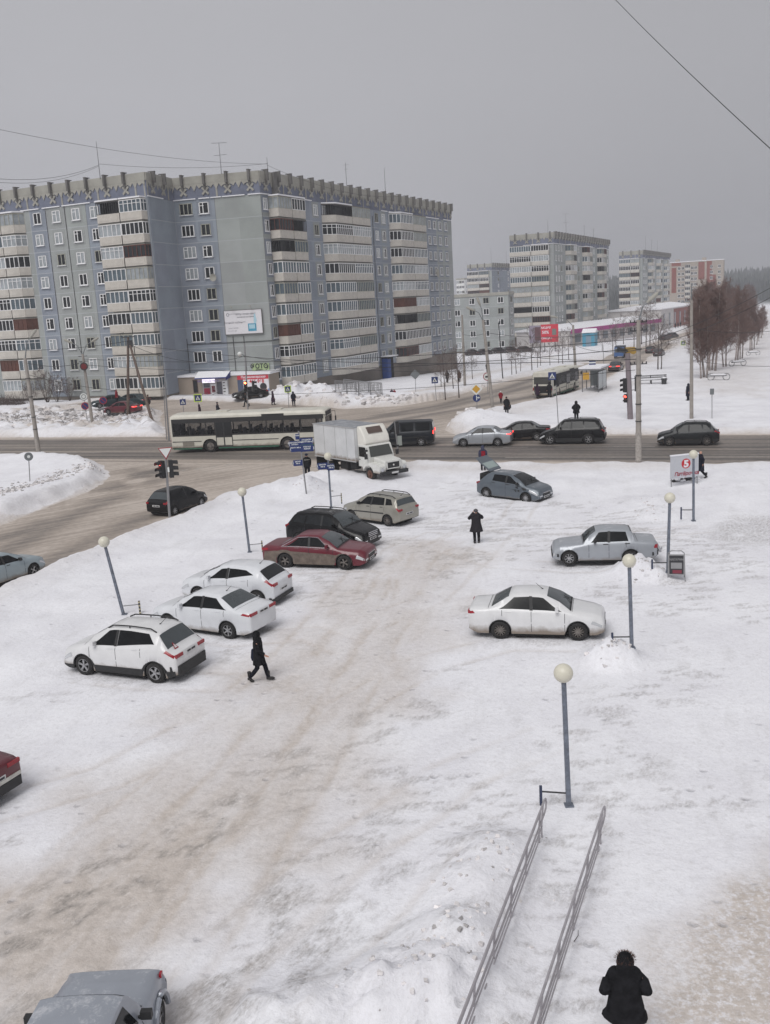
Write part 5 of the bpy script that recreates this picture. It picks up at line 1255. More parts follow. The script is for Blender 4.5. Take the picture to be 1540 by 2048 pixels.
def facade(root, P0, ang, L, ztop, storeys, sh, att, zones, wins, balcs, plinth=(2.3, -1.2), budget=None, joints=True, stub=None, seed=1, balcony_pick=None):
 """P0 local start point; ang direction; outward normal is to the right of the direction"""
 rnd = random.Random(seed)
 u = (math.cos(ang), math.sin(ang)); n = (u[1], -u[0])
 base = lambda s, d, z: (P0[0] + u[0] * s + n[0] * d, P0[1] + u[1] * s + n[1] * d, z); F = base
 zf = ztop - att - storeys * sh
 mb = MB()
 for (s0, s1, m_) in zones:
  for k in range(storeys):
   ns = max(1, round((s1 - s0) / 3.2)); 
   for j in range(ns):
    a = s0 + (s1 - s0) * j / ns; b_ = s0 + (s1 - s0) * (j + 1) / ns; tv = rnd.uniform(.90, 1.06)
    if m_ == 1: tv = rnd.uniform(.88, 1.04)
    fbox(mb, F, a, b_, -.4, 0, zf + k * sh, zf + (k + 1) * sh, m_, (tv, tv * rnd.uniform(.99, 1.02), tv))
 wl = mb.build('wall', [M_BLUE, M_GRN, M_CONCD], root)
 mb = MB(); fbox(mb, F, 0, L, -.4, -.06, plinth[1] - 1, zf); pl = mb.build('plinth', M_PLINTH, root)
 if joints:
  mb = MB()
  for k in range(storeys + 1): fbox(mb, F, 0, L, -.02, .006, zf + k * sh - .03, zf + k * sh + .03, 0 if k in (0, storeys) else 1)
  for (s0, s1, m_) in zones:
   fbox(mb, F, s0 - .03, s0 + .03, -.02, .008, zf, zf + storeys * sh, 0 if rnd.random() < .35 else 1)
  mb.build('panel_joints', [M_JOINT, M_JOINTL], wl)
 rot = Matrix.Rotation(ang, 4, 'Z')
 for (s, w_, h, hue) in wins:
  for k in range(storeys):
   kind = rnd.choice('abbccad') if rnd.random() < .9 else 'd'
   me = window_mesh(kind, w_, h, hue); z = zf + k * sh + .85
   if budget is not None and budget[0] <= 0:
    mb_ = budget[1]; M4 = Matrix.Translation(F(s, 0, z)) @ rot
    o_ = len(mb_.v)
    mb_.v += [tuple(M4 @ v.co) for v in me.vertices]
    for p in me.polygons: mb_.f.append([o_ + i for i in p.vertices]); mb_.m.append(p.material_index); mb_.t.append((.9, .9, .9) if p.material_index == 3 else None)
   else:
    o = obj('window', me, root, F(s, 0, z), ang)
    if budget is not None: budget[0] -= 1
 for bi, (s0, plan, units) in enumerate(balcs):
  for k in range(storeys):
   z = zf + k * sh - .05
   for (pl_) in units:
    bal = obj('balcony', parapet_mesh(pl_), root, F(s0, 0, z), ang)
    sty = rnd.choice(STY); gl = obj('glazing', glazing_mesh(sty, pl_), bal, (0, 0, 1.05))
    if k == storeys - 1 and rnd.random() < .9:
     key = ('cap',) + tuple(pl_)
     if key not in _BP:
      q = MB(); poly = [(a, b_ - (.12 if b_ != 0 else 0)) for a, b_ in pl_]
      if pl_[0][1] != 0: poly = [(pl_[0][0], 0)] + poly
      if pl_[-1][1] != 0: poly = poly + [(pl_[-1][0], 0)]
      q.prism(poly, 2.67, 2.85); _BP[key] = q.mesh('roof_snow', M_SNOWT)
     obj('canopy_snow', _BP[key], bal)
 return F, zf, u, n
def unit(a, b_, d=1.15, ca=0, cb=0):
 """balcony plan from a to b, depth d, chamfers at the ends (outwards is -y)"""
 pts = []
 pts.append((a, 0)); pts.append((a + ca, -d)); pts.append((b_ - cb, -d)); pts.append((b_, 0))
 if ca < 0: pts = pts[1:]; pts[0] = (a, -d)
 if cb < 0: pts = pts[:-1]; pts[-1] = (b_, -d)
 return tuple(pts)
def aerial(root, p, h, kind=0):
 mb = MB(); x, y, z = p; mb.tube([(x, y, z - .4), (x, y, z + h)], [.05, .03], 5)
 if kind == 1:
  mb.tube([(x - 1.0, y, z + h), (x + 1.0, y + .2, z + h)], .025, 4); mb.tube([(x - .8, y, z + h * .6), (x + .9, y, z + h * .62)], .025, 4)
  for t in (-.7, 0, .7): mb.tube([(x + t, y - .3, z + h), (x + t, y + .3, z + h)], .018, 4)
 if kind == 2: mb.tube([(x - .5, y, z + h * .9), (x + .6, y, z + h * .9)], .02, 4); mb.tube([(x - .3, y, z + h * .75), (x + .4, y, z + h * .75)], .02, 4)
 mb.build('roof_aerial', M_STEEL, root)
def s_at(P0, P1, px, z):
 d = (P1 - P0); l = d.length; d = d / l; lo, hi = -60.0, l + 60
 f = lambda s: PX((P0.x + d.x * s, P0.y + d.y * s, z))[0] - px
 a = f(lo) > 0
 for _ in range(60):
  m_ = (lo + hi) / 2
  if (f(m_) > 0) == a: lo = m_
  else: hi = m_
 return lo
# ---- the long blue-grey block
ZT_ = 29.3; ATT = 2.9; SH = 2.8; ZR = ZT_ - ATT - 1.2
qa = GZ(289, 344, ZT_).xy; ql = GZ(0, 383, ZT_).xy; qb = GZ(342, 357, ZT_).xy; qc = GZ(517, 341, ZT_).xy; qd = GZ(901, 411, ZT_).xy
dl = (qa - ql).normalized(); ql2 = qa - dl * 38
block = thing('apartment_block', 'long nine-storey blue and grey panel block with saw-tooth frieze filling the left of the view', 'building', (qa.x, qa.y, 0))
loc = lambda p: (p.x - qa.x, p.y - qa.y)
budget = [100, MB()]
def seg(P0, P1): return loc(P0), math.atan2((P1 - P0).y, (P1 - P0).x), (P1 - P0).length
sA = lambda px: s_at(ql2, qa, px, ZR); sB = lambda px: s_at(qb, qc, px, ZR); sC = lambda px: s_at(qc, qd, px, ZR)
p, a, l = seg(qb, qc); wz = sB(430)
facade(block, p, a, l, ZT_, 9, SH, ATT, [(0, wz, 0), (wz, l, 1)], [(sB(372), 1.8, 1.5, None), (sB(408), 1.35, 1.5, 1)], [], seed=5, budget=budget)
attic(block, (lambda p, a: (lambda s, d, z: (p[0] + math.cos(a) * s + math.sin(a) * d, p[1] + math.sin(a) * s - math.cos(a) * d, z)))(p, a), l, ZT_ - ATT, ZT_, first=1.6, step=3.15)
def mkF(p, a): return lambda s, d, z: (p[0] + math.cos(a) * s + math.sin(a) * d, p[1] + math.sin(a) * s - math.cos(a) * d, z)
p, a, l = seg(ql2, qa)
b1 = sA(205); b0 = sA(56)
zn = [(0, sA(60), 1), (sA(60), sA(93), 0), (sA(93), sA(172), 1), (sA(172), sA(203), 0), (sA(203), l, 0)]
facade(block, p, a, l, ZT_, 9, SH, ATT, zn, [(sA(75), 1.35, 1.5, 1), (sA(113), 1.35, 1.5, 2), (sA(152), 1.35, 1.5, 2), (sA(189), 1.35, 1.5, 1)],
  [(b1, None, [unit(0, (l - b1) / 2 - .06, 1.2, 0, -1), unit((l - b1) / 2 + .06, l - b1 - .2, 1.2, -1, 0)]), (b0, None, [unit(-3.9, -.6, 1.2, -1, .9), unit(-7.4, -4.0, 1.2, 0, -1)])], seed=2, budget=budget)
attic(block, mkF(p, a), l, ZT_ - ATT, ZT_, first=1.3, step=3.05)
p, a, l = seg(qa, qb)
facade(block, p, a, l, ZT_, 9, SH, ATT, [(0, l, 0)], [], [], seed=3)
attic(block, mkF(p, a), l, ZT_ - ATT, ZT_, first=1.6, step=3.0)
p, a, l = seg(qc, qd); FC = mkF(p, a); PC, AC, LC = p, a, l
n15 = Vector((math.sin(AC), -math.cos(AC))) * 1.5; sO = lambda px: s_at(qc + n15, qd + n15, px, ZR)
s5 = sC(544); g1a, g1b = sO(556), sO(610); g2a, g2b = sO(671) - 1.7, sO(740) + .8; g3a, g3b = sO(801) - 1.5, sO(852) + .7
zn = [(0, s5, 1), (s5, g1a, 2), (g1a, g1b + .4, 1), (g1b + .4, g2a, 0), (g2a, g2b, 1), (g2b, g3a, 0), (g3a, g3b, 1), (g3b, sC(872), 0), (sC(872), l, 1)]  # flat dark zone stands in for the shaded recess
m1 = (g1a + g1b) / 2; w2 = g2b - g2a; w3 = g3b - g3a
facade(block, p, a, l, ZT_, 9, SH, ATT, zn, [(sC(530), .95, 1.5, 1), (sC(630), 1.2, 1.5, 2), (sC(648), 1.2, 1.5, 1), (sC(752), 1.2, 1.5, 1), (sC(766), 1.2, 1.5, 2), (sC(780), 1.2, 1.5, 2),
  (sC(858), 1.2, 1.5, 1), (sC(868), 1.2, 1.5, 2), (sC(879), 1.2, 1.5, 2), (sC(891), 1.2, 1.5, 1)],
  [(g1a, None, [unit(0, (g1b - g1a) / 2 - .06, 1.5, 0, -1), unit((g1b - g1a) / 2 + .06, g1b - g1a, 1.5, -1, 0)]),
  (g2a, None, [unit(0, w2 * .5 - .06, 1.5, 1.7, -1), unit(w2 * .5 + .06, w2, 1.5, -1, .8)]), (g3a, None, [unit(0, w3 * .5 - .06, 1.5, 1.5, -1), unit(w3 * .5 + .06, w3, 1.5, -1, .7)])], seed=4, budget=budget, plinth=(2.3, -3))
attic(block, FC, l, ZT_ - ATT, ZT_, first=1.3, step=3.12)
# stair projection in the attic over the dark strip painted for the recess
mb = MB(); fbox(mb, FC, s5 + .2, g1a + 2.0, .0, .5, ZT_ - ATT, ZT_ + .02); mb.build('attic_stub', M_CONCD, block)
wm = budget[1]
if wm.v:
 o = wm.build('window', [M_WF, M_WG, M_SNOWT, M_BLUE], block); o['kind'] = 'stuff'; o['label'] = 'smaller windows towards the far end of the long facade'
# roof and the sides that close the volume
back = [qd + Vector((math.cos(AC + R(90)), math.sin(AC + R(90)))) * 13, qb + (qb - qc).normalized() * 4 + Vector((math.cos(AC), math.sin(AC))) * 6, ql2 + Vector((math.cos(AC), math.sin(AC))) * 13]
poly = [loc(ql2), loc(qa), loc(qb), loc(qc), loc(qd)] + [loc(b) for b in back]
inset = [(x_, y_) for x_, y_ in poly]
mb = MB(); mb.prism(inset, ZT_ - .9, ZT_ - .35); mb.build('roof', M_ROOF, block)
mb = MB()
for i in range(4, 8):
 A_, B_ = poly[i], poly[(i + 1) % 8]; mb.add([(A_[0], A_[1], -4), (B_[0], B_[1], -4), (B_[0], B_[1], ZT_), (A_[0], A_[1], ZT_)], [(0, 1, 2, 3)])
mb.build('rear_wall', M_GRN, block)
nB = Vector((math.cos(AC + R(90)), math.sin(AC + R(90))))
def rooft(px, y0):  # roof point near a pixel column
 q = GZ(px, y0, ZT_); return (q.x - qa.x, q.y - qa.y, ZT_)
aerial(block, rooft(200, 352), 4.2, 0); aerial(block, rooft(443, 348), 3.9, 1); aerial(block, rooft(536, 346), 2.0, 0)
q = qc + (qd - qc) * .42 + nB * 2; aerial(block, (q.x - qa.x, q.y - qa.y, ZT_), 4.2, 2)
q = qc + (qd - qc) * .63 + nB * 2; aerial(block, (q.x - qa.x, q.y - qa.y, ZT_), 4.8, 0)
# lower-floor service rails, billboard, signs, dishes
p, a, l = seg(qb, qc); FB = mkF(p, a)
zf0 = ZT_ - ATT - 9 * SH
def sBz(px, z): return s_at(qb, qc, px, z)
mb = MB()
s_a, s_b = sBz(375, 7.4), l
zc = 7.35
fbox(mb, FB, s_a, s_b, .05, .10, zc - .04, zc + .04); fbox(mb, FC, 0, s5 - .2, .05, .10, zc - .04, zc + .04)
for s in (s_a, s_a + (s_b - s_a) * .55, s_b - 4.0): fbox(mb, FB, s - .035, s + .035, .05, .10, 3, zc + .8)
fbox(mb, FC, s5 - .3, s5 - .2, .05, .10, 3, zc); mb.build('service_pipe', M_BLKST, block)
mb = MB()
for k in range(1, 8): fbox(mb, FC, sC(855), sC(872), .10, .14, zf0 + k * SH + .6, zf0 + k * SH + .66)
fbox(mb, FC, g1b + 1.0, g1b + 1.08, .03, .08, 1, ZT_ - ATT - 3); fbox(mb, FC, g3a - 6.6, g3a - 6.52, .03, .08, 1, ZT_ - ATT - 1); mb.build('drying_rails', M_BLKST, block)
pA, aA, lA = seg(ql2, qa); FA = mkF(pA, aA); mb = MB()
for px in (92, 130): fbox(mb, FA, sA(px), sA(px) + .07, .02, .06, 2, ZT_ - ATT); 
mb.build('dark_joint', M_BLKST, block)
def dish(F, s, z, r_=.5):
 mb = MB(); c_ = Vector(F(s, .7, z)); u_ = (Vector(F(s, 1, z)) - Vector(F(s, 0, z))).normalized(); v_ = Vector((0, 0, 1)); w_ = u_.cross(v_)
 vs = [c_]; 
 for ring in (.5, 1.0):
  for k in range(14):
   t = 2 * math.pi * k / 14; vs.append(c_ + (w_ * math.cos(t) + v_ * math.sin(t)) * r_ * ring + u_ * .18 * r_ * ring * ring * 2 + Vector((0, 0, 0)))
 fs = [(0, 1 + k, 1 + (k + 1) % 14) for k in range(14)] + [(1 + k, 15 + k, 15 + (k + 1) % 14, 1 + (k + 1) % 14) for k in range(14)]
 mb.add(vs, fs); mb.tube([F(s, 0, z - .2), c_], .03, 4); mb.build('satellite_dish', M_CONC, block, smooth=True)
dish(FB, sB(418), zf0 + 5 * SH + .9); dish(FC, g2b - .8, zf0 + 4 * SH + 1.0, .95); dish(FC, sC(862), zf0 + 5 * SH + 1.2, .75)
# entrance door (blue) low on the long facade
sd_ = s_at(qc, qd, 764, 2.0) ; mb = MB(); fbox(mb, FC, sd_ - .2, sd_ + 2.2, 0, 1.1, -2, 2.6, 0); fbox(mb, FC, sd_ - .3, sd_ - .21, 0.1, 1.15, -1.6, 2.3, 1); fbox(mb, FC, sd_ - .15, sd_ + 1.0, 1.11, 1.16, -2, 2.2, 1); fbox(mb, FC, sd_ - .6, sd_ + 2.6, 0, 1.9, 2.62, 2.75, 2)
mb.build('entrance_porch', [M_GRN, mat('blue_door', C3(28, 64, 130), .6), M_SNOWT], block)
def board(name, label, cat, F, s0, s1, z0, z1, d, face, texts, frame=None, group=None, extra=None, origin=(0, 0, 0), parent=None):
 """flat sign board on a facade frame; texts: (string, s-fraction, z-fraction, size, material index, bold)"""
 root = thing(name, label, cat, origin, group=group)
 F2 = lambda s, dd, z: tuple(Vector(F(s, dd, z)))
 mb = MB(); fbox(mb, F2, s0, s1, d, d + .12, z0, z1); mb.build('panel', face, root)
 if frame:
  mb = MB(); t = .06
  for q in ((s0 - t, s1 + t, z0 - t, z0), (s0 - t, s1 + t, z1, z1 + t), (s0 - t, s0, z0, z1), (s1, s1 + t, z0, z1)): fbox(mb, F2, q[0], q[1], d - .02, d + .15, q[2], q[3])
  mb.build('frame', frame, root)
 mats_ = []
 if texts:
  mb = MB(); 
  for (t_, fs, fz, sz, m_, bo) in texts:
   if m_ not in mats_: mats_.append(m_)
   cx = s0 + (s1 - s0) * fs; cz = z0 + (z1 - z0) * fz
   text_mb(mb, t_, sz, lambda x, y: F2(cx + x, d + .135, cz + y), mats_.index(m_), bo)
  mb.build('lettering', mats_, root)
 if extra: extra(root, F2, s0, s1, z0, z1, d)
 return root
M_GREYTX = mat('grey_lettering', C3(120, 120, 128), .7); M_REDTX = mat('red_lettering', C3(190, 30, 42), .6); M_SIGNW = mat('sign_white', C3(222, 220, 224), .6, var=.04); M_BLUETX = mat('blue_lettering', C3(44, 66, 128), .6)
M_CYAN = mat('picture_blue', C3(70, 150, 180), .5, var=.3, vscale=2)
org = (qa.x, qa.y, 0)
z1b = HT(Vector((qb.x + (qc - qb).x * .5, qb.y + (qc - qb).y * .5, 0)), 622); z0b = HT(Vector((qb.x + (qc - qb).x * .6, qb.y + (qc - qb).y * .6, 0)), 668)
def pic(root, F2, s0, s1, z0, z1, d):
 mb = MB(); s = s0 + (s1 - s0) * .62; w_ = (s1 - s0) * .22; h = (z1 - z0)
 fbox(mb, F2, s, s + w_, d + .13, d + .15, z0 + h * .10, z0 + h * .42, 0); fbox(mb, F2, s + w_ * .12, s + w_ * .85, d + .14, d + .16, z0 + h * .2, z0 + h * .38, 1)
 fprism(mb, F2, [(s + w_ * .72, z0 + h * .42), (s + w_ * .80, z0 + h * .8), (s + w_ * .95, z0 + h * .85), (s + w_ * 1.1, z0 + h * .55), (s + w_ * 1.0, z0 + h * .42)], d + .13, d + .145, 1)
 mb.build('picture', [M_CYAN, mat('picture_pale_blue', C3(170, 205, 218), .5)], root)
 mb = MB(); c_ = (s0 + .5, z0 + h * .83)
 for k in range(16):
  t0, t1 = 2 * math.pi * k / 16, 2 * math.pi * (k + 1) / 16
  mb.add([F2(c_[0] + r_ * math.cos(t), d + .14, c_[1] + r_ * math.sin(t)) for t, r_ in ((t0, .22), (t1, .22), (t1, .15), (t0, .15))], [(0, 1, 2, 3)])
 mb.build('emblem', M_GREYTX, root)
 for s in (s0 + (s1 - s0) * .25, s0 + (s1 - s0) * .75):
  mb = MB(); mb.tube([F2(s, .1, z1), F2(s, .9, z1 + .5)], .03, 4); mb.box(F2(s, .9, z1 + .5), (.25, .25, .15)); mb.build('spotlight', M_CONC, root)
board('wall_billboard', 'white advertising board with a blue picture high on the plain grey-green wall', 'billboard', FB, sBz(450, 11), sBz(524, 11), z0b, z1b, .15, M_SIGNW,
  [('КОГДА НУЖЕН ОБРАЗ', .58, .80, .26, M_GREYTX, .008), ('НАЧИНАЙ ИСТОРИЮ', .58, .68, .24, M_GREYTX, .006), ('Личный кабинет', .26, .45, .40, M_GREYTX, 0), ('социальный проект', .27, .84, .17, M_GREYTX, 0), ('услуги онлайн', .22, .24, .2, M_GREYTX, 0), ('без очереди', .19, .12, .2, M_GREYTX, 0)], frame=M_CONCD, extra=pic, origin=org)
mC = Vector((qb.x + (qc - qb).x * .88, qb.y + (qc - qb).y * .88, 0))
zpa, zpb = HT(mC, 726), HT(mC, 742)
def ph(root, F2, s0, s1, z0, z1, d):
 mb = MB(); s = s1 - .55
 for k in range(4): fbox(mb, F2, s + .05, s + .16, d + .13, d + .15, z0 + .15 + k * .28, z0 + .27 + k * .28)
 fprism(mb, F2, [(s + .2, z0 + .2), (s + .3, z0 + .5), (s + .5, z1 - .2), (s + .4, z0 + .45)], d + .13, d + .15); mb.build('film_strip', M_DARKTXT, root)
board('photo_sign', 'lime green photo shop sign with black letters above the shop roof', 'sign', FB, sBz(504, 5), sBz(538, 5) if sBz(538, 5) < (qc - qb).length + .6 else (qc - qb).length - .1, zpb, zpa, .12, mat('lime_sign', C3(158, 176, 132), .6), [('ФОТО', .42, .38, .85, M_DARKTXT, .03), ('СЪЁМКА', .42, .12, .24, M_DARKTXT, .01)], extra=ph, origin=org)
# ---- low shop annexe at the foot of the block
ann = thing('corner_shop', 'low beige shop annexe with snowy awning at the foot of the blue block', 'shop', org)
M_ANN = mat('beige_render', C3(150, 138, 126), .9, var=.08, vscale=.4)
LB = (qc - qb).length; zt_a = 3.15; gz0 = -.4; dA = 4.0
sA0 = -1.6
fr0 = FB
mb = MB(); fbox(mb, FB, -9.3, LB + .6, .05, dA, -1.5, zt_a); mb.build('wall', M_ANN, ann)
mb = MB(); fbox(mb, FB, -9.4, LB + .8, .05, dA + .2, zt_a + .003, zt_a + .28); mb.build('snowy_roof', M_SNOWT, ann)
def sann(px, z):
 A_ = Vector(FB(-6.2, dA, 0)[:2]) + qa; B_ = Vector(FB(LB, dA, 0)[:2]) + qa; return s_at(A_, B_, px, z) - 6.2
s_e0, s_e1 = sann(406, 2), sann(457, 2)
mb = MB(); fbox(mb, FB, s_e0, s_e1, dA, dA + .12, -.6, 2.7, 0)
for s0_, s1_, z0_, z1_, mi in ((.04, .28, -.2, 1.6, 2), (.04, .28, 1.7, 2.5, 1), (.32, .52, -.3, 2.1, 3), (.35, .49, 1.0, 1.9, 2), (.56, .75, .2, 2.4, 1), (.78, .97, -.2, 2.5, 3)):
 fbox(mb, FB, s_e0 + (s_e1 - s_e0) * s0_, s_e0 + (s_e1 - s_e0) * s1_, dA + .12, dA + .16, z0_, z1_, mi)
mb.build('shop_front', [mat('shop_grey', C3(168, 164, 166), .6), mat('shop_glass', C3(92, 92, 100), .2), mat('shop_crimson', C3(150, 36, 62), .6), M_WF], ann)
mb = MB(); 
for k in range(5): fbox(mb, FB, s_e0 + (s_e1 - s_e0) * .80, s_e0 + (s_e1 - s_e0) * (.86 + .02 * (k % 3)), dA + .165, dA + .18, .6 + k * .4, .72 + k * .4)
mb.build('shop_lettering', M_DARKTXT, ann)
mb = MB(); z = 3.5
vs = [FB(s_e0 - .5, dA, 3.7), FB(s_e1 + .5, dA, 3.7), FB(s_e1 + .4, dA + 1.7, 2.95), FB(s_e0 - .4, dA + 1.7, 2.95)]; vs2 = [(v[0], v[1], v[2] + .16) for v in vs]
mb.add(vs + vs2, [(4, 5, 6, 7), (0, 3, 2, 1)], 0); mb.add(vs + vs2, [(0, 1, 5, 4), (1, 2, 6, 5), (2, 3, 7, 6), (3, 0, 4, 7)], 1)
mb.add([FB(s_e1 + .42, dA, 3.7), FB(s_e1 + .42, dA, 2.9), FB(s_e1 + .35, dA + 1.7, 2.7), FB(s_e1 + .35, dA + 1.7, 2.95)], [(0, 1, 2, 3)], 1); mb.build('awning', [M_SNOWT, mat('awning_blue', C3(40, 52, 120), .6)], ann)
mb = MB(); fbox(mb, FB, s_e0 + .7, s_e0 + (s_e1 - s_e0) * .68, dA + 1.72, dA + 1.8, 2.45, 2.92); mb.build('lit_sign', mat('lit_white_sign', (.8, .75, .85, 1), .5, emit=(1, .93, 1, 1), estr=.8), ann)
mb = MB(); text_mb(mb, 'БЫСТРОДЕНЬГИ', .36, lambda x, y: FB(s_e0 + .7 + (s_e1 - s_e0) * .23 + x, dA + 1.815, 2.56 + y), 0, .004); mb.build('lit_sign_lettering', mat('purple_lettering', C3(96, 70, 150), .5), ann)
mb = MB(); pts = lambda s: [FB(s, dA + .2, .6), FB(s, dA + 2.6, .2)]
for s in (s_e0 + .6, s_e0 + 2.2):
 A_ = Vector(FB(s, dA + .3, .1)); B_ = Vector(FB(s - .8, dA + 3.6, -.5))
 for h in (.5, .95): mb.tube([A_ + Vector((0, 0, h)), B_ + Vector((0, 0, h))], .03, 5)
 for t in (0, .5, 1): q = A_ + (B_ - A_) * t; mb.tube([q, q + Vector((0, 0, .95))], .03, 5)
mb.build('stair_railing', M_CONCD, ann)
mb = MB()
for k in range(4): fbox(mb, FB, s_e0 + .4, s_e0 + 2.5, dA + .2 + k * .35, dA + .55 + k * .35, -1.0, .1 - k * .15)
mb.build('entrance_steps', M_CONCD, ann)
mb = MB(); s = sann(391, 2); fbox(mb, FB, s - .35, s + .35, dA, dA + .05, 1.0, 2.8, 0); fbox(mb, FB, s - .28, s + .28, dA + .05, dA + .06, 1.1, 2.7, 1); mb.build('shop_window', [mat('shop_brown_frame', C3(88, 68, 60), .7), M_WG], ann)
s0_, s1_ = sann(476, 2), sann(540, 2); s1_ = min(s1_, LB + .5)
def banner(root, F2, s0, s1, z0, z1, d):
 mb = MB(); fbox(mb, F2, s0, s1, d + .12, d + .13, z1 - .55, z1, 0); fbox(mb, F2, s0, s0 + (s1 - s0) * .18, d + .12, d + .132, z0, z1 - .56, 1)
 c_ = lambda s, z, r_, mi, o: mb.add([F2(s + r_ * math.cos(t), d + .135 + o, z + r_ * math.sin(t)) for t in np.linspace(0, 2 * math.pi, 15)[:-1]], [tuple(range(14))], mi)
 sp = s1 - s0
 fprism(mb, F2, [(s0 + sp * .62, z0), (s1, z0), (s1, z0 + 1.5), (s0 + sp * .85, z0 + .5)], d + .12, d + .128, 2)
 c_(s0 + sp * .55, z0 + 1.25, .42, 3, 0); c_(s0 + sp * .55, z0 + 1.5, .4, 4, .01); c_(s0 + sp * .82, z0 + 1.35, .5, 3, .0); c_(s0 + sp * .82, z0 + 1.65, .48, 4, .01); c_(s0 + sp * .40, z0 + .5, .3, 3, .0); c_(s0 + sp * .52, z0 + .45, .3, 0, .0)
 mb.build('printed_picture', [mat('banner_red', C3(190, 44, 62), .6), mat('banner_slate', C3(70, 80, 104), .6), mat('banner_blue', C3(110, 140, 184), .6), mat('banner_skin', C3(205, 172, 160), .6), mat('banner_hair', C3(40, 36, 40), .6)], root)
board('shop_banner', 'red and white banner with telephone number 466-968 beside the shop entrance', 'banner', FB, s0_, s1_, -.1, 3.1, dA + .02, M_SIGNW, [('Парикмахерская', .52, .885, .42, M_SIGNW, .01), ('466-968', .62, .68, .62, M_REDTX, .02)], extra=banner, origin=org)
# ---- other blocks down the street
def simple_block(name, label, px_l, px_c, px_r, ztop, depth, storeys, sh, att, front, side, zg, frieze=True, fm=1, sm=1, group=None, cols=None, seed=1, plan_px=None):
 """corner at px_c; left face to px_l, right face to px_r; faces run at the town grid angles"""
 rnd = random.Random(seed)
 c_ = RD(px_c, 600, depth).xy; c_ = Vector((c_.x, c_.y))
 al = RD_A; ar_ = AC
 def hit(ang, px):
  d = Vector((math.cos(ang), math.sin(ang))); P1 = c_ + d * 10
  return s_at(c_, P1, px, ztop)
 ll = abs(hit(al + math.pi, px_l)); lr = abs(hit(ar_, px_r))
 root = thing(name, label, 'building', (c_.x, c_.y, 0), group=group)
 pl = (-math.cos(al) * ll, -math.sin(al) * ll)
 bd = [100, MB()]
 zones, wins, balcs = front(ll)
 facade(root, pl, al, ll, ztop, storeys, sh, att, zones, wins, balcs, seed=seed, budget=bd, plinth=(2, zg - 1))
 if frieze: attic(root, mkF(pl, al), ll, ztop - att, ztop, first=1.5, step=3.2)
 zones, wins, balcs = side(lr)
 facade(root, (0, 0), ar_, lr, ztop, storeys, sh, att, zones, wins, balcs, seed=seed + 1, budget=bd, plinth=(2, zg - 1))
 if frieze: attic(root, mkF((0, 0), ar_), lr, ztop - att, ztop, first=1.5, step=3.1 if lr < 60 else 3.1, detail=False)
 else:
  mb = MB(); fbox(mb, mkF(pl, al), -.1, ll + .1, -.4, .15, ztop - att, ztop + .1); fbox(mb, mkF((0, 0), ar_), -.1, lr + .1, -.4, .16, ztop - att, ztop + .1); mb.build('parapet', M_CONC, root)
 if bd[1].v: o = bd[1].build('window', [M_WF, M_WG, M_SNOWT, M_GRN], root); o['kind'] = 'stuff'
 e1 = Vector((math.cos(ar_) * lr, math.sin(ar_) * lr)); e0 = Vector(pl)
 pts = [(0, 0), tuple(e1), tuple(e1 + e0), tuple(e0)]
 mb = MB(); mb.prism(pts, ztop - .6, ztop - .2); mb.build('roof', M_ROOF, root)
 mb = MB()
 for A_, B_ in ((pts[1], pts[2]), (pts[2], pts[3])): mb.add([(A_[0], A_[1], -6), (B_[0], B_[1], -6), (B_[0], B_[1], ztop), (A_[0], A_[1], ztop)], [(0, 1, 2, 3)])
 mb.build('rear_wall', M_GRN, root)
 return root, e1, e0
def front_balc(ll, m_=1):
 h = ll / 2
 return [(0, ll, m_)], [], [(0, None, [unit(.15, h - .06, 1.1, 0, -1), unit(h + .06, ll - 1.2, 1.1, -1, 0)])]
def side_groups(lr, m_=1, wins=True, n=3):
 w_ = lr / (n * 2 + 1); zs = [(0, lr, m_)]; ws_ = []; bs = []
 for k in range(n):
  a = w_ * (2 * k + 1.25); b_ = a + min(w_ * .95, 9); bs.append((a, None, [unit(0, (b_ - a) * .5, 1.3, 1.0, -1), unit((b_ - a) * .5 + .05, b_ - a, 1.3, -1, 1.0)]))
 for k in range(n + 1):
  a = w_ * (2 * k) + .2
  for t in (.22, .5, .78): ws_.append((a + t * w_, 1.1, 1.5, None))
 return zs, ws_, bs
NB = 'nine-storey blocks down the street'
b2, e1, e0 = simple_block('apartment_block', 'nine-storey grey block with full-width balconies on its end, behind the red billboard', 1019, 1109, 1237, 27.4, 268, 9, 2.7, 2.9, front_balc, lambda l: side_groups(l), -3, seed=11, group=NB)
for t, h, k in ((.02, 3.5, 0), (.30, 6.0, 1), (.62, 4.0, 2), (.80, 3.6, 2)): aerial(b2, (e1.x * t + e0.x * .15, e1.y * t + e0.y * .15, 27.4), h, k)
b3, e1, e0 = simple_block('apartment_block', 'nine-storey grey block farther down the street, right of the one behind the red billboard', 1238, 1285, 1350, 26.0, 395, 9, 2.7, 2.9, front_balc, lambda l: side_groups(l), -3, seed=12, group=NB)
for t, h, k in ((.1, 6, 0), (.3, 5, 2), (.5, 5, 0)): aerial(b3, (e1.x * t, e1.y * t, 26), h, k)
b0, e1, e0 = simple_block('apartment_block', 'distant nine-storey block with blue frieze rising behind the five-storey block', 934, 985, 1032, 25.5, 430, 9, 2.7, 2.9, front_balc, lambda l: ([(0, l, 0)], [(l * .25, 1.6, 1.5, None), (l * .65, 1.6, 1.5, None)], []), -3, seed=13, group=NB)
for t, h, k in ((.0, 7, 0), (.6, 6, 0)): aerial(b0, (e1.x * t, e1.y * t, 25.5), h, k)
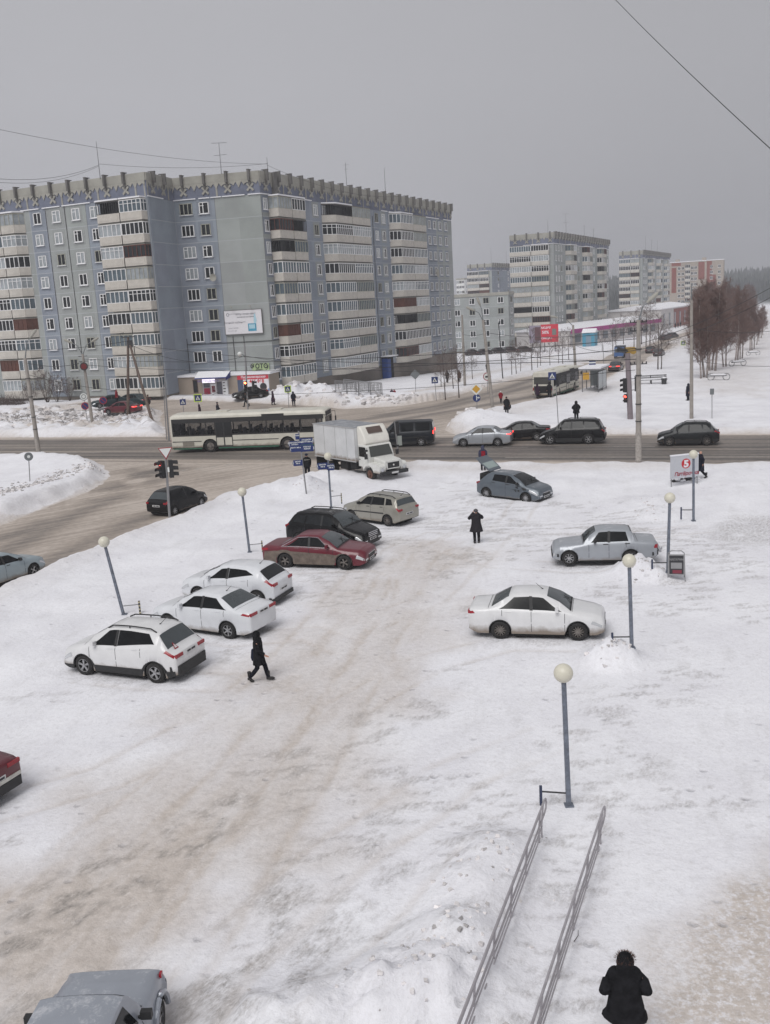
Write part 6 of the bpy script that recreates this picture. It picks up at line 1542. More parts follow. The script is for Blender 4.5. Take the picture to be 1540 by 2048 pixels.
b5, e1, e0 = simple_block('apartment_block', 'five-storey grey-green block right behind the far corner of the long blue block', 905, 1017, 1027, 12.4, 250, 5, 2.75, .7,
 lambda l: ([(0, l, 1)], [(l * t, 1.5, 1.5, None) for t in (.08, .35, .60, .86)], []), lambda l: ([(0, l, 1)], [(l * .5, 1.5, 1.5, None)], []), -3, frieze=False, seed=14)
bw, e1, e0 = simple_block('apartment_block', 'white distant block peeping out at the corner of the long blue block', 912, 930, 936, 22.5, 560, 8, 2.8, .8, lambda l: ([(0, l, 1)], [(l * t, 1.8, 1.5, None) for t in (.2, .5, .8)], []), lambda l: ([(0, l, 1)], [(l * .5, 1.6, 1.5, None)], []), -3, frieze=False, seed=15)
for o in bw.children_recursive:
 if o.name.startswith('wall'):
  for i, s_ in enumerate(o.data.materials): o.data.materials[i] = mat('white_far_wall', C3(225, 225, 222), .8)
# brick block
M_BRK = mat('red_brick', C3(128, 74, 66), .9, var=.10, vscale=.5); M_CRM = mat('cream_brick', C3(160, 150, 140), .9, var=.08, vscale=.4)
cx_, dep = 1430, 500
c_ = RD(1405, 600, dep); root = thing('brick_block', 'red and cream brick apartment block rising behind the park birches', 'building', (c_.x, c_.y, 0))
d_ = Vector((math.cos(RD_A), math.sin(RD_A))); n_ = Vector((d_.y, -d_.x)); F = mkF((-15.5, 6.2), RD_A); Lk = 26.5
mb = MB(); zt = 23.0
fbox(mb, F, 0, Lk, -14, 0, -4, zt, 0)
bd = MB()
for s0, s1, z0, z1 in ((1.5, 3.8, 8, 20.5), (8, 10.4, 3, 6), (8, 10.4, 9, 12), (8, 10.4, 14.5, 17.5), (14.5, 17.5, 14, zt - .4), (18.5, 23, 5, 16), (18.5, 21, 16, zt - .3), (1.5, 6, 21.3, 22.8)): fbox(mb, F, s0, s1, -.02, .06, z0, z1, 1)
fbox(mb, F, -.2, Lk + .2, -14.2, .2, zt + .002, zt + .35, 2); fbox(mb, F, 3, 5, -6, -4, zt, zt + 1.6, 0); fbox(mb, F, 16, 18, -6, -4, zt, zt + 1.8, 0)
mb.build('wall', [M_CRM, M_BRK, M_SNOWT], root)
for s in (5.2, 7.0, 11.6, 13.2, 20.8, 24.6):
 for k in range(8): obj('window', window_mesh('a', 1.35, 1.5), root, F(s, .06 if 18.5 < s < 23 else 0, -1.2 + 1.2 + k * 2.75), RD_A)
for s in (8.2,):
 for k in range(8):
  bal = obj('balcony', parapet_mesh(unit(0, 2.4, .9)), root, F(s, .07, -.2 + k * 2.75), RD_A); obj('glazing', glazing_mesh('wd', unit(0, 2.4, .9)), bal, (0, 0, 1.05))
# long low pink building and the shop with the purple band
M_PURP = mat('purple_fascia', C3(168, 62, 134), .7); M_PINK = mat('salmon_wall', C3(140, 88, 82), .85, var=.1, vscale=.2); M_WHW = mat('white_wall', C3(196, 192, 190), .85, var=.08, vscale=.3)
def low(name, label, pa, pb, zt, zg, depth_back, wm, parts_):
 A_, B_ = G(*pa), G(*pb); d = (B_ - A_); l = d.length; ang = math.atan2(d.y, d.x); root = thing(name, label, 'shop', (A_.x, A_.y, 0)); F = mkF((0, 0), ang)
 mb = MB(); fbox(mb, F, 0, l, -depth_back, 0, zg - 2, zt); mb.build('wall', wm, root)
 mb = MB(); n = 12
 prof = [(-.8, zt), (.5, zt), (.5, zt + .25), (-depth_back / 2, zt + 1.5), (-depth_back - .5, zt + .3), (-depth_back - .5, zt)]
 vs = [F(s, dd, z) for s in (-.4, l + .4) for dd, z in prof]; k = len(prof)
 mb.add(vs, [tuple(range(k)), tuple(range(2 * k - 1, k - 1, -1))] + [(i, (i + 1) % k, k + (i + 1) % k, k + i) for i in range(k)]); mb.build('snowy_roof', M_SNOWT, root)
 parts_(root, F, l, zt); return root
def purp(root, F, l, zt):
 mb = MB(); fbox(mb, F, -.3, l + .2, .51, .75, zt - .75, zt + .35); mb.build('purple_fascia', M_PURP, root)
 for s in np.arange(3, l - 3, 5.5): mb = MB(); fbox(mb, F, s, s + 3.2, 0, .06, zt - 3.2, zt - 1.2); mb.build('shop_window', M_WGB, root)
low('purple_band_shop', 'long low shop with snowy roof and purple fascia behind the bus shelter', (1140, 695), (1318, 668), 1.6, -3, 16, M_WHW, purp)
def pinkp(root, F, l, zt):
 mb = MB(); fbox(mb, F, l * .35, l * .99, 0, .08, -2.7, zt - .4); mb.build('salmon_wall', M_PINK, root)
 for k in range(6): mb = MB(); s = l * (.06 + .15 * k); fbox(mb, F, s, s + 2, .09, .16, -1.5, zt - 1.5); mb.build('shop_window', M_WGB, root)
low('salmon_shop', 'white and salmon low shop with snowy roof at the far end of the street', (1322, 662), (1388, 646), 4.2, -3, 18, M_WHW, pinkp)
# ================================================================== STREET FURNITURE
M_LPOST = mat('lamp_post_blue_grey', C3(106, 112, 124), .6, var=.35, vscale=9, bump=.3, bscale=14)
M_GLOBE = mat('milky_globe', C3(210, 206, 190), .35, var=.03)
M_POLE = mat('concrete_pole', C3(150, 144, 138), .9, var=.18, vscale=2.5, bump=.4, bscale=12)
M_WOOD = mat('old_wood_pole', C3(98, 84, 76), .9, var=.3, vscale=3, bump=.4)
M_SPOST = mat('sign_post_grey', C3(140, 140, 142), .5, metal=.3, var=.1)
M_POSTERS = mat('torn_posters', C3(158, 152, 146), .9, var=.3, vscale=6)
M_SBLUE = mat('sign_blue', C3(28, 46, 100), .5); M_SWHT = mat('sign_face_white', C3(215, 218, 216), .5); M_SRED = mat('sign_red', C3(150, 30, 46), .5); M_SYEL = mat('sign_yellow', C3(196, 150, 50), .5)
M_SLIME = mat('sign_lime', C3(190, 215, 90), .6); M_SBACK = mat('sign_back', C3(120, 124, 126), .5, metal=.4); M_TLB = mat('signal_black', (.018, .018, .02, 1), .5)
M_REDL = mat('red_signal_lamp', (.8, .05, .04, 1), .3, emit=(1, .06, .04, 1), estr=6); M_REDA = mat('amber_red_lamp', (.9, .2, .05, 1), .3, emit=(1, .22, .08, 1), estr=7); M_STRIPE = mat('pale_stripe', C3(190, 180, 150), .8)
VR = CR.xy.normalized()      # horizontal direction across the view
def yawto(a):  # matrix rows for sign facing: returns (right, normal) with normal horizontal at angle a
 n = Vector((math.cos(a), math.sin(a), 0)); r = Vector((-n.y, n.x, 0)); return r, n
def leaned(base, top):   # actual 3-D top of a pole whose foot and tip are seen at two pixels, kept at constant depth
 b = on(*base); dd = RD(top[0], top[1], b.y); return b, dd
def lamp(label, base, top, hz=None, side=None, striped=False, gr='globe lamps of the parking lot'):
 b = on(*base); b.z -= .05; h = HT(b, top[1]); tp = RD(top[0], top[1], b.y)
 root = thing('globe_lamp', label, 'lamp', tuple(b), group=gr); tl = tp - b; h = tl.z; R_ = .215
 lx = tl.x
 f = lambda t: Vector((lx * t, 0, h * t))
 mb = MB(); t_ = (h - R_ * 1.9) / h; p0, p1 = Vector((0, 0, -.2)), f(t_)
 d = .055; mb.add([(p0.x + a * d, b_ * d, p0.z) for a, b_ in ((-1, -1), (1, -1), (1, 1), (-1, 1))] + [(p1.x + a * d * .9, b_ * d * .9, p1.z) for a, b_ in ((-1, -1), (1, -1), (1, 1), (-1, 1))], [(0, 3, 2, 1), (4, 5, 6, 7), (0, 1, 5, 4), (1, 2, 6, 5), (2, 3, 7, 6), (3, 0, 4, 7)])
 po = mb.build('post', M_LPOST, root); bv = po.modifiers.new('b', 'BEVEL'); bv.width = .012
 mb = MB(); c = f((h - R_) / h); mb.lathe([(.055, 0), (.11, .02), (.12, .06), (.07, .08)], tuple(f(t_)), 14); mb.build('collar', M_LPOST, root, smooth=True); MB().box((0, 0, .07), (.2, .2, .03)).build('base_plate', M_LPOST, root)
 mb = MB(); mb.sphere(tuple(c), R_, 28, 18); mb.build('globe', M_GLOBE, root, smooth=True, angle=180)
 if side:
  sx, sh_, so = side; ax = sx * .62; mb = MB(); mb.tube([(0, 0, sh_), (ax, so, sh_ + .03)], .022, 6); mb.build('crossbar', M_BLKST if not striped else M_SPOST, root)
  mb = MB(); mb.box((ax, so, sh_ - .14), (.06, .06, .62)); 
  for k in range(4 if striped else 0): mb.box((ax, so, sh_ - .30 + k * .14), (.066, .066, .05), 1)
  mb.build('guard_post', [M_BLKST if striped else mat('dark_blue_post', C3(50, 58, 82), .6), M_STRIPE], root)
 return root
lamp('nearest globe lamp, tall blue-grey post standing at the head of the two railings', (1138, 1617), (1126, 1328), side=(-1, .36, .1))
lamp('globe lamp between the white saloon with many-spoked wheels and its snow heap', (1264, 1322), (1258, 1108), side=(-1, .42, 0))
lamp('globe lamp beside the folding board and the boxy silver saloon', (1335, 1160), (1340, 985), side=(-1, .45, 0))
lamp('farthest right globe lamp standing before the white supermarket sign', (1387, 1045), (1387, 900), side=(-1, .62, 0))
lamp('steeply leaning globe lamp beside the white crossover', (250, 1238), (205, 1073), side=(1, .40, .0), striped=True)
lamp('slightly leaning globe lamp behind the dark red saloon', (500, 1110), (483, 975), side=(1, .42, 0), striped=True)
L7 = lamp('globe lamp with small blue arrow signs standing behind the black off-road car', (663, 1022), (655, 905), side=(1, .72, 0), striped=True)
# ---- poles
def pole(label, base, top, r0=.15, r1=.10, M=M_POLE, name='utility_pole', cat='pole', arms=(), bands=0, n=12, group=None):
 b, tp = leaned(base, top); b.z -= .1; root = thing(name, label, cat, tuple(b), group=group); v = tp - b
 mb = MB(); mb.tube([Vector((0, 0, -.3)), v * .5, v], [r0, (r0 + r1) / 2, r1], n); mb.build('pole', M, root, smooth=True)
 if bands:
  mb = MB(); mb.tube([v * .02, v * .22], [r0 + .006, r0 + .004], n); mb.build('posters', M_POSTERS, root, smooth=True)
  mb = MB()
  for t in (.30, .42, .62, .80): mb.tube([v * t, v * (t + .006)], r0 * 1.05, n)
  mb.build('steel_band', M_BLKST, root)
 for (dx, dz, dy, lampk) in arms:
  e = v + Vector((VR.x * dx, VR.y * dx + dy, dz)); mid = v + Vector((VR.x * dx * .45, VR.y * dx * .45 + dy * .4, dz * .75)); mb = MB()
  mb.tube([v * .985, mid, e], [.05, .04, .035], 6); am = mb.build('arm', M_SBACK, root)
  if lampk: 
   mb = MB(); dd = (e - mid).normalized(); mb.tube([e - dd * .1, e + dd * .15, e + dd * .7, e + dd * .85], [.05, .12, .13, .04], 8); mb.build('lamp_head', M_CONC, am, smooth=True)
 return root, b, v
pR = pole('tall concrete pole with torn posters at the kerb, nearest to the parking lot', (1277, 936), (1277, 640), .20, .13, arms=((.6, 1.1, 0, 1),), bands=1)
mb = MB(); v = pR[2]
for t in (.985, .93, .70): mb.box(v * t + Vector((.0, 0, 0)), (1.1, .06, .06)); [mb.lathe([(.03, 0), (.045, .06), (.03, .12)], tuple(v * t + Vector((a, 0, .03))), 8) for a in (-.5, -.25, .25, .5)]
mb.build('cross_arm', M_BLKST, pR[0])
pole('slim concrete pole on the snowfield right of the signal pole', (1383, 840), (1383, 600), .17, .12, arms=((.0, 1.2, 0, 0), (-.9, -.15, 0, 0)))
pole('concrete pole with double lamp arms behind the round truck sign', (986, 822), (966, 640), .19, .13, arms=((-.9, 1.0, 0, 1), (-.25, 1.5, 0, 1)))
pole('concrete pole with long lamp arm left of the bus shelter', (1153, 776), (1146, 650), .19, .13, arms=((-1.9, 1.0, 0, 1),), bands=1)
pole('bare concrete pole beyond the walkers left of the double-armed pole', (930, 776), (924, 630), .18, .12)
pole('thin dark mast beside the row of cars before the five-storey block', (1006, 762), (997, 645), .08, .06, M=M_BLKST)
pole('thick leaning concrete pole with one lamp arm on the snowy island at the left', (79, 917), (50, 716), .20, .14, arms=((.7, 1.7, 0, 1),), bands=1)
q = pole('concrete pole with two lamp arms and a round red-rimmed mirror on the left verge', (187, 862), (165, 708), .18, .12, arms=((-1.0, 1.2, 0, 1), (1.1, 1.2, 0, 1)))
mb = MB(); v = q[2]; c = v * .83 + Vector((.05, -.3, 0)); mb.lathe([(.42, -.03), (.42, .03), (.34, .04)], tuple(c), 20, 0, 'y'); mb.lathe([(.30, -.05), (.30, -.04)], tuple(c), 16, 1, 'y'); mb.build('round_mirror', [M_BLKST, mat('mirror_red', C3(110, 34, 38), .5)], q[0])
mb = MB()
for t in (.97, .90): mb.box(v * t, (.9, .06, .06))
mb.build('cross_arm', M_BLKST, q[0])
q = pole('slim grey mast standing right of the wooden poles by the road', (338, 882), (330, 764), .09, .07, M=M_SPOST)
q = pole('slender grey mast between the wooden poles and the city bus', (333, 880), (327, 770), .05, .04, M=M_SPOST)
# A-shaped wooden pole
b, tp = leaned((256, 840), (256, 675)); b2_, _ = leaned((307, 853), (262, 680)); root = thing('wooden_pole', 'A-shaped pair of old wooden poles propped together on the left verge', 'pole', tuple(b))
mb = MB(); mb.tube([(0, 0, -.5), tp - b], [.17, .13], 10); mb.build('upright', M_WOOD, root, smooth=True)
mb = MB(); mb.tube([b2_ - b + Vector((0, 0, -.5)), tp - b + Vector((.1, -.1, -.5))], [.17, .12], 10); mb.build('strut', M_WOOD, root, smooth=True)
mb = MB(); t = tp - b; mb.box(t + Vector((.0, 0, .05)), (1.4, .08, .1)); mb.box(t + Vector((.2, -.25, -.7)), (.5, .4, .8)); mb.tube([t + Vector((-.7, 0, .1)), t + Vector((-.85, 0, .5)), t + Vector((-.4, 0, .55))], .03, 5); mb.build('transformer', M_BLKST, root)
# ---- road signs
def disc_pts(r_, n=24, rot=0): return [(r_ * math.cos(2 * math.pi * k / n + rot), r_ * math.sin(2 * math.pi * k / n + rot)) for k in range(n)]
def plate(mb, P, r, n, poly, d0, d1, mi):
 N = len(poly); vs = [P + r * x + Vector((0, 0, z)) + n * d0 for x, z in poly] + [P + r * x + Vector((0, 0, z)) + n * d1 for x, z in poly]
 mb.add(vs, [tuple(range(N)), tuple(range(2 * N - 1, N - 1, -1))] + [(i, (i + 1) % N, N + (i + 1) % N, N + i) for i in range(N)], mi)
rect = lambda a, b_, cx=0, cz=0: [(cx - a / 2, cz - b_ / 2), (cx + a / 2, cz - b_ / 2), (cx + a / 2, cz + b_ / 2), (cx - a / 2, cz + b_ / 2)]
def signpost(label, base, top, faces, r=.035, group=None, facing=None):
 """faces: list of (kind, height above foot, size)"""
 b, tp = leaned(base, top); b.z -= .05; root = thing('road_sign', label, 'sign', tuple(b), group=group); v = tp - b
 mb = MB(); mb.tube([(0, 0, -.2), v], r, 8); mb.build('post', M_SPOST, root)
 a = facing if facing is not None else math.atan2(-b.y, -b.x); rr, nn = yawto(a)
 if rr.dot(CR) < 0: pass
 rr = Vector((-nn.y, nn.x, 0))
 if rr.dot(CR) < 0: rr = -rr
 for kind, pyc, sz in faces:
  hz = HT(b + Vector((v.x * .8, 0, 0)), pyc) - b.z; P = Vector((v.x * min(max(hz / v.z, 0), 1.0), 0, hz)) + nn * .05
  mb = MB(); ms = [M_SBACK, M_SBLUE, M_SWHT, M_SRED, M_SYEL, M_SLIME, M_DARKTXT]
  if kind in ('ped', 'pedlime', 'pedgrey'):
   if kind == 'pedlime': plate(mb, P, rr, nn, rect(sz * 1.3, sz * 1.3), 0, .02, 5)
   plate(mb, P, rr, nn, rect(sz, sz), .0, .035, 1); plate(mb, P, rr, nn, [(-sz * .36, -sz * .3), (sz * .36, -sz * .3), (0, sz * .36)], .03, .045, 2)
   plate(mb, P, rr, nn, [(-sz * .05, sz * .02), (sz * .05, sz * .02), (sz * .14, -sz * .26), (sz * .06, -sz * .26), (0, -sz * .1), (-sz * .08, -sz * .26), (-sz * .15, -sz * .26)], .045, .055, 6)
   plate(mb, P, rr, nn, disc_pts(sz * .05, 8), .045, .056, 6) if False else plate(mb, P, rr, nn, [(x, z + sz * .09) for x, z in disc_pts(sz * .05, 8)], .045, .056, 6)
  elif kind == 'yield':
   s_ = sz; plate(mb, P, rr, nn, [(0, -s_ * .87), (s_ * .5, 0), (-s_ * .5, 0)], 0, .03, 3); plate(mb, P, rr, nn, [(0, -s_ * .74), (s_ * .42, -s_ * .05), (-s_ * .42, -s_ * .05)], .03, .045, 2)
  elif kind == 'priority': plate(mb, P, rr, nn, disc_pts(sz, 4), 0, .03, 2); plate(mb, P, rr, nn, disc_pts(sz * .93, 4), .025, .035, 6) if False else None; plate(mb, P, rr, nn, disc_pts(sz * .66, 4), .03, .045, 4)
  elif kind == 'arrow': plate(mb, P, rr, nn, disc_pts(sz), 0, .03, 1); plate(mb, P, rr, nn, rect(sz * .2, sz * 1.2, 0, 0), .03, .045, 2); plate(mb, P, rr, nn, rect(sz * .7, sz * .2, sz * .3, sz * .1), .03, .045, 2); plate(mb, P, rr, nn, [(sz * .5, sz * .4), (sz * .5, -sz * .2), (sz * .85, sz * .1)], .03, .045, 2)
  elif kind == 'truck': plate(mb, P, rr, nn, disc_pts(sz), 0, .03, 3); plate(mb, P, rr, nn, disc_pts(sz * .82), .03, .042, 2); plate(mb, P, rr, nn, rect(sz * .7, sz * .35, -sz * .1, 0), .042, .05, 6); plate(mb, P, rr, nn, rect(sz * .25, sz * .25, sz * .38, -sz * .06), .042, .05, 6); plate(mb, P, rr, nn, rect(sz * .9, sz * .08, 0, -sz * .24), .042, .05, 6)
  elif kind == 'backdiamond': plate(mb, P, rr, nn, disc_pts(sz, 4), 0, .03, 0)
  elif kind == 'backdisc': plate(mb, P, rr, nn, disc_pts(sz), 0, .03, 0); plate(mb, P, rr, nn, disc_pts(sz * .35), .03, .035, 2)
  elif kind == 'backrect': plate(mb, P, rr, nn, rect(sz * .8, sz * 1.2), 0, .03, 0)
  elif kind == 'nopark': plate(mb, P, rr, nn, disc_pts(sz), 0, .03, 3); plate(mb, P, rr, nn, disc_pts(sz * .78), .03, .042, 1); plate(mb, P, rr, nn, [(-sz * .6, sz * .45), (-sz * .45, sz * .6), (sz * .6, -sz * .45), (sz * .45, -sz * .6)], .042, .05, 3)
  elif kind == 'ring': plate(mb, P, rr, nn, disc_pts(sz), 0, .03, 0); plate(mb, P, rr, nn, disc_pts(sz * .85), .03, .042, 2); plate(mb, P, rr, nn, disc_pts(sz * .55), .042, .05, 0); plate(mb, P, rr, nn, disc_pts(sz * .4), .05, .055, 2)
  elif kind == 'busstop': plate(mb, P, rr, nn, rect(sz, sz * 1.5), 0, .05, 1); plate(mb, P, rr, nn, rect(sz, sz * .2, 0, sz * .45), .05, .06, 2); plate(mb, P, rr, nn, rect(sz, sz * .2, 0, 0), .05, .06, 2)
  mb.build('sign_plate', ms, root)
 return root, b, v, rr, nn
PG = 'pedestrian crossing signs'
signpost('blue pedestrian crossing sign on two posts beside the bus at the stop', (1106, 801), (1104, 745), [('ped', 752, .85)], group=PG)
signpost('blue pedestrian crossing sign on the verge left of the walkers', (873, 802), (869, 756), [('ped', 760, .75)], group=PG)
signpost('lime-bordered pedestrian crossing sign above the roof of the city bus', (398, 826), (395, 790), [('pedlime', 796, .7)], group=PG)
signpost('dark blue crossing sign left of the lime-bordered one above the city bus', (368, 834), (365, 796), [('ped', 804, .65)], group=PG)
signpost('lime-bordered crossing sign beside the pedestrian in front of the snow heap', (578, 818), (575, 770), [('pedlime', 778, .6)], group=PG)
signpost('yellow diamond priority sign above a round blue arrow sign at the street corner', (955, 830), (952, 772), [('priority', 778, .62), ('arrow', 796, .38)])
q = signpost('round no-lorries sign fixed before the double-armed pole', (976, 790), (974, 750), [('truck', 753, .48)])
signpost('grey back of a diamond sign on the snow left of the far street', (832, 792), (830, 745), [('backdiamond', 749, .62)])
signpost('lone grey round sign on a thin post on the snowy island at the left', (61, 975), (57, 908), [('backdisc', 913, .30)])
signpost('thin post with a grey box sign on the far right snowfield', (1424, 842), (1424, 778), [('backrect', 783, .42)])
signpost('tall thin bare post standing in front of the crossing by the black off-road car', (1117, 862), (1112, 770), [])
signpost('round white sign on the leaning pole of the left verge', (176, 850), (167, 792), [('ring', 793, .45), ('nopark', 812, .42)])
signpost('round violet no-parking sign beside the red car on the left verge', (208, 842), (206, 796), [('nopark', 801, .42)])
signpost('blue and white striped bus stop sign above the shelter roof', (1190, 783), (1184, 724), [('busstop', 731, .75)])
signpost('thin tall post beside the bus shelter', (1209, 775), (1206, 690), [])
# direction signs
q, b, v, rr, nn = signpost('pole of dark blue arrow signs standing in front of the box truck', (614, 998), (597, 862), [], r=.045)
def arrow_sign(root, P, rr, nn, l, h, dr, txt, m=M_SBLUE, name='direction_sign'):
 mb = MB(); x0, x1 = (0, l) if dr > 0 else (0, -l)
 pts = [(x0, -h / 2), (x1 * .88, -h / 2), (x1, 0), (x1 * .88, h / 2), (x0, h / 2)]
 plate(mb, P, rr, nn, pts, 0, .03, 0)
 plate(mb, P, rr, nn, [(x1 * .86, -h * .36), (x1 * .96, 0), (x1 * .86, h * .36), (x1 * .89, 0) if False else (x1 * .90, 0)], .03, .036, 1)
 for k, t_ in enumerate(txt):
  cz = h * (.22 - k * .30)
  text_mb(mb, t_, h * .27, lambda x, z: P + rr * (x1 * .45 + x) + Vector((0, 0, cz - h * .08 + z)) + nn * .037, 1, .004)
 mb.build(name, [m, M_SWHT], root)
b_ = b
for (py, dr, l, h, tx) in ((883, 1, .86, .40, ['СТАДИОН', 'ЦЕНТР 300 м']), (897, 1, .86, .40, ['ВОКЗАЛ', 'РЫНОК']), (887, -1, .72, .38, ['ДОМ КУЛЬТУРЫ', 'АПТЕКА']), (897, -1, .68, .36, ['ПОЧТА 200 м']), (925, -1, .62, .36, ['МУЗЕЙ', '500 м']), (873, -1, .26, .34, ['ПАРК'])):
 hz = HT(b + Vector((v.x * .7, 0, 0)), py) - b.z; P = Vector((v.x * hz / v.z, 0, hz)) + nn * .05
 arrow_sign(q, P, rr, nn, l, h, dr, tx)
vv = Vector((-.05, 0, 3.3)); b7 = Vector(L7.location); r7, n7 = rr, nn
for py, dr, l in ((931, -1, .62), (934, 1, .40)):
 hz = HT(b7, py) - b7.z; arrow_sign(L7, Vector((-.05, 0, hz)) + n7 * .07, r7, n7, l, .38, dr, ['ШКОЛА', '100 м'])
# ---- traffic signals
def sig_head(root, P, f, w_=.34, h=1.0, n=3, lit=None, ml=None, side=1.0):
 """P centre of the box, f unit facing vector"""
 r_ = Vector((-f.y, f.x, 0)); mb = MB(); M3 = Matrix((r_, f, Vector((0, 0, 1)))).transposed()
 mb.box(P, (w_, .22, h), 0, rot=M3)
 for k in range(n):
  c = P + Vector((0, 0, h / 2 - h / n * (k + .5))) + f * .12; rad = h / n * .36
  vs = []; N = 14
  for j in range(N + 1):
   t = math.pi * j / N * 1.25 - .125 * math.pi
   for e_ in (0, .28 * (1 if t > 0 else .6)): vs.append(c + r_ * math.cos(t) * rad * 1.15 + Vector((0, 0, math.sin(t) * rad * 1.15)) + f * e_ - Vector((0, 0, e_ * .12)))
  mb.add(vs, [(2 * j, 2 * j + 1, 2 * j + 3, 2 * j + 2) for j in range(N)], 0)
  vs2 = [p_ * 1.0 + Vector((0, 0, .012)) for p_ in vs]; mb.add(vs2, [(2 * j, 2 * j + 2, 2 * j + 3, 2 * j + 1) for j in range(N)], 0)
 hd = mb.build('signal_head', M_TLB, root)
 for k in range(n):
  c = P + Vector((0, 0, h / 2 - h / n * (k + .5))) + f * .135; rad = h / n * .34; mb = MB()
  mb.add([c + r_ * math.cos(t) * rad + Vector((0, 0, math.sin(t) * rad)) for t in np.linspace(0, 2 * math.pi, 17)[:-1]], [tuple(range(16))], 0)
  mb.build('lens', ml if lit == k else mat('dark_lens', (.03, .03, .03, 1), .3), hd)
 return hd
q, b, v, rr, nn = signpost('white red-rimmed give way sign above a traffic signal by the side street', (340, 1049), (331, 905), [('yield', 895, .78)], r=.07)
f1 = Vector((-.75, -.66, 0)).normalized(); f2 = Vector((.80, -.60, 0)).normalized()
hz = HT(b + Vector((v.x * .7, 0, 0)), 938) - b.z; P0_ = Vector((v.x * hz / v.z, 0, hz))
sig_head(q, P0_ + Vector((-.24, -.02, 0)), Vector((-.72, -.69, 0)).normalized(), .34, .98, 3, 0, M_REDL); sig_head(q, P0_ + Vector((.24, 0.02, 0)), Vector((.93, .35, 0)).normalized(), .34, .98)
mb = MB(); mb.box(P0_ + Vector((.16, -.14, -.02)), (.14, .05, .26)); mb.build('control_plate', M_SWHT, q)
q, b, v, rr, nn = signpost('black signal mast with glowing orange-red light in front of the corner shop', (496, 822), (489, 686), [], r=.08)
hz = HT(b + Vector((v.x * .5, 0, 0)), 766) - b.z; P0_ = Vector((v.x * hz / v.z, 0, hz))
sig_head(q, P0_ + Vector((-.1, -.25, -.35)), Vector((-.05, -1, 0)).normalized(), .38, 1.2, 3, 0, M_REDA); sig_head(q, P0_ + Vector((.75, -.1, -.4)), Vector((.9, .3, 0)).normalized(), .38, 1.2)
mb = MB(); hz = HT(b, 712) - b.z; mb.tube([(v.x * .8, 0, hz), (v.x * .8 - .5, 0, hz + .25)], .03, 5); mb.sphere((v.x * .8 - .6, 0, hz + .25), .26, 14, 10, 1); mb.build('street_lamp_head', [M_BLKST, M_SWHT], q, smooth=True)
root, b, v = pole('thick grey signal pole with side-on black signals at the snow edge of the main road', (1261, 840), (1255, 706), .26, .23, M=mat('signal_pole_grey', C3(128, 118, 122), .8, var=.12, vscale=2), name='signal_pole')
for (px, py, sx_, n_, h_, li) in ((1247, 770, -1, 3, 1.25, None), (1273, 769, 1, 3, 1.25, None), (1249, 796, -1, 2, .75, 0)):
 hz = HT(b, py) - b.z; x_ = (px - 1260) / CAM_F * b.y * 1.0; P0_ = Vector((x_ * .85, 0, hz))
 sig_head(root, P0_, Vector((sx_ if n_ == 3 else -.5, -.25 if n_ == 3 else -.85, 0)).normalized(), .36 if n_ == 3 else .3, h_, n_, li, M_REDL)
 mb = MB(); mb.tube([P0_ + Vector((0, 0, h_ * .4)), Vector((0, 0, hz + h_ * .4))], .03, 5); mb.tube([P0_ - Vector((0, 0, h_ * .4)), Vector((0, 0, hz - h_ * .4))], .03, 5); mb.build('bracket', M_BLKST, root)
mb = MB(); mb.box(v + Vector((.1, 0, .25)), (.5, .3, .5)); mb.lathe([(.32, -.04), (.32, .04)], tuple(v + Vector((.45, -.2, .2))), 16, 0, 'y'); mb.build('yellow_bracket', mat('mustard', C3(158, 128, 60), .8, var=.2), root)
mb = MB(); mb.tube([v + Vector((-.9, -.1, .35)), v + Vector((0, 0, .15))], [.22, .18], 8); mb.build('hanging_signal', M_TLB, root)
q, b, v, rr, nn = signpost('grey back of a small traffic signal on a post in front of the dark van', (797, 905), (789, 842), [], r=.06)
sig_head(q, Vector((v.x + .12, .05, v.z - .55)), Vector((.25, 1, 0)).normalized(), .34, .98)
mb = MB(); P0_ = Vector((v.x + .32, -.05, v.z - 1.55)); mb.box(P0_, (.34, .12, .75)); mb.build('signal_back', mat('pale_signal_housing', C3(150, 156, 152), .6), q)
# ---- supermarket sign
pa, pb = on(1341, 978), on(1397, 972); root = thing('supermarket_sign', 'white supermarket sign with a red figure five above slanted red lettering on two posts', 'sign', tuple(pa))
d = (pb - pa); d.z = 0; l = 1.76; d.normalize(); nn = Vector((d.y, -d.x, 0))
if nn.y > 0: nn = -nn
ztp = HT(pa, 913) - pa.z; zbt = HT(pa, 958) - pa.z; F = lambda s, dd, z: Vector((d.x * s + nn.x * dd, d.y * s + nn.y * dd, z))
mb = MB(); fbox(mb, lambda s, dd, z: tuple(F(s, dd, z)), 0, l, -.05, .05, zbt, ztp); pn = mb.build('panel', mat('sign_pale_grey', C3(186, 188, 194), .6, var=.03), root)
mb = MB(); fbox(mb, lambda s, dd, z: tuple(F(s, dd, z)), -.02, l + .02, -.07, .07, ztp, ztp + .07); mb.build('snow_cap', M_SNOWT, pn)
mb = MB()
for s in (.05, l - .05): mb.tube([F(s, 0, -.4), F(s, 0, zbt)], .03, 6)
mb.build('posts', M_SPOST, root)
cc, hh = l * .54, zbt + (ztp - zbt) * .63; mb = MB(); r_ = .29
mb.add([tuple(F(cc + r_ * math.cos(t), .056, hh + r_ * math.sin(t))) for t in np.linspace(0, 2 * math.pi, 29)[:-1]], [tuple(range(28))], 0)
text_mb(mb, '5', .56, lambda x, y: tuple(F(cc + .01 + x * 1.15, .062, hh - .20 + y)), 1, .028)
mb.build('round_five_emblem', [M_REDTX, M_SIGNW], pn)
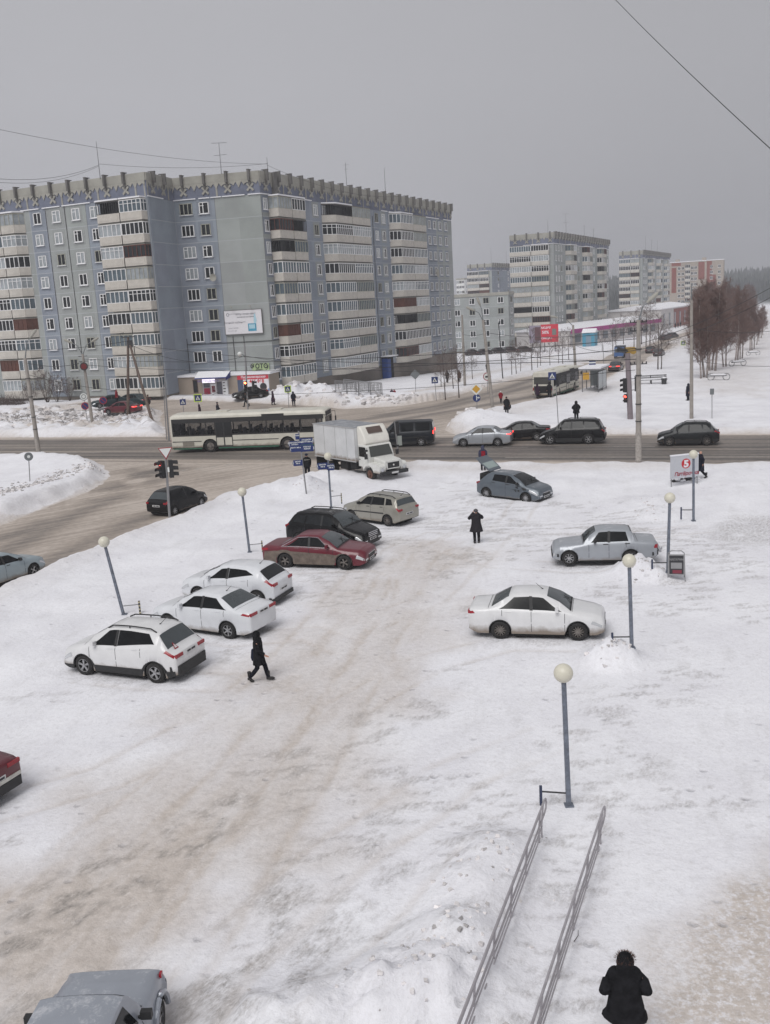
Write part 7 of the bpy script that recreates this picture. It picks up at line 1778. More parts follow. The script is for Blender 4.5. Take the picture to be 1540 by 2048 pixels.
mb = MB(); text_mb(mb, 'Пятёрочка', .30, lambda x, y: tuple(F(l * .56 + x * 1.0 + y * .22, .057, zbt + .15 + y)), 0, .008); mb.build('lettering', mat('dark_red_lettering', C3(150, 24, 48), .6), pn)
mb = MB(); p = on(1370, 968); q = p - pa
rnd = random.Random(5)
ob = thing('rubbish_heap', 'small heap of dark rubbish and rags lying under the supermarket sign', 'rubbish', tuple(p))
for k in range(16):
 mb = MB(); mb.sphere((rnd.uniform(-.8, .8), rnd.uniform(-.2, .2), rnd.uniform(.02, .15)), rnd.uniform(.08, .17), 7, 5, 0, (1.4, 1, .6)); mb.build('rag', [rnd.choice([M_BLK, M_SNOWT, M_BROWNR := mat('brown_rag', C3(84, 62, 60), .9)])], ob)
# ---- folding board
p = on(1352, 1162); root = thing('folding_board', 'grey metal folding advertising board with dark poster by the lamp post', 'board', tuple(p)); a = R(-6)
mb = MB(); root.rotation_euler = (0, 0, R(-14))
def legs(sg):
 pts = [(-.33, .32 * sg, -.1), (-.31, .05 * sg, 1.02), (-.20, .02 * sg, 1.12), (.20, .02 * sg, 1.12), (.31, .05 * sg, 1.02), (.33, .32 * sg, -.1)]; mb.tube(pts, .018, 6)
legs(-1); mb.tube([(-.32, -.18, .5), (.32, -.18, .5)], .012, 5); fm_ = mb.build('front_frame', M_SPOST, root); mb = MB(); legs(1); mb.build('rear_frame', M_SPOST, root)
def bp(x, z, o=0): return (x, -(.32 - (z) * .265) - .018 - o, z)
def bq(mb, x0, x1, z0, z1, o, mi): mb.add([bp(x0, z0, o), bp(x1, z0, o), bp(x1, z1, o), bp(x0, z1, o)], [(0, 1, 2, 3)], mi)
mb = MB(); bq(mb, -.31, .31, .20, 1.0, 0, 0); bq(mb, -.27, .27, .25, .95, .004, 1); bq(mb, -.21, .21, .45, .68, .008, 0); bq(mb, -.15, .2, .27, .40, .008, 2)
text_mb(mb, 'МАГАЗИН', .115, lambda x, y: bp(x, .76 + y, .009), 0, .003); mb.build('poster_panel', [M_SPOST, M_DARKTXT, mat('poster_red', C3(120, 44, 60), .7)], root)
mb = MB(); mb.add([(-.31, .26, .22), (.31, .26, .22), (.31, .07, .95), (-.31, .07, .95)], [(0, 1, 2, 3)]); mb.build('rear_panel', M_SPOST, root)
# ---- ramp railings
M_RAIL = mat('railing_grey', C3(168, 164, 168), .55, metal=.2, var=.12, vscale=6)
def railing(label, bases, tops, heads):
 """posts from pixel pairs; rails run through them and on towards the building"""
 P = [on(*b) for b in bases]; org_ = P[0].copy(); root = thing('ramp_railing', label, 'railing', tuple(org_), group='railings of the snowy ramp')
 d = P[-1] - P[0]; d.z = 0; l = d.length; d.normalize(); n = Vector((d.y, -d.x, 0))
 step = l / (len(P) - 1); H_ = .78; zz = P[0].z * 0 - .03
 start = -.42; end = l + step * 4.2
 posts = [step * k for k in range(len(P) + 4)]
 rl = MB()
 at = lambda s, z, o=0: d * s + n * o + Vector((0, 0, z))
 top = [at(end, H_), at(start, H_), at(start - .14, H_ - .04), at(start - .19, H_ - .15), at(start - .14, H_ - .26), at(start + .05, H_ - .30), at(end, H_ - .30)]
 rl.tube(top, .021, 8); rl.build('handrail', M_RAIL, root, smooth=True)
 for h in (.34, .20): 
  mb = MB(); mb.tube([at(start + .55 if h < .3 else start + .3, h), at(end, h)], .014, 6); mb.build('lower_rail', M_RAIL, root, smooth=True)
 mb = MB(); mb.tube([at(start + .35, H_ - .15, .03), at(end, H_ - .15, .03)], .014, 6); mb.build('mid_rail', M_RAIL, root, smooth=True)
 for s in [start + .12] + posts:
  mb = MB(); mb.tube([at(s + .04, H_ - .02), at(s + .02, H_ - .35, .03), at(s, .25, .05), at(s, -.15, .05)], .022, 6); mb.tube([at(s, .06, .05), at(s + .02, .05, .12), at(s - .05, .0, .14)], .012, 5)
  mb.build('post', M_RAIL, root, smooth=True)
railing('left railing of the snowy ramp, with bent handrail end', [(1083, 1700), (1058, 1776), (1026, 1853), (994, 1950)], None, None)
railing('right railing of the snowy ramp, with bent handrail end', [(1201, 1710), (1180, 1772), (1155, 1855), (1122, 1965)], None, None)
# ---- lattice barriers, shelter, benches, kiosk, hoardings
def lattice(label, pa, pb, h, n):
 A_, B_ = on(*pa), on(*pb); root = thing('barrier_fence', label, 'fence', tuple(A_), group='grey lattice barriers on the snow'); v = B_ - A_; l = v.length; e_ = v.normalized()
 for k in range(n):
  a, b_ = l * k / n, l * (k + .94) / n; mb = MB(); P = lambda s, z: e_ * s + Vector((0, 0, z + .15))
  for s in (a, b_): mb.tube([P(s, -.3), P(s, h)], .05, 5)
  for z in (.12, h): mb.tube([P(a, z), P(b_, z)], .045, 5)
  for z in np.linspace(.3, h - .15, 5): mb.tube([P(a, z), P(b_, z)], .018, 4)
  for s in np.linspace(a, b_, 9)[1:-1]: mb.tube([P(s, .12), P(s, h)], .018, 4)
  mb.tube([P(a + (b_ - a) * .3, .3), P(a + (b_ - a) * .3, h * .8), P(a + (b_ - a) * .7, h * .8), P(a + (b_ - a) * .7, .3), P(a + (b_ - a) * .3, .3)], .03, 4)
  mb.build('lattice_panel', M_SPOST, root)
lattice('front row of grey lattice barriers on the snow bank', (673, 808), (767, 806), 1.3, 4)
lattice('rear row of grey lattice barriers behind the front row', (690, 800), (764, 798), 1.2, 3)
# bus shelter
p = on(1190, 786); root = thing('bus_shelter', 'glazed bus shelter with flat snowy roof beside the bus', 'shelter', tuple(p), AC)
mb = MB(); mb.bb((-2.2, -1.1, 2.45), (2.6, 1.3, 2.62), 0); mb.build('roof', M_SPOST, root); MB().bb((-2.25, -1.15, 2.623), (2.65, 1.35, 2.8)).build('roof_snow', M_SNOWT, root)
for x, y in ((-1.9, -.8), (-1.9, 1.0), (2.3, -.8), (2.3, 1.0), (.2, -.8), (.2, 1.0)): MB().tube([(x, y, -.1), (x, y, 2.45)], .05, 6).build('post', M_STEEL, root)
M_SHG = mat('shelter_glass', C3(150, 158, 160), .2, var=.1)
for x0 in (-1.85, .25): MB().bb((x0, -.83, .3), (x0 + 2.0, -.80, 2.2)).build('glass_panel', M_SHG, root)
MB().bb((2.29, -.75, .3), (2.32, .95, 2.2)).build('glass_panel', M_SHG, root); MB().bb((-1.5, -.6, .42), (2.0, -.15, .5)).build('bench', M_STEEL, root)
MB().bb((-2.0, .2, 1.4), (-1.95, .9, 2.2)).build('timetable', M_SYEL, root)
def bench(label, px, rz, g='park benches'):
 p = on(*px); root = thing('park_bench', label, 'bench', tuple(p), rz, group=g)
 MB().bb((-1.9, -.3, .42), (1.9, .25, .5)).build('seat', M_SPOST, root); mb = MB(); mb.bb((-1.9, .28, .62), (1.9, .34, .78)); mb.bb((-1.9, .30, .84), (1.9, .36, 1.0)); mb.build('backrest', M_SPOST, root)
 MB().bb((-1.85, -.28, .503), (1.85, .2, .62)).build('seat_snow', M_SNOWT, root)
 for x in (-1.7, 0, 1.7): mb = MB(); mb.bb((x - .05, -.25, -.1), (x + .05, .3, .42)); mb.bb((x - .04, .25, .4), (x + .04, .33, 1.0)); mb.build('leg', M_BLKST, root)
bench('long grey park bench with snow on it, right of the signal pole', (1302, 772), R(-4))
p = on(1328, 772); root = thing('litter_bin', 'small dark metal litter bin to the right of the long park bench', 'bin', tuple(p)); MB().lathe([(.28, 0), (.34, .7), (.3, .72)], n=12).build('drum', M_BLKST, root); MB().lathe([(.25, .721), (.18, .85)], n=10).build('snow_cap', M_SNOWT, root)
def arch_seat(label, px, rz):
 p = on(*px); root = thing('swing_seat', label, 'bench', tuple(p), rz, group='curved park seats by the birches'); 
 for x in (-.9, .9):
  mb = MB(); mb.tube([(x + .4 * math.cos(t), 0, .4 + .4 * math.sin(t)) for t in np.linspace(0, 2 * math.pi, 17)], .05, 5); mb.build('ring', M_SPOST, root)
 MB().bb((-.9, -.3, .5), (.9, .2, .6)).build('seat', M_STEEL, root); MB().bb((-.85, -.28, .603), (.85, .18, .75)).build('seat_snow', M_SNOWT, root)
arch_seat('ring-sided park seat nearest the slim pole by the path', (1437, 762), R(-30)); arch_seat('ring-sided park seat farther along the path beneath the birches', (1475, 735), R(10)); arch_seat('ring-sided park seat farthest up the path', (1506, 712), R(0))
p = on(1180, 693); root = thing('kiosk', 'small turquoise kiosk with pyramid snow roof in front of the purple-banded shop', 'kiosk', tuple(p), AC); M_TURQ = mat('turquoise_panel', C3(66, 142, 168), .6, var=.1)
mb = MB(); mb.bb((-1.6, -1.6, -.3), (1.6, 1.6, 3.4), 0); mb.bb((-1.62, -1.62, 1.0), (-1.0, -1.61, 2.8), 1); mb.build('booth', [M_TURQ, M_WGB], root); MB().prism([(-1.8, 3.4), (1.8, 3.4), (0, 4.5)], -1.8, 1.8, 0, 'y').build('snowy_roof', M_SNOWT, root)
mb = MB(); mb.bb((-1.63, -.7, -.2), (-1.6, .7, 2.6)); mb.build('door', mat('kiosk_grey', C3(120, 140, 156), .6), root)
def hoarding(label, px, w_, h, zb, M, texts, rz, ex=None):
 p = G(*px); p.z = gz(p.x, p.y); root = thing('roadside_hoarding', label, 'billboard', tuple(p), rz)
 MB().bb((-w_ / 2, -.1, zb), (w_ / 2, .1, zb + h)).build('panel', M, root)
 mb = MB(); [mb.tube([(x, 0, -.3), (x, 0, zb)], .12, 6) for x in (-w_ * .3, w_ * .3)]; mb.build('posts', M_STEEL, root)
 if texts:
  mb = MB()
  for t_, x, z, s_ in texts: text_mb(mb, t_, s_, lambda a, b_: (x + a, -.11, zb + z + b_), 0, .02)
  mb.build('lettering', M_SIGNW, root)
 if ex: ex(root, zb)
hoarding('red advertising hoarding with white letters and a grey picture before the nine-storey block', (1100, 705), 4.2, 4.3, 2.3, mat('hoarding_red', C3(196, 44, 62), .6), [('АКЦИЯ', -.9, 3.3, .7), ('50%', -1.0, 2.1, 1.0), ('СКИДКА', -.7, .8, .6)], R(-14),
   lambda r_, zb: MB().bb((.6, -.13, zb + 1.7), (1.6, -.105, zb + 3.2)).build('picture', mat('picture_grey', C3(110, 116, 112), .6), r_))
hoarding('grey and dark portrait hoarding left of the red hoarding', (1073, 706), 3.4, 4.2, 2.3, mat('hoarding_grey', C3(140, 132, 146), .7, var=.2, vscale=.5), [], R(-24),
   lambda r_, zb: MB().bb((-.3, -.13, zb + .6), (1.2, -.105, zb + 3.8)).build('picture', mat('picture_brown', C3(92, 60, 66), .7, var=.3, vscale=1), r_))
p = on(1240, 716); root = thing('small_truck', 'small blue-fronted lorry standing on the street behind the signal pole', 'truck', (p.x, p.y, p.z + .0), R(250)); mb = MB(); mb.bb((-2.4, -1, .8), (1.2, 1, 2.5)); mb.build('cargo_box', mat('lorry_dark', C3(60, 66, 80), .7), root)
MB().prism([(1.22, .5), (2.6, .5), (2.6, 1.3), (2.1, 2.2), (1.22, 2.25)], -.95, .95, 0, 'y').build('cab', mat('lorry_blue', C3(60, 96, 150), .5), root); MB().prism([(2.59, 1.32), (2.12, 2.12), (2.16, 2.12), (2.64, 1.32)], -.8, .8, 0, 'y').build('windscreen', M_GLASS, root)
wheel_set(root, [(1.8, .85), (1.8, -.85), (-1.5, .85), (-1.5, -.85)], .40)
p = on(1130, 683) 
s2 = signpost('green-bordered small sign on the bend of the far street by the park trees', (1367, 694), (1366, 684), [('pedlime', 686, .8)])
# ---- wires
def wire(label, A_, B_, sag, r_=.02, n=18, name='overhead_wire', group='wires strung over the street', label_cat='wire'):
 A_, B_ = Vector(A_), Vector(B_); o = thing(name, label, label_cat, tuple(A_), group=group) if False else None
 mb = MB(); d = B_ - A_; mb.tube([A_ + d * (k / n) - Vector((0, 0, 4 * sag * (k / n) * (1 - k / n))) for k in range(n + 1)], r_, 4)
 o = mb.build(name, M_BLKST); return tag(o, label, label_cat, group)
wire('thick twisted cable crossing the upper right sky', RD(1222, -10, 16), RD(1560, 315, 9), .03, .0055)
wire('long cable sloping across the sky to the short roof stub', RD(-30, 253, 85), RD(534, 328, 134), .7, .016)
wire('thin wire running from the roof stub down to the far roof aerial', RD(534, 330, 134), RD(812, 392, 172), 1.4, .02)
wire('thin wire from the left roof aerial to the roof stub', RD(198, 328, 130), RD(536, 327, 134), .5, .018)
wire('thin wire from the left edge to the left roof aerial', RD(-30, 355, 100), RD(198, 330, 130), .8, .02)
wire('thin lower wire from the left edge to the left roof aerial', RD(-30, 362, 100), RD(198, 332, 130), .9, .018)
W1 = RD(1277, 690, 62.5); W2 = RD(165, 718, 102.5); W3 = RD(50, 725, 83.7); W4 = RD(256, 682, 108)
sets = [('contact wire from the kerb pole across the junction to the left verge pole', W1 + Vector((0, 0, .4)), W2, .8), ('second wire beneath it from the kerb pole to the left verge pole', W1 - Vector((0, 0, .2)), W2 - Vector((0, 0, .6)), 1.0),
  ('third low wire from the kerb pole to the wooden pole', W1 - Vector((0, 0, .9)), W4 - Vector((0, 0, .3)), 1.0), ('wire from the island pole to the left verge pole', W3, W2 - Vector((0, 0, .3)), .4), ('lower wire from the island pole toward the slim mast', W3 - Vector((0, 0, 1)), RD(335, 778, 90), .6),
  ('wire from the kerb pole up to the right edge', RD(1277, 688, 62.5), RD(1560, 565, 52), .3), ('second wire from the kerb pole to the right edge', RD(1277, 700, 62.5), RD(1560, 585, 50), .3), ('level wire from the slim pole to the right edge', RD(1383, 656, 84), RD(1560, 660, 75), .3),
  ('low wire from the slim pole to the right edge', RD(1383, 720, 84), RD(1560, 732, 76), .2), ('wire from the kerb pole to the double-armed pole', RD(1277, 662, 62.5), RD(966, 664, 118), .5), ('wire between the kerb pole and the long-armed pole', RD(1277, 700, 62.5), RD(1146, 688, 140), .5),
  ('lower wire between the kerb pole and the double-armed pole', RD(1277, 718, 62.5), RD(968, 694, 118), .6), ('wire from the double-armed pole over the snow to the bare pole', RD(966, 668, 118), RD(924, 668, 140), .2),
  ('wire dipping across the blue block front to the signal mast', RD(262, 690, 108), RD(490, 712, 110), 1.2), ('wire crossing low from the signal mast to the double-armed pole', RD(490, 712, 110), RD(968, 740, 116), .8), ('wire crossing from the kerb pole left edge of the junction', RD(1270, 740, 62.5), RD(335, 790, 90), .5),
  ('wire running on from the wooden pole to the left edge', W4, RD(-40, 700, 95), .4), ('high wire from the long-armed pole to the far street', RD(1146, 668, 140), RD(1383, 640, 200), .3)]
for lab, A_, B_, sg in sets: wire(lab, A_, B_, sg, .022 if A_.y > 90 or B_.y > 90 else .016)
# ================================================================== PEOPLE
M_SKIN = mat('skin', C3(196, 150, 130), .6); M_COATB = mat('black_cloth', (.013, .013, .015, 1), .95, spec=.12, var=.5, vscale=7, bump=.8, bscale=9); M_TROUS = mat('dark_trousers', (.012, .013, .018, 1), .95, spec=.1)  # black cloth tone mottled in the colour to suggest lit folds
M_BOOT = mat('boots', (.02, .018, .018, 1), .7); M_FUR = mat('brown_fur', C3(92, 66, 56), .95, var=.4, vscale=20, bump=1, bscale=60); M_HATG = mat('grey_knit', C3(78, 76, 80), .95, var=.2, vscale=20); M_HAIRD = mat('dark_hair', (.02, .015, .012, 1), .8)
def cloth(name, rgb): return mat(name, C3(*rgb), .95, spec=.12, var=.15, vscale=6, bump=.3, bscale=30)
_SK = {}
def skin_mesh(key, chains, sub=1):
 """chains: list of [(pos, radius), ...]; chains that begin with an int hang on that node index"""
 if key in _SK: return _SK[key]
 bm = bmesh.new(); nodes = []; rad = []; edges = []
 for ch in chains:
  prev = None
  for it in ch:
   if isinstance(it, int): prev = it; continue
   p, r_ = it; nodes.append(p); rad.append(r_ if isinstance(r_, tuple) else (r_, r_)); i = len(nodes) - 1
   if prev is not None: edges.append((prev, i))
   prev = i
 bm.free(); me = bpy.data.meshes.new('tmp'); me.from_pydata([tuple(p) for p in nodes], edges, []); ob = bpy.data.objects.new('tmp', me); COL.objects.link(ob)
 sk = ob.modifiers.new('s', 'SKIN'); sk.use_smooth_shade = True
 for i, r_ in enumerate(rad): me.skin_vertices[0].data[i].radius = r_; me.skin_vertices[0].data[i].use_root = (i == 0)
 if sub: ss = ob.modifiers.new('u', 'SUBSURF'); ss.levels = sub; ss.render_levels = sub
 dg = bpy.context.evaluated_depsgraph_get(); dg.update(); out = bpy.data.meshes.new_from_object(ob.evaluated_get(dg)); out.name = 'body'
 bpy.data.objects.remove(ob); bpy.data.meshes.remove(me); out.materials.clear(); out.materials.append(M_SKIN)
 _SK[key] = out; return out
# joints for a 1.72 m figure facing -y (towards the viewer); x = figure's left is +x
def pose(kind):
 J = dict(pelvis=(0, 0, .95), waist=(0, 0, 1.10), chest=(0, 0, 1.30), neck=(0, 0, 1.47), head=(0, -.01, 1.56), crown=(0, -.01, 1.66))
 for s, n in ((1, 'L'), (-1, 'R')):
  J['sh' + n] = (s * .18, 0, 1.41); J['el' + n] = (s * .24, .03, 1.14); J['wr' + n] = (s * .23, -.06, .90); J['hip' + n] = (s * .09, 0, .90); J['kn' + n] = (s * .10, -.02, .49); J['an' + n] = (s * .10, .02, .08); J['to' + n] = (s * .11, -.14, .03)
 if kind == 'walk':
  J.update(knL=(.09, -.16, .51), anL=(.09, -.24, .09), toL=(.09, -.40, .06), knR=(-.09, .06, .48), anR=(-.09, .34, .14), toR=(-.09, .25, .03), elL=(.24, .12, 1.17), wrL=(.22, .10, .95), elR=(-.24, -.06, 1.15), wrR=(-.2, -.24, 1.0))
 if kind == 'photo':
  J.update(elL=(.32, -.14, 1.22), wrL=(.10, -.30, 1.46), elR=(-.32, -.14, 1.22), wrR=(-.08, -.30, 1.46))
 if kind == 'pocket':
  J.update(elL=(.30, .05, 1.14), wrL=(.17, -.13, 1.02), elR=(-.30, .05, 1.14), wrR=(-.17, -.13, 1.02))
 if kind == 'stride':
  J.update(knL=(.10, -.10, .50), anL=(.10, -.12, .08), toL=(.10, -.28, .04), knR=(-.10, .06, .48), anR=(-.10, .20, .10), toR=(-.10, .08, .03))
 if kind == 'sit':
  J = {k: (v[0], v[1], v[2] - .55) for k, v in J.items()}
  J.update(knL=(.1, -.35, .42), knR=(-.1, -.35, .42), anL=(.1, -.42, .05), anR=(-.1, -.42, .05), toL=(.1, -.55, .03), toR=(-.1, -.55, .03))
 return {k: Vector(v) for k, v in J.items()}
def body_mesh(kind):
 J = pose(kind); ch = [[(J['pelvis'], (.15, .11)), (J['waist'], (.13, .10)), (J['chest'], (.17, .115)), (J['neck'] - Vector((0, 0, .03)), .06), (J['neck'] + Vector((0, -.005, .03)), .052), (J['head'], (.072, .085)), (J['crown'], (.062, .072))]]
 cnt = 7
 for n in 'LR':
  s = 1 if n == 'L' else -1
  ch.append([0, (J['hip' + n], .085), (J['kn' + n], .058), (J['kn' + n] * .5 + J['an' + n] * .5 + Vector((0, .02, 0)), .052), (J['an' + n], .038), (J['to' + n], .035)]); cnt += 5
 for n in 'LR':
  s = 1 if n == 'L' else -1; w_ = J['wr' + n]; e_ = J['el' + n]; d = (w_ - e_).normalized(); palm = w_ + d * .05
  ch.append([2, (J['sh' + n] * .94 + J['chest'] * .06, .045), (e_, .038), (w_, .026), (palm, (.034, .018)), (w_ + d * .095, (.036, .016))]); base = cnt; cnt += 5
  side = d.cross(Vector((0, 1, .01))).normalized(); 
  if side.length < .1: side = Vector((1, 0, 0))
  curl = Vector((0, -1, 0)) if abs(d.y) < .8 else Vector((0, 0, 1))
  for k, (o, ln) in enumerate(((-.028, .062), (-.009, .074), (.010, .070), (.028, .054))):
   a = w_ + d * .10 + side * o
   ch.append([base + 4, (a, .009), (a + d * ln * .5 + curl * .008, .0085), (a + d * ln * .85 + curl * .03, .0075)]); cnt += 3
  a = w_ + d * .04 + side * (-.036 * 1); ch.append([base + 3, (a, .011), (a + (d + side * -.7).normalized() * .03 + curl * .01, .010), (a + (d * 1.1 + side * -.5).normalized() * .055 + curl * .018, .0085)]); cnt += 3
 return skin_mesh('body_' + kind, ch, 2)
def trousers_mesh(kind, M):
 J = pose(kind); key = ('tr', kind, M.name)
 if key in _SK: return _SK[key]
 mb = MB()
 for n in 'LR':
  p = [J['pelvis'] * .4 + J['hip' + n] * .6 + Vector((0, 0, .04)), J['hip' + n] - Vector((0, 0, .06)), J['kn' + n], J['kn' + n] * .45 + J['an' + n] * .55, J['an' + n] + Vector((0, 0, .03))]
  mb.tube(p, [.115, .108, .078, .072, .064], 12)
 me = mb.mesh('trousers', M, smooth=True, angle=70); _SK[key] = me; return me
def boots_mesh(kind):
 J = pose(kind); key = ('bo', kind)
 if key in _SK: return _SK[key]
 mb = MB()
 for n in 'LR':
  a, t = J['an' + n], J['to' + n]; u = (t - a); u.z = 0; u.normalize()
  mb.tube([a + Vector((0, 0, .22)), a + Vector((0, 0, .05))], [.066, .056], 10); mb.tube([a - u * .06 + Vector((0, 0, -.03)), a + Vector((0, 0, -.02)), t + Vector((0, 0, .005)), t + u * .05], [.045, .058, .052, .028], 10)
 me = mb.mesh('boots', M_BOOT, smooth=True, angle=60); _SK[key] = me; return me
def coat_mesh(kind, M, hem, flare=.02, bulk=1.0):
 J = pose(kind); key = ('co', kind, M.name, hem, flare, bulk)
 if key in _SK: return _SK[key]
 mb = MB(); z0 = J['pelvis'].z - .95; lean = Vector((0, 0, 0)); b = bulk
 prof = [(1.50, .075, .075), (1.455, .12, .10), (1.42, .205, .125), (1.33, .222, .15), (1.15, .205, .155), (1.0, .215, .165), (.85, .225 + flare * .4, .17 + flare * .4)]
 z = .85 - .12
 while z > hem: prof.append((z, .225 + flare, .175 + flare)); z -= .14
 prof.append((hem, .23 + flare * 1.6, .18 + flare * 1.6)); n = 20; vs = []
 for i, (z, a, c) in enumerate(prof):
  for k in range(n):
   t = 2 * math.pi * k / n; rip = 1 + (.035 * math.sin(5 * t + i) if z < .95 else .012 * math.sin(7 * t + i * 1.7))
   vs.append((a * b * rip * math.cos(t), c * b * rip * math.sin(t), z + z0))
 fs = [(i * n + k, i * n + (k + 1) % n, (i + 1) * n + (k + 1) % n, (i + 1) * n + k) for i in range(len(prof) - 1) for k in range(n)] + [tuple(range(n)), tuple((len(prof) - 1) * n + k for k in range(n))]
 mb.add(vs, fs)
 for nn_ in 'LR':
  s, e_, w_ = J['sh' + nn_], J['el' + nn_], J['wr' + nn_]; mb.tube([s * .82 + Vector((0, 0, .01)), s + Vector((0, 0, -.01)), s * .5 + e_ * .5, e_, e_ * .4 + w_ * .6, w_ + (w_ - e_).normalized() * (.01 if kind != 'pocket' else .2)], [r_ * b for r_ in (.075, .095, .086, .074, .062, .052 if kind != 'pocket' else .062)], 12)
 me = mb.mesh('coat', M, smooth=True, angle=70); _SK[key] = me; return me
def person(label, px, kind, face, coat, hem, H=1.70, hat='hat', hatm=None, trm=None, bag=None, loc=None, extra=None, group=None, bulk=1.0, flare=.02, dz=0.0, tr=True):
 """face: world heading the person looks towards (radians, 0 = +x)"""
 p = on(*px) if loc is None else Vector(loc)
 root = thing('person', label, 'person', (p.x, p.y, p.z + dz), face + R(90), group=group); s = H / 1.72; root.scale = (s, s, s); J = pose(kind)
 obj('body', body_mesh(kind), root)
 if tr: obj('trousers', trousers_mesh(kind, trm or M_TROUS), root)
 obj('boots', boots_mesh(kind), root); obj('coat', coat_mesh(kind, coat, hem, flare, bulk), root)
 hd = J['head']; hm = hatm or coat; mb = MB()
 if hat == 'hat': mb.sphere(tuple(hd + Vector((0, .015, .065))), .105, 14, 9, 0, (1, 1.08, .85)); mb.lathe([(.108, -.02), (.112, .03)], tuple(hd + Vector((0, .012, .045))), 14); mb.build('hat', hm, root, smooth=True)
 elif hat == 'fur': mb.sphere(tuple(hd + Vector((0, .01, .075))), .125, 14, 9, 0, (1, 1.05, .85)); mb.build('fur_hat', M_FUR if hatm is None else hatm, root, smooth=True)
 elif hat == 'hood':
  mb.sphere(tuple(hd + Vector((0, .03, .03))), .135, 16, 10, 0, (.95, .95, 1.12)); mb.tube([hd + Vector((0, .03, -.13)), hd + Vector((0, .03, -.02))], [.13, .12], 14); mb.build('hood', hm, root, smooth=True)
 elif hat == 'hair': mb.sphere(tuple(hd + Vector((0, .02, .045))), .102, 14, 9, 0, (1, 1.05, 1.0)); mb.build('hair', M_HAIRD, root, smooth=True)
 elif hat == 'bald': mb.sphere(tuple(hd + Vector((0, .0, .03))), .088, 14, 9, 0, (1, 1.1, 1.15)); mb.build('head_cap', M_SKIN, root, smooth=True) if False else None
 # facial features
 if kind not in ('photo',) and hat != 'hoodback':
  mb = MB(); mb.sphere(tuple(hd + Vector((0, -.085, .0))), .012, 6, 5, 0, (.8, 1.3, 1.6)); mb.build('nose', M_SKIN, root, smooth=True)
  mb = MB(); [mb.sphere(tuple(hd + Vector((x, -.079, .028))), .009, 6, 5) for x in (-.03, .03)]; mb.build('eyes', M_DARKTXT, root); mb = MB(); mb.box(tuple(hd + Vector((0, -.080, -.038))), (.045, .012, .009)); mb.build('mouth', mat('lips', C3(140, 80, 76), .6), root)
 if bag:
  bm_, bx, by, bz, sx_, sy_, sz_ = bag; mb = MB(); mb.prism([(-sx_ / 2 * .85, 0), (sx_ / 2 * .85, 0), (sx_ / 2, sz_ * .3), (sx_ / 2 * .8, sz_), (-sx_ / 2 * .8, sz_), (-sx_ / 2, sz_ * .3)], -sy_ / 2, sy_ / 2, 0, 'y'); vs = mb.v
  mb.v = [(bx + y, by + x, bz + z) for x, y, z in vs]; mb.tube([(bx, by - sx_ * .2, bz + sz_), (bx, by, bz + sz_ + .28), (bx, by + sx_ * .2, bz + sz_)], .012, 5); mb.build('bag', bm_, root)
 if extra: extra(root, J)
 return root
UP = R(90)
c_blk = M_COATB; c_navy = cloth('navy_cloth', (30, 32, 44)); c_dgrey = cloth('charcoal_padded_cloth', (44, 42, 46)); c_purple = cloth('dark_purple_cloth', (52, 36, 52)); c_red = cloth('red_jacket_cloth', (130, 26, 40)); c_slate = cloth('slate_blue_cloth', (64, 66, 86)); c_brown = cloth('brown_cloth', (72, 56, 52)); c_blue = cloth('bright_blue_cloth', (44, 92, 150))
person('woman in a black knee-length coat walking with a shopping bag past the white cars', (522, 1366), 'walk', R(-8), c_blk, .62, 1.66, 'hood', bag=(cloth('bag_navy', (34, 38, 56)), .27, .16, .62, .34, .12, .38), trm=M_TROUS)
def camera_in_hands(root, J):
 mb = MB(); mb.bb((-.07, -.34, 1.50), (.07, -.32, 1.60)); mb.build('phone', M_BLK, root)
person('person in padded coat and grey hat with raised hands, seen from behind', (954, 1089), 'photo', UP, c_dgrey, .60, 1.68, 'hat', M_HATG, extra=camera_in_hands, flare=.05, bulk=1.08)
def collar(root, J):
 mb = MB(); rnd = random.Random(3)
 for k in range(240):
  t = rnd.uniform(0, 2 * math.pi); ph = rnd.uniform(.15, 1.0); n = Vector((math.cos(t) * math.cos(ph), math.sin(t) * math.cos(ph) * .9, math.sin(ph) * .9)); p = J['head'] + Vector((0, .03, .04)) + n * .14
  q = Vector((rnd.uniform(-1, 1), rnd.uniform(-1, 1), rnd.uniform(-1, 1))) * .4; d = (n + q).normalized() * rnd.uniform(.03, .06); s_ = d.cross(Vector((0, 0, 1))).normalized() * .004
  mb.add([p - s_, p + s_, p + d], [(0, 1, 2)])
 mb.build('fur_trim', M_FUR, root)
# foreground figure: feet are below the frame; the top of the hood is seen at (1243, 1918)
hp = GZ(1250, 1925, 1.70); person('person in black winter coat with fur-trimmed hood in the foreground, seen from above', None, 'pocket', R(84), c_blk, .70, 1.78, 'hood', c_blk, loc=(hp.x, hp.y, gz(hp.x, hp.y)), extra=collar, bulk=1.12, flare=.04)
person('person in a long navy coat walking behind the supermarket sign', (1401, 966), 'walk', R(170), c_navy, .50, 1.72, 'bald', hatm=M_SKIN)
def stripe(root, J): mb = MB(); mb.lathe([(.226, 1.28), (.228, 1.31)], n=20); o = mb.build('reflective_stripe', M_CONC, root); o.scale = (1.02, .70, 1)
person('man in a black jacket with pale stripe standing behind the rear of the truck', (616, 958), 'stride', R(100), c_blk, .80, 1.76, 'hat', cloth('navy_hat', (36, 42, 60)), extra=stripe)
person('person in a slate blue hooded coat with a red rucksack behind the crashed hatchback', (967, 947), 'stand', UP, c_slate, .55, 1.68, 'hood', extra=lambda r_, J: MB().box((0, .22, 1.18), (.26, .16, .36)).build('rucksack', c_red, r_))
person('stout person in a black jacket standing behind the large black off-road car', (1153, 856), 'pocket', R(-90), c_blk, .72, 1.80, 'hood', bulk=1.15)
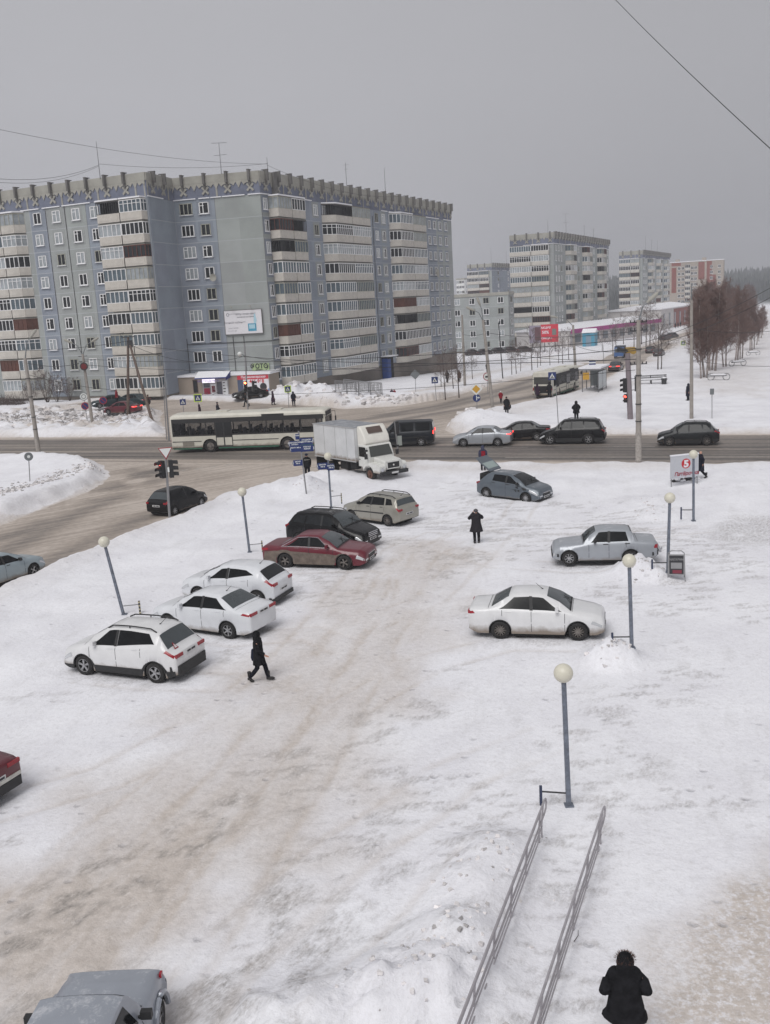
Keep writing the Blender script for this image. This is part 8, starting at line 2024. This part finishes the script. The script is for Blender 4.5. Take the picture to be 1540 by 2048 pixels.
person('woman in a long black coat carrying bags on the snowy pavement corner', (1014, 834), 'stand', R(-85), c_blk, .45, 1.72, 'hair', bag=(c_blk, .34, 0, .55, .3, .12, .34), flare=.05, bulk=1.1)
person('child in a red jacket and white hat at the edge of the street', (1002, 807), 'walk', R(70), c_red, .70, 1.35, 'hat', M_SWHT)
person('woman in a dark purple coat with a pale bag behind the stopped bus', (1075, 798), 'stride', R(60), c_purple, .50, 1.68, 'hood', bag=(M_CONC, .3, 0, .45, .3, .12, .3), flare=.05)
person('person in brown waiting at the open door of the stopped bus', (1124, 788), 'stand', R(120), c_brown, .55, 1.7, 'hat')
person('person in bright blue waiting beside the bus door next to the one in brown', (1132, 787), 'stand', R(150), c_blue, .80, 1.72, 'hat', c_blue)
person('person in black standing by the crossing sign close to the bus side', (1099, 797), 'stand', R(100), c_blk, .6, 1.8, 'hood')
person('person in dark clothes standing alone near the slim pole on the snowfield', (1376, 803), 'stand', R(200), c_navy, .45, 1.72, 'hood')
person('woman in a long dark purple coat in front of the corner shop', (547, 810), 'stride', R(10), c_purple, .35, 1.66, 'hood', flare=.06)
person('person in navy standing by the crossing sign at the big snow heap', (588, 813), 'stride', R(-80), c_navy, .6, 1.75, 'hood')
person('person in black hurrying past beneath the orange-red signal', (493, 814), 'walk', R(180), c_blk, .75, 1.72, 'hat')
person('person in a navy jacket whose upper body shows above the city bus roof', (437, 836), 'walk', R(10), c_navy, .7, 1.75, 'hat')
person('person in purple whose hooded head just shows above the city bus roof', (401, 838), 'stand', R(10), c_purple, .6, 1.6, 'hood')
person('person in a dark coat walking on the far path by the bare trees, left one', (895, 768), 'walk', R(80), c_blk, .6, 1.72, 'hood')
person('stooping person in a brown coat on the far path, right of the first walker', (919, 767), 'stride', R(80), c_brown, .6, 1.6, 'hood', bulk=1.15)
person('person in black alone farther up the path beside the double-armed pole', (975, 746), 'stand', R(80), c_blk, .6, 1.72, 'hood')
person('child in purple sitting on the snow bank beyond the lattice barriers', (784, 794), 'sit', R(-90), c_purple, .68, 1.2, 'hat', c_purple)
person('child in red sitting next to the purple-clad child on the snow bank', (789, 793), 'sit', R(-90), c_red, .68, 1.1, 'hat', c_red)
person('person in dark clothes leaning at the estate car on the far left verge', (299, 826), 'stand', R(180), c_brown, .6, 1.72, 'hat')
person('person in a red jacket between the parked cars on the far left verge', (237, 824), 'stand', R(0), c_red, .75, 1.72, 'hat')
person('person in black waiting beside the turquoise kiosk', (1190, 692), 'stand', R(-90), c_blk, .6, 1.75, 'hood')
for px, lab in (((1351, 658), 'far pedestrian on the street before the salmon shop, leftmost of three'), ((1356, 657), 'far pedestrian on the street before the salmon shop, middle of three'), ((1361, 655), 'far pedestrian on the street before the salmon shop, rightmost of three')):
 person(lab, px, 'stand', R(-90), c_blk, .6, 1.7, 'hood')
ph_ = BUS_L.rotation_euler[2]
for k, (x, y, w_) in enumerate(((-4.6, -.72, 'rearmost'), (-3.8, .7, 'second from the rear'), (-3.0, -.72, 'third from the rear'), (-.6, -.72, 'first past the doors'), (.3, .7, 'second past the doors'), (1.1, -.72, 'third past the doors'), (1.9, -.72, 'near the front wheel'), (3.4, .7, 'nearest the driver'))):
 o = Vector(BUS_L.location); person('dark-clad passenger in the long city bus, ' + w_, None, 'sit', ph_, (c_blk, c_navy, c_brown)[k % 3], .62, 1.66, 'hat', loc=(o.x + math.cos(ph_) * x - math.sin(ph_) * y, o.y + math.sin(ph_) * x + math.cos(ph_) * y, o.z + .78), group='passengers seated in the city bus')
# ================================================================== TREES AND SHRUBS
M_BIRCH = mat('birch_bark', C3(150, 140, 136), .9, var=.5, vscale=3)
M_TWIG = mat('birch_twigs', C3(108, 86, 79), .95); M_TWIG2 = mat('grey_brown_twigs', C3(104, 92, 88), .95); M_BARK = mat('dark_bark', C3(78, 68, 64), .95, var=.3, vscale=3)
def tree_meshes(seed, H, spread, twigs, up=.8, trunk_r=.12, levels=3, stems=1, base=.25, r_t=.012, mt=None, mk=None, nb=26):
 rnd = random.Random(seed); tr = MB(); cr = MB()
 def branch(p, d, l, r_, lv):
  n = 4 if lv < 2 else 3; pts = [p]; rs = [r_]; dd = d.copy()
  for k in range(n):
   dd = (dd + Vector((rnd.gauss(0, .14), rnd.gauss(0, .14), .10 * up if lv < 3 else -.04))).normalized(); pts.append(pts[-1] + dd * l / n); rs.append(r_ * (1 - (k + 1) / n * .75))
  cr.tube(pts, rs, 4 if lv < 2 else 3, cap=False)
  if lv < levels:
   m_ = twigs[min(lv - 1, len(twigs) - 1)]
   for k in range(m_):
    t = rnd.uniform(.25, 1.0); i = min(int(t * n), n - 1); q = pts[i] + (pts[i + 1] - pts[i]) * (t * n - i)
    a = rnd.uniform(0, 2 * math.pi); per = dd.cross(Vector((math.cos(a), math.sin(a), .3))).normalized()
    nd = (dd * rnd.uniform(.5, .9) + per * rnd.uniform(.5, .9) + Vector((0, 0, .15 * up))).normalized()
    branch(q, nd, l * rnd.uniform(.40, .62), max(r_ * .45, r_t), lv + 1)
 for s in range(stems):
  lean = Vector((rnd.gauss(0, .05 if stems == 1 else .3), rnd.gauss(0, .05 if stems == 1 else .3), 1)).normalized(); pts = [Vector((0, 0, -.3))]; rs = [trunk_r]
  N = 8
  for k in range(N):
   lean = (lean + Vector((rnd.gauss(0, .03), rnd.gauss(0, .03), .12))).normalized(); pts.append(pts[-1] + lean * H / N); rs.append(trunk_r * (1 - (k + 1) / N * .88))
  tr.tube(pts, rs, 7)
  for k in range(nb // stems):
   t = base + (1 - base) * (k + rnd.random()) / (nb // stems); t = min(t, .98); i = min(int(t * N), N - 1); q = pts[i] + (pts[i + 1] - pts[i]) * (t * N - i); a = k * 2.4 + rnd.uniform(-.5, .5)
   out_ = Vector((math.cos(a), math.sin(a), 0)); d = (out_ * (1 - .25 * t) + Vector((0, 0, up * rnd.uniform(.6, 1.2)))).normalized()
   branch(q, d, spread * (1.15 - t * .8) * rnd.uniform(.75, 1.15), trunk_r * .30 * (1.1 - t), 1)
 return tr.mesh('trunk', mt or M_BIRCH, smooth=True, angle=180), cr.mesh('crown', mk or M_TWIG)
def plant(name, label, cat, me, p, s, rz, group):
 root = thing(name, label, cat, (p.x, p.y, p.z), rz, group=group); root.scale = (s, s, s * random.uniform(.92, 1.1)); obj('trunk', me[0], root); obj('crown', me[1], root); return root
birch = [tree_meshes(20 + k, 9.5, 2.9, (9, 7), up=1.1, trunk_r=.15, base=.22, r_t=.015, nb=42) for k in range(4)]
small = [tree_meshes(40 + k, 5.2, 1.9, (5, 4), up=.7, trunk_r=.07, base=.28, r_t=.012, mt=M_BARK, mk=M_TWIG2, nb=18) for k in range(3)]
bush = [tree_meshes(60 + k, 5.0, 1.8, (6, 5), up=.8, trunk_r=.06, base=.15, r_t=.011, stems=5, mt=M_BARK, mk=M_TWIG2, nb=40) for k in range(2)]
rnd = random.Random(77); BG = 'bare birches lining the park path'
rows = [[(1402, 760), (1409, 758), (1414, 759), (1419, 745), (1424, 743), (1430, 744), (1447, 736), (1452, 735), (1470, 724), (1475, 722), (1480, 720), (1484, 719), (1500, 703), (1504, 702), (1508, 700), (1513, 692), (1518, 684), (1522, 678), (1526, 672)],
  [(1396, 728), (1401, 724), (1409, 718), (1418, 712), (1425, 706), (1433, 700), (1441, 694), (1449, 688), (1458, 682), (1467, 675), (1476, 668), (1485, 661), (1494, 654), (1502, 648), (1510, 641)],
  [(1392, 700), (1400, 692), (1410, 684), (1420, 676), (1432, 668), (1444, 660), (1456, 652), (1470, 645), (1484, 638), (1497, 631)]]
ordn = {0: 'first row beside the path', 1: 'second row', 2: 'far row beside the street'}
for ri, row in enumerate(rows):
 for k, px in enumerate(row):
  tall = ri == 0 and k in (1, 3, 5, 9)
  p = G(*px); p.z = gz(p.x, p.y)
  hpx = {0: 575, 1: 563, 2: 560}[ri] + abs(k - 4) * (1.6 if ri == 0 else 1.2) + rnd.uniform(-8, 8)
  hh = max(4.5, min(HT(p, hpx) - p.z, 13.5)) * (.95 if ri else .82) * (1.22 if tall else rnd.uniform(.85, 1.05))
  plant('birch_tree', 'bare birch in the %s, number %d from its near end' % (ordn[ri], k + 1), 'tree', birch[rnd.randrange(4)], p, hh / 9.8, rnd.uniform(0, 6), BG)
SG = 'slender bare trees between the far street and the blocks'
sp = [((891, 800), 690, 'behind the blue crossing sign'), ((882, 776), 705, 'above the blue crossing sign'), ((907, 782), 690, 'right of the two walkers'), ((918, 796), 690, 'behind the yellow diamond sign'), ((945, 762), 690, 'left of the double-armed pole'), ((1024, 754), 680, 'left of the bus, first'), ((1033, 752), 676, 'left of the bus, second'), ((1041, 745), 682, 'left of the bus, third'),
  ((1064, 744), 650, 'straight behind the bus roof'), ((1075, 738), 676, 'right of the one behind the bus roof'), ((1081, 734), 672, 'below the grey portrait hoarding'), ((1100, 733), 670, 'below the red hoarding'), ((1117, 728), 664, 'right of the red hoarding'), ((1126, 730), 655, 'left of the long-armed pole'), ((1138, 722), 650, 'touching the long-armed pole'), ((1226, 712), 640, 'left of the signal pole'),
  ((1232, 700), 628, 'before the purple fascia, left'), ((1247, 690), 620, 'before the purple fascia, right'), ((1204, 706), 655, 'beside the turquoise kiosk'), ((1316, 742), 620, 'right of the kerb pole, nearer one'), ((1322, 741), 640, 'right of the kerb pole, next to the nearer one'), ((1292, 700), 605, 'over the dark street cars'), ((1300, 694), 600, 'behind the kerb pole lamp'), ((1268, 698), 615, 'between signal pole and kerb pole'), ((1283, 690), 600, 'at the bend of the far street'), ((1337, 690), 640, 'before the salmon shop')]
for px, ty, where in sp:
 p = G(*px); p.z = gz(p.x, p.y); hh = max(3.2, HT(p, ty) - p.z)
 plant('bare_tree', 'slender bare tree ' + where, 'tree', small[rnd.randrange(3)], p, hh / 5.6, rnd.uniform(0, 6), SG)
for px, ty, lab in (((95, 808), 720, 'leafless shrub clump in front of the first balcony column of the blue block'), ((115, 806), 742, 'leafless shrub at the plinth between the two balcony columns'), ((60, 806), 752, 'leafless shrub left of the clump by the first balcony column'), ((140, 804), 745, 'leafless shrub nearest the wooden poles at the blue block')):
 p = G(*px); p.z = gz(p.x, p.y); hh = HT(p, ty) - p.z; plant('shrub', lab, 'shrub', bush[rnd.randrange(2)], p, hh / 5.6, rnd.uniform(0, 6), 'leafless shrubs at the foot of the blue block')
# low dark hedge at far left
mb = MB(); A_, B_ = G(-60, 815), G(45, 812)
for k in range(900):
 t = rnd.random(); p = A_ + (B_ - A_) * t; z = gz(p.x, p.y); a = rnd.uniform(0, 6.28); q = Vector((p.x + rnd.gauss(0, .7), p.y + rnd.gauss(0, .5), z - .1)); l = rnd.uniform(.8, 2.1); e_ = q + Vector((math.cos(a) * l * .5, math.sin(a) * l * .5, l)); s_ = Vector((.02, 0, 0))
 mb.add([q - s_, q + s_, e_], [(0, 1, 2)])
tag(mb.build('hedge', M_BARK), 'low dark brushwood hedge at the far left under the balconies', 'hedge')
# twigs poking from the left verge
mb = MB()
for k in range(160):
 p = G(rnd.uniform(0, 320), rnd.uniform(838, 862)); z = gz(p.x, p.y); a = rnd.uniform(0, 6.28); q = Vector((p.x, p.y, z)); l = rnd.uniform(.4, 1.6); e_ = q + Vector((math.cos(a) * l * .8, math.sin(a) * l * .4, l * rnd.uniform(.1, .6))); mb.tube([q, (q + e_) / 2 + Vector((0, 0, .1)), e_], [.02, .015, .008], 3)
tag(mb.build('broken_twigs', M_BARK), 'broken twigs sticking out of the dirty snow on the left verge', 'twigs', kind='stuff')
# far wooded hill beyond the park
M_CON = mat('far_conifers', (.035, .045, .04, 1), .95, var=.3, vscale=.02)
mb = MB()
for k in range(6000):
 x = rnd.uniform(150, 1150); y = rnd.uniform(680, 1550); z = gz(x, y); h = rnd.uniform(7, 13); r_ = h * .26; n = 5; o = len(mb.v)
 mb.add([(x + r_ * math.cos(6.28 * j / n), y + r_ * math.sin(6.28 * j / n), z - 1) for j in range(n)] + [(x, y, z + h)], [(j, (j + 1) % n, n) for j in range(n)])
tag(mb.build('far_forest', M_CON), 'hazy dark forest covering the distant hill beyond the park', 'forest', kind='stuff')
# twig litter by the near railing and grit
mb = MB(); p = on(1148, 1892); mb.tube([p + Vector((0, 0, .02)), p + Vector((.1, .12, .05)), p + Vector((.14, .3, .03))], [.008, .006, .004], 4); tag(mb.build('fallen_twig', M_BARK), 'single fallen twig on the snow right of the ramp', 'twig')
# ================================================================== HAZE
hz_ = MB(); hz_.bb((-1600, -60, -20), (1600, 2600, 130)); M_HZ = bpy.data.materials.new('haze'); M_HZ.use_nodes = True; n_ = M_HZ.node_tree; n_.nodes.clear(); o_ = n_.nodes.new('ShaderNodeOutputMaterial'); v_ = n_.nodes.new('ShaderNodeVolumePrincipled')
v_.inputs['Color'].default_value = (.80, .81, .86, 1); v_.inputs['Density'].default_value = .00045; v_.inputs['Anisotropy'].default_value = .0; n_.links.new(v_.outputs[0], o_.inputs['Volume'])
HZ = hz_.build('haze', M_HZ); tag(HZ, kind='stuff')
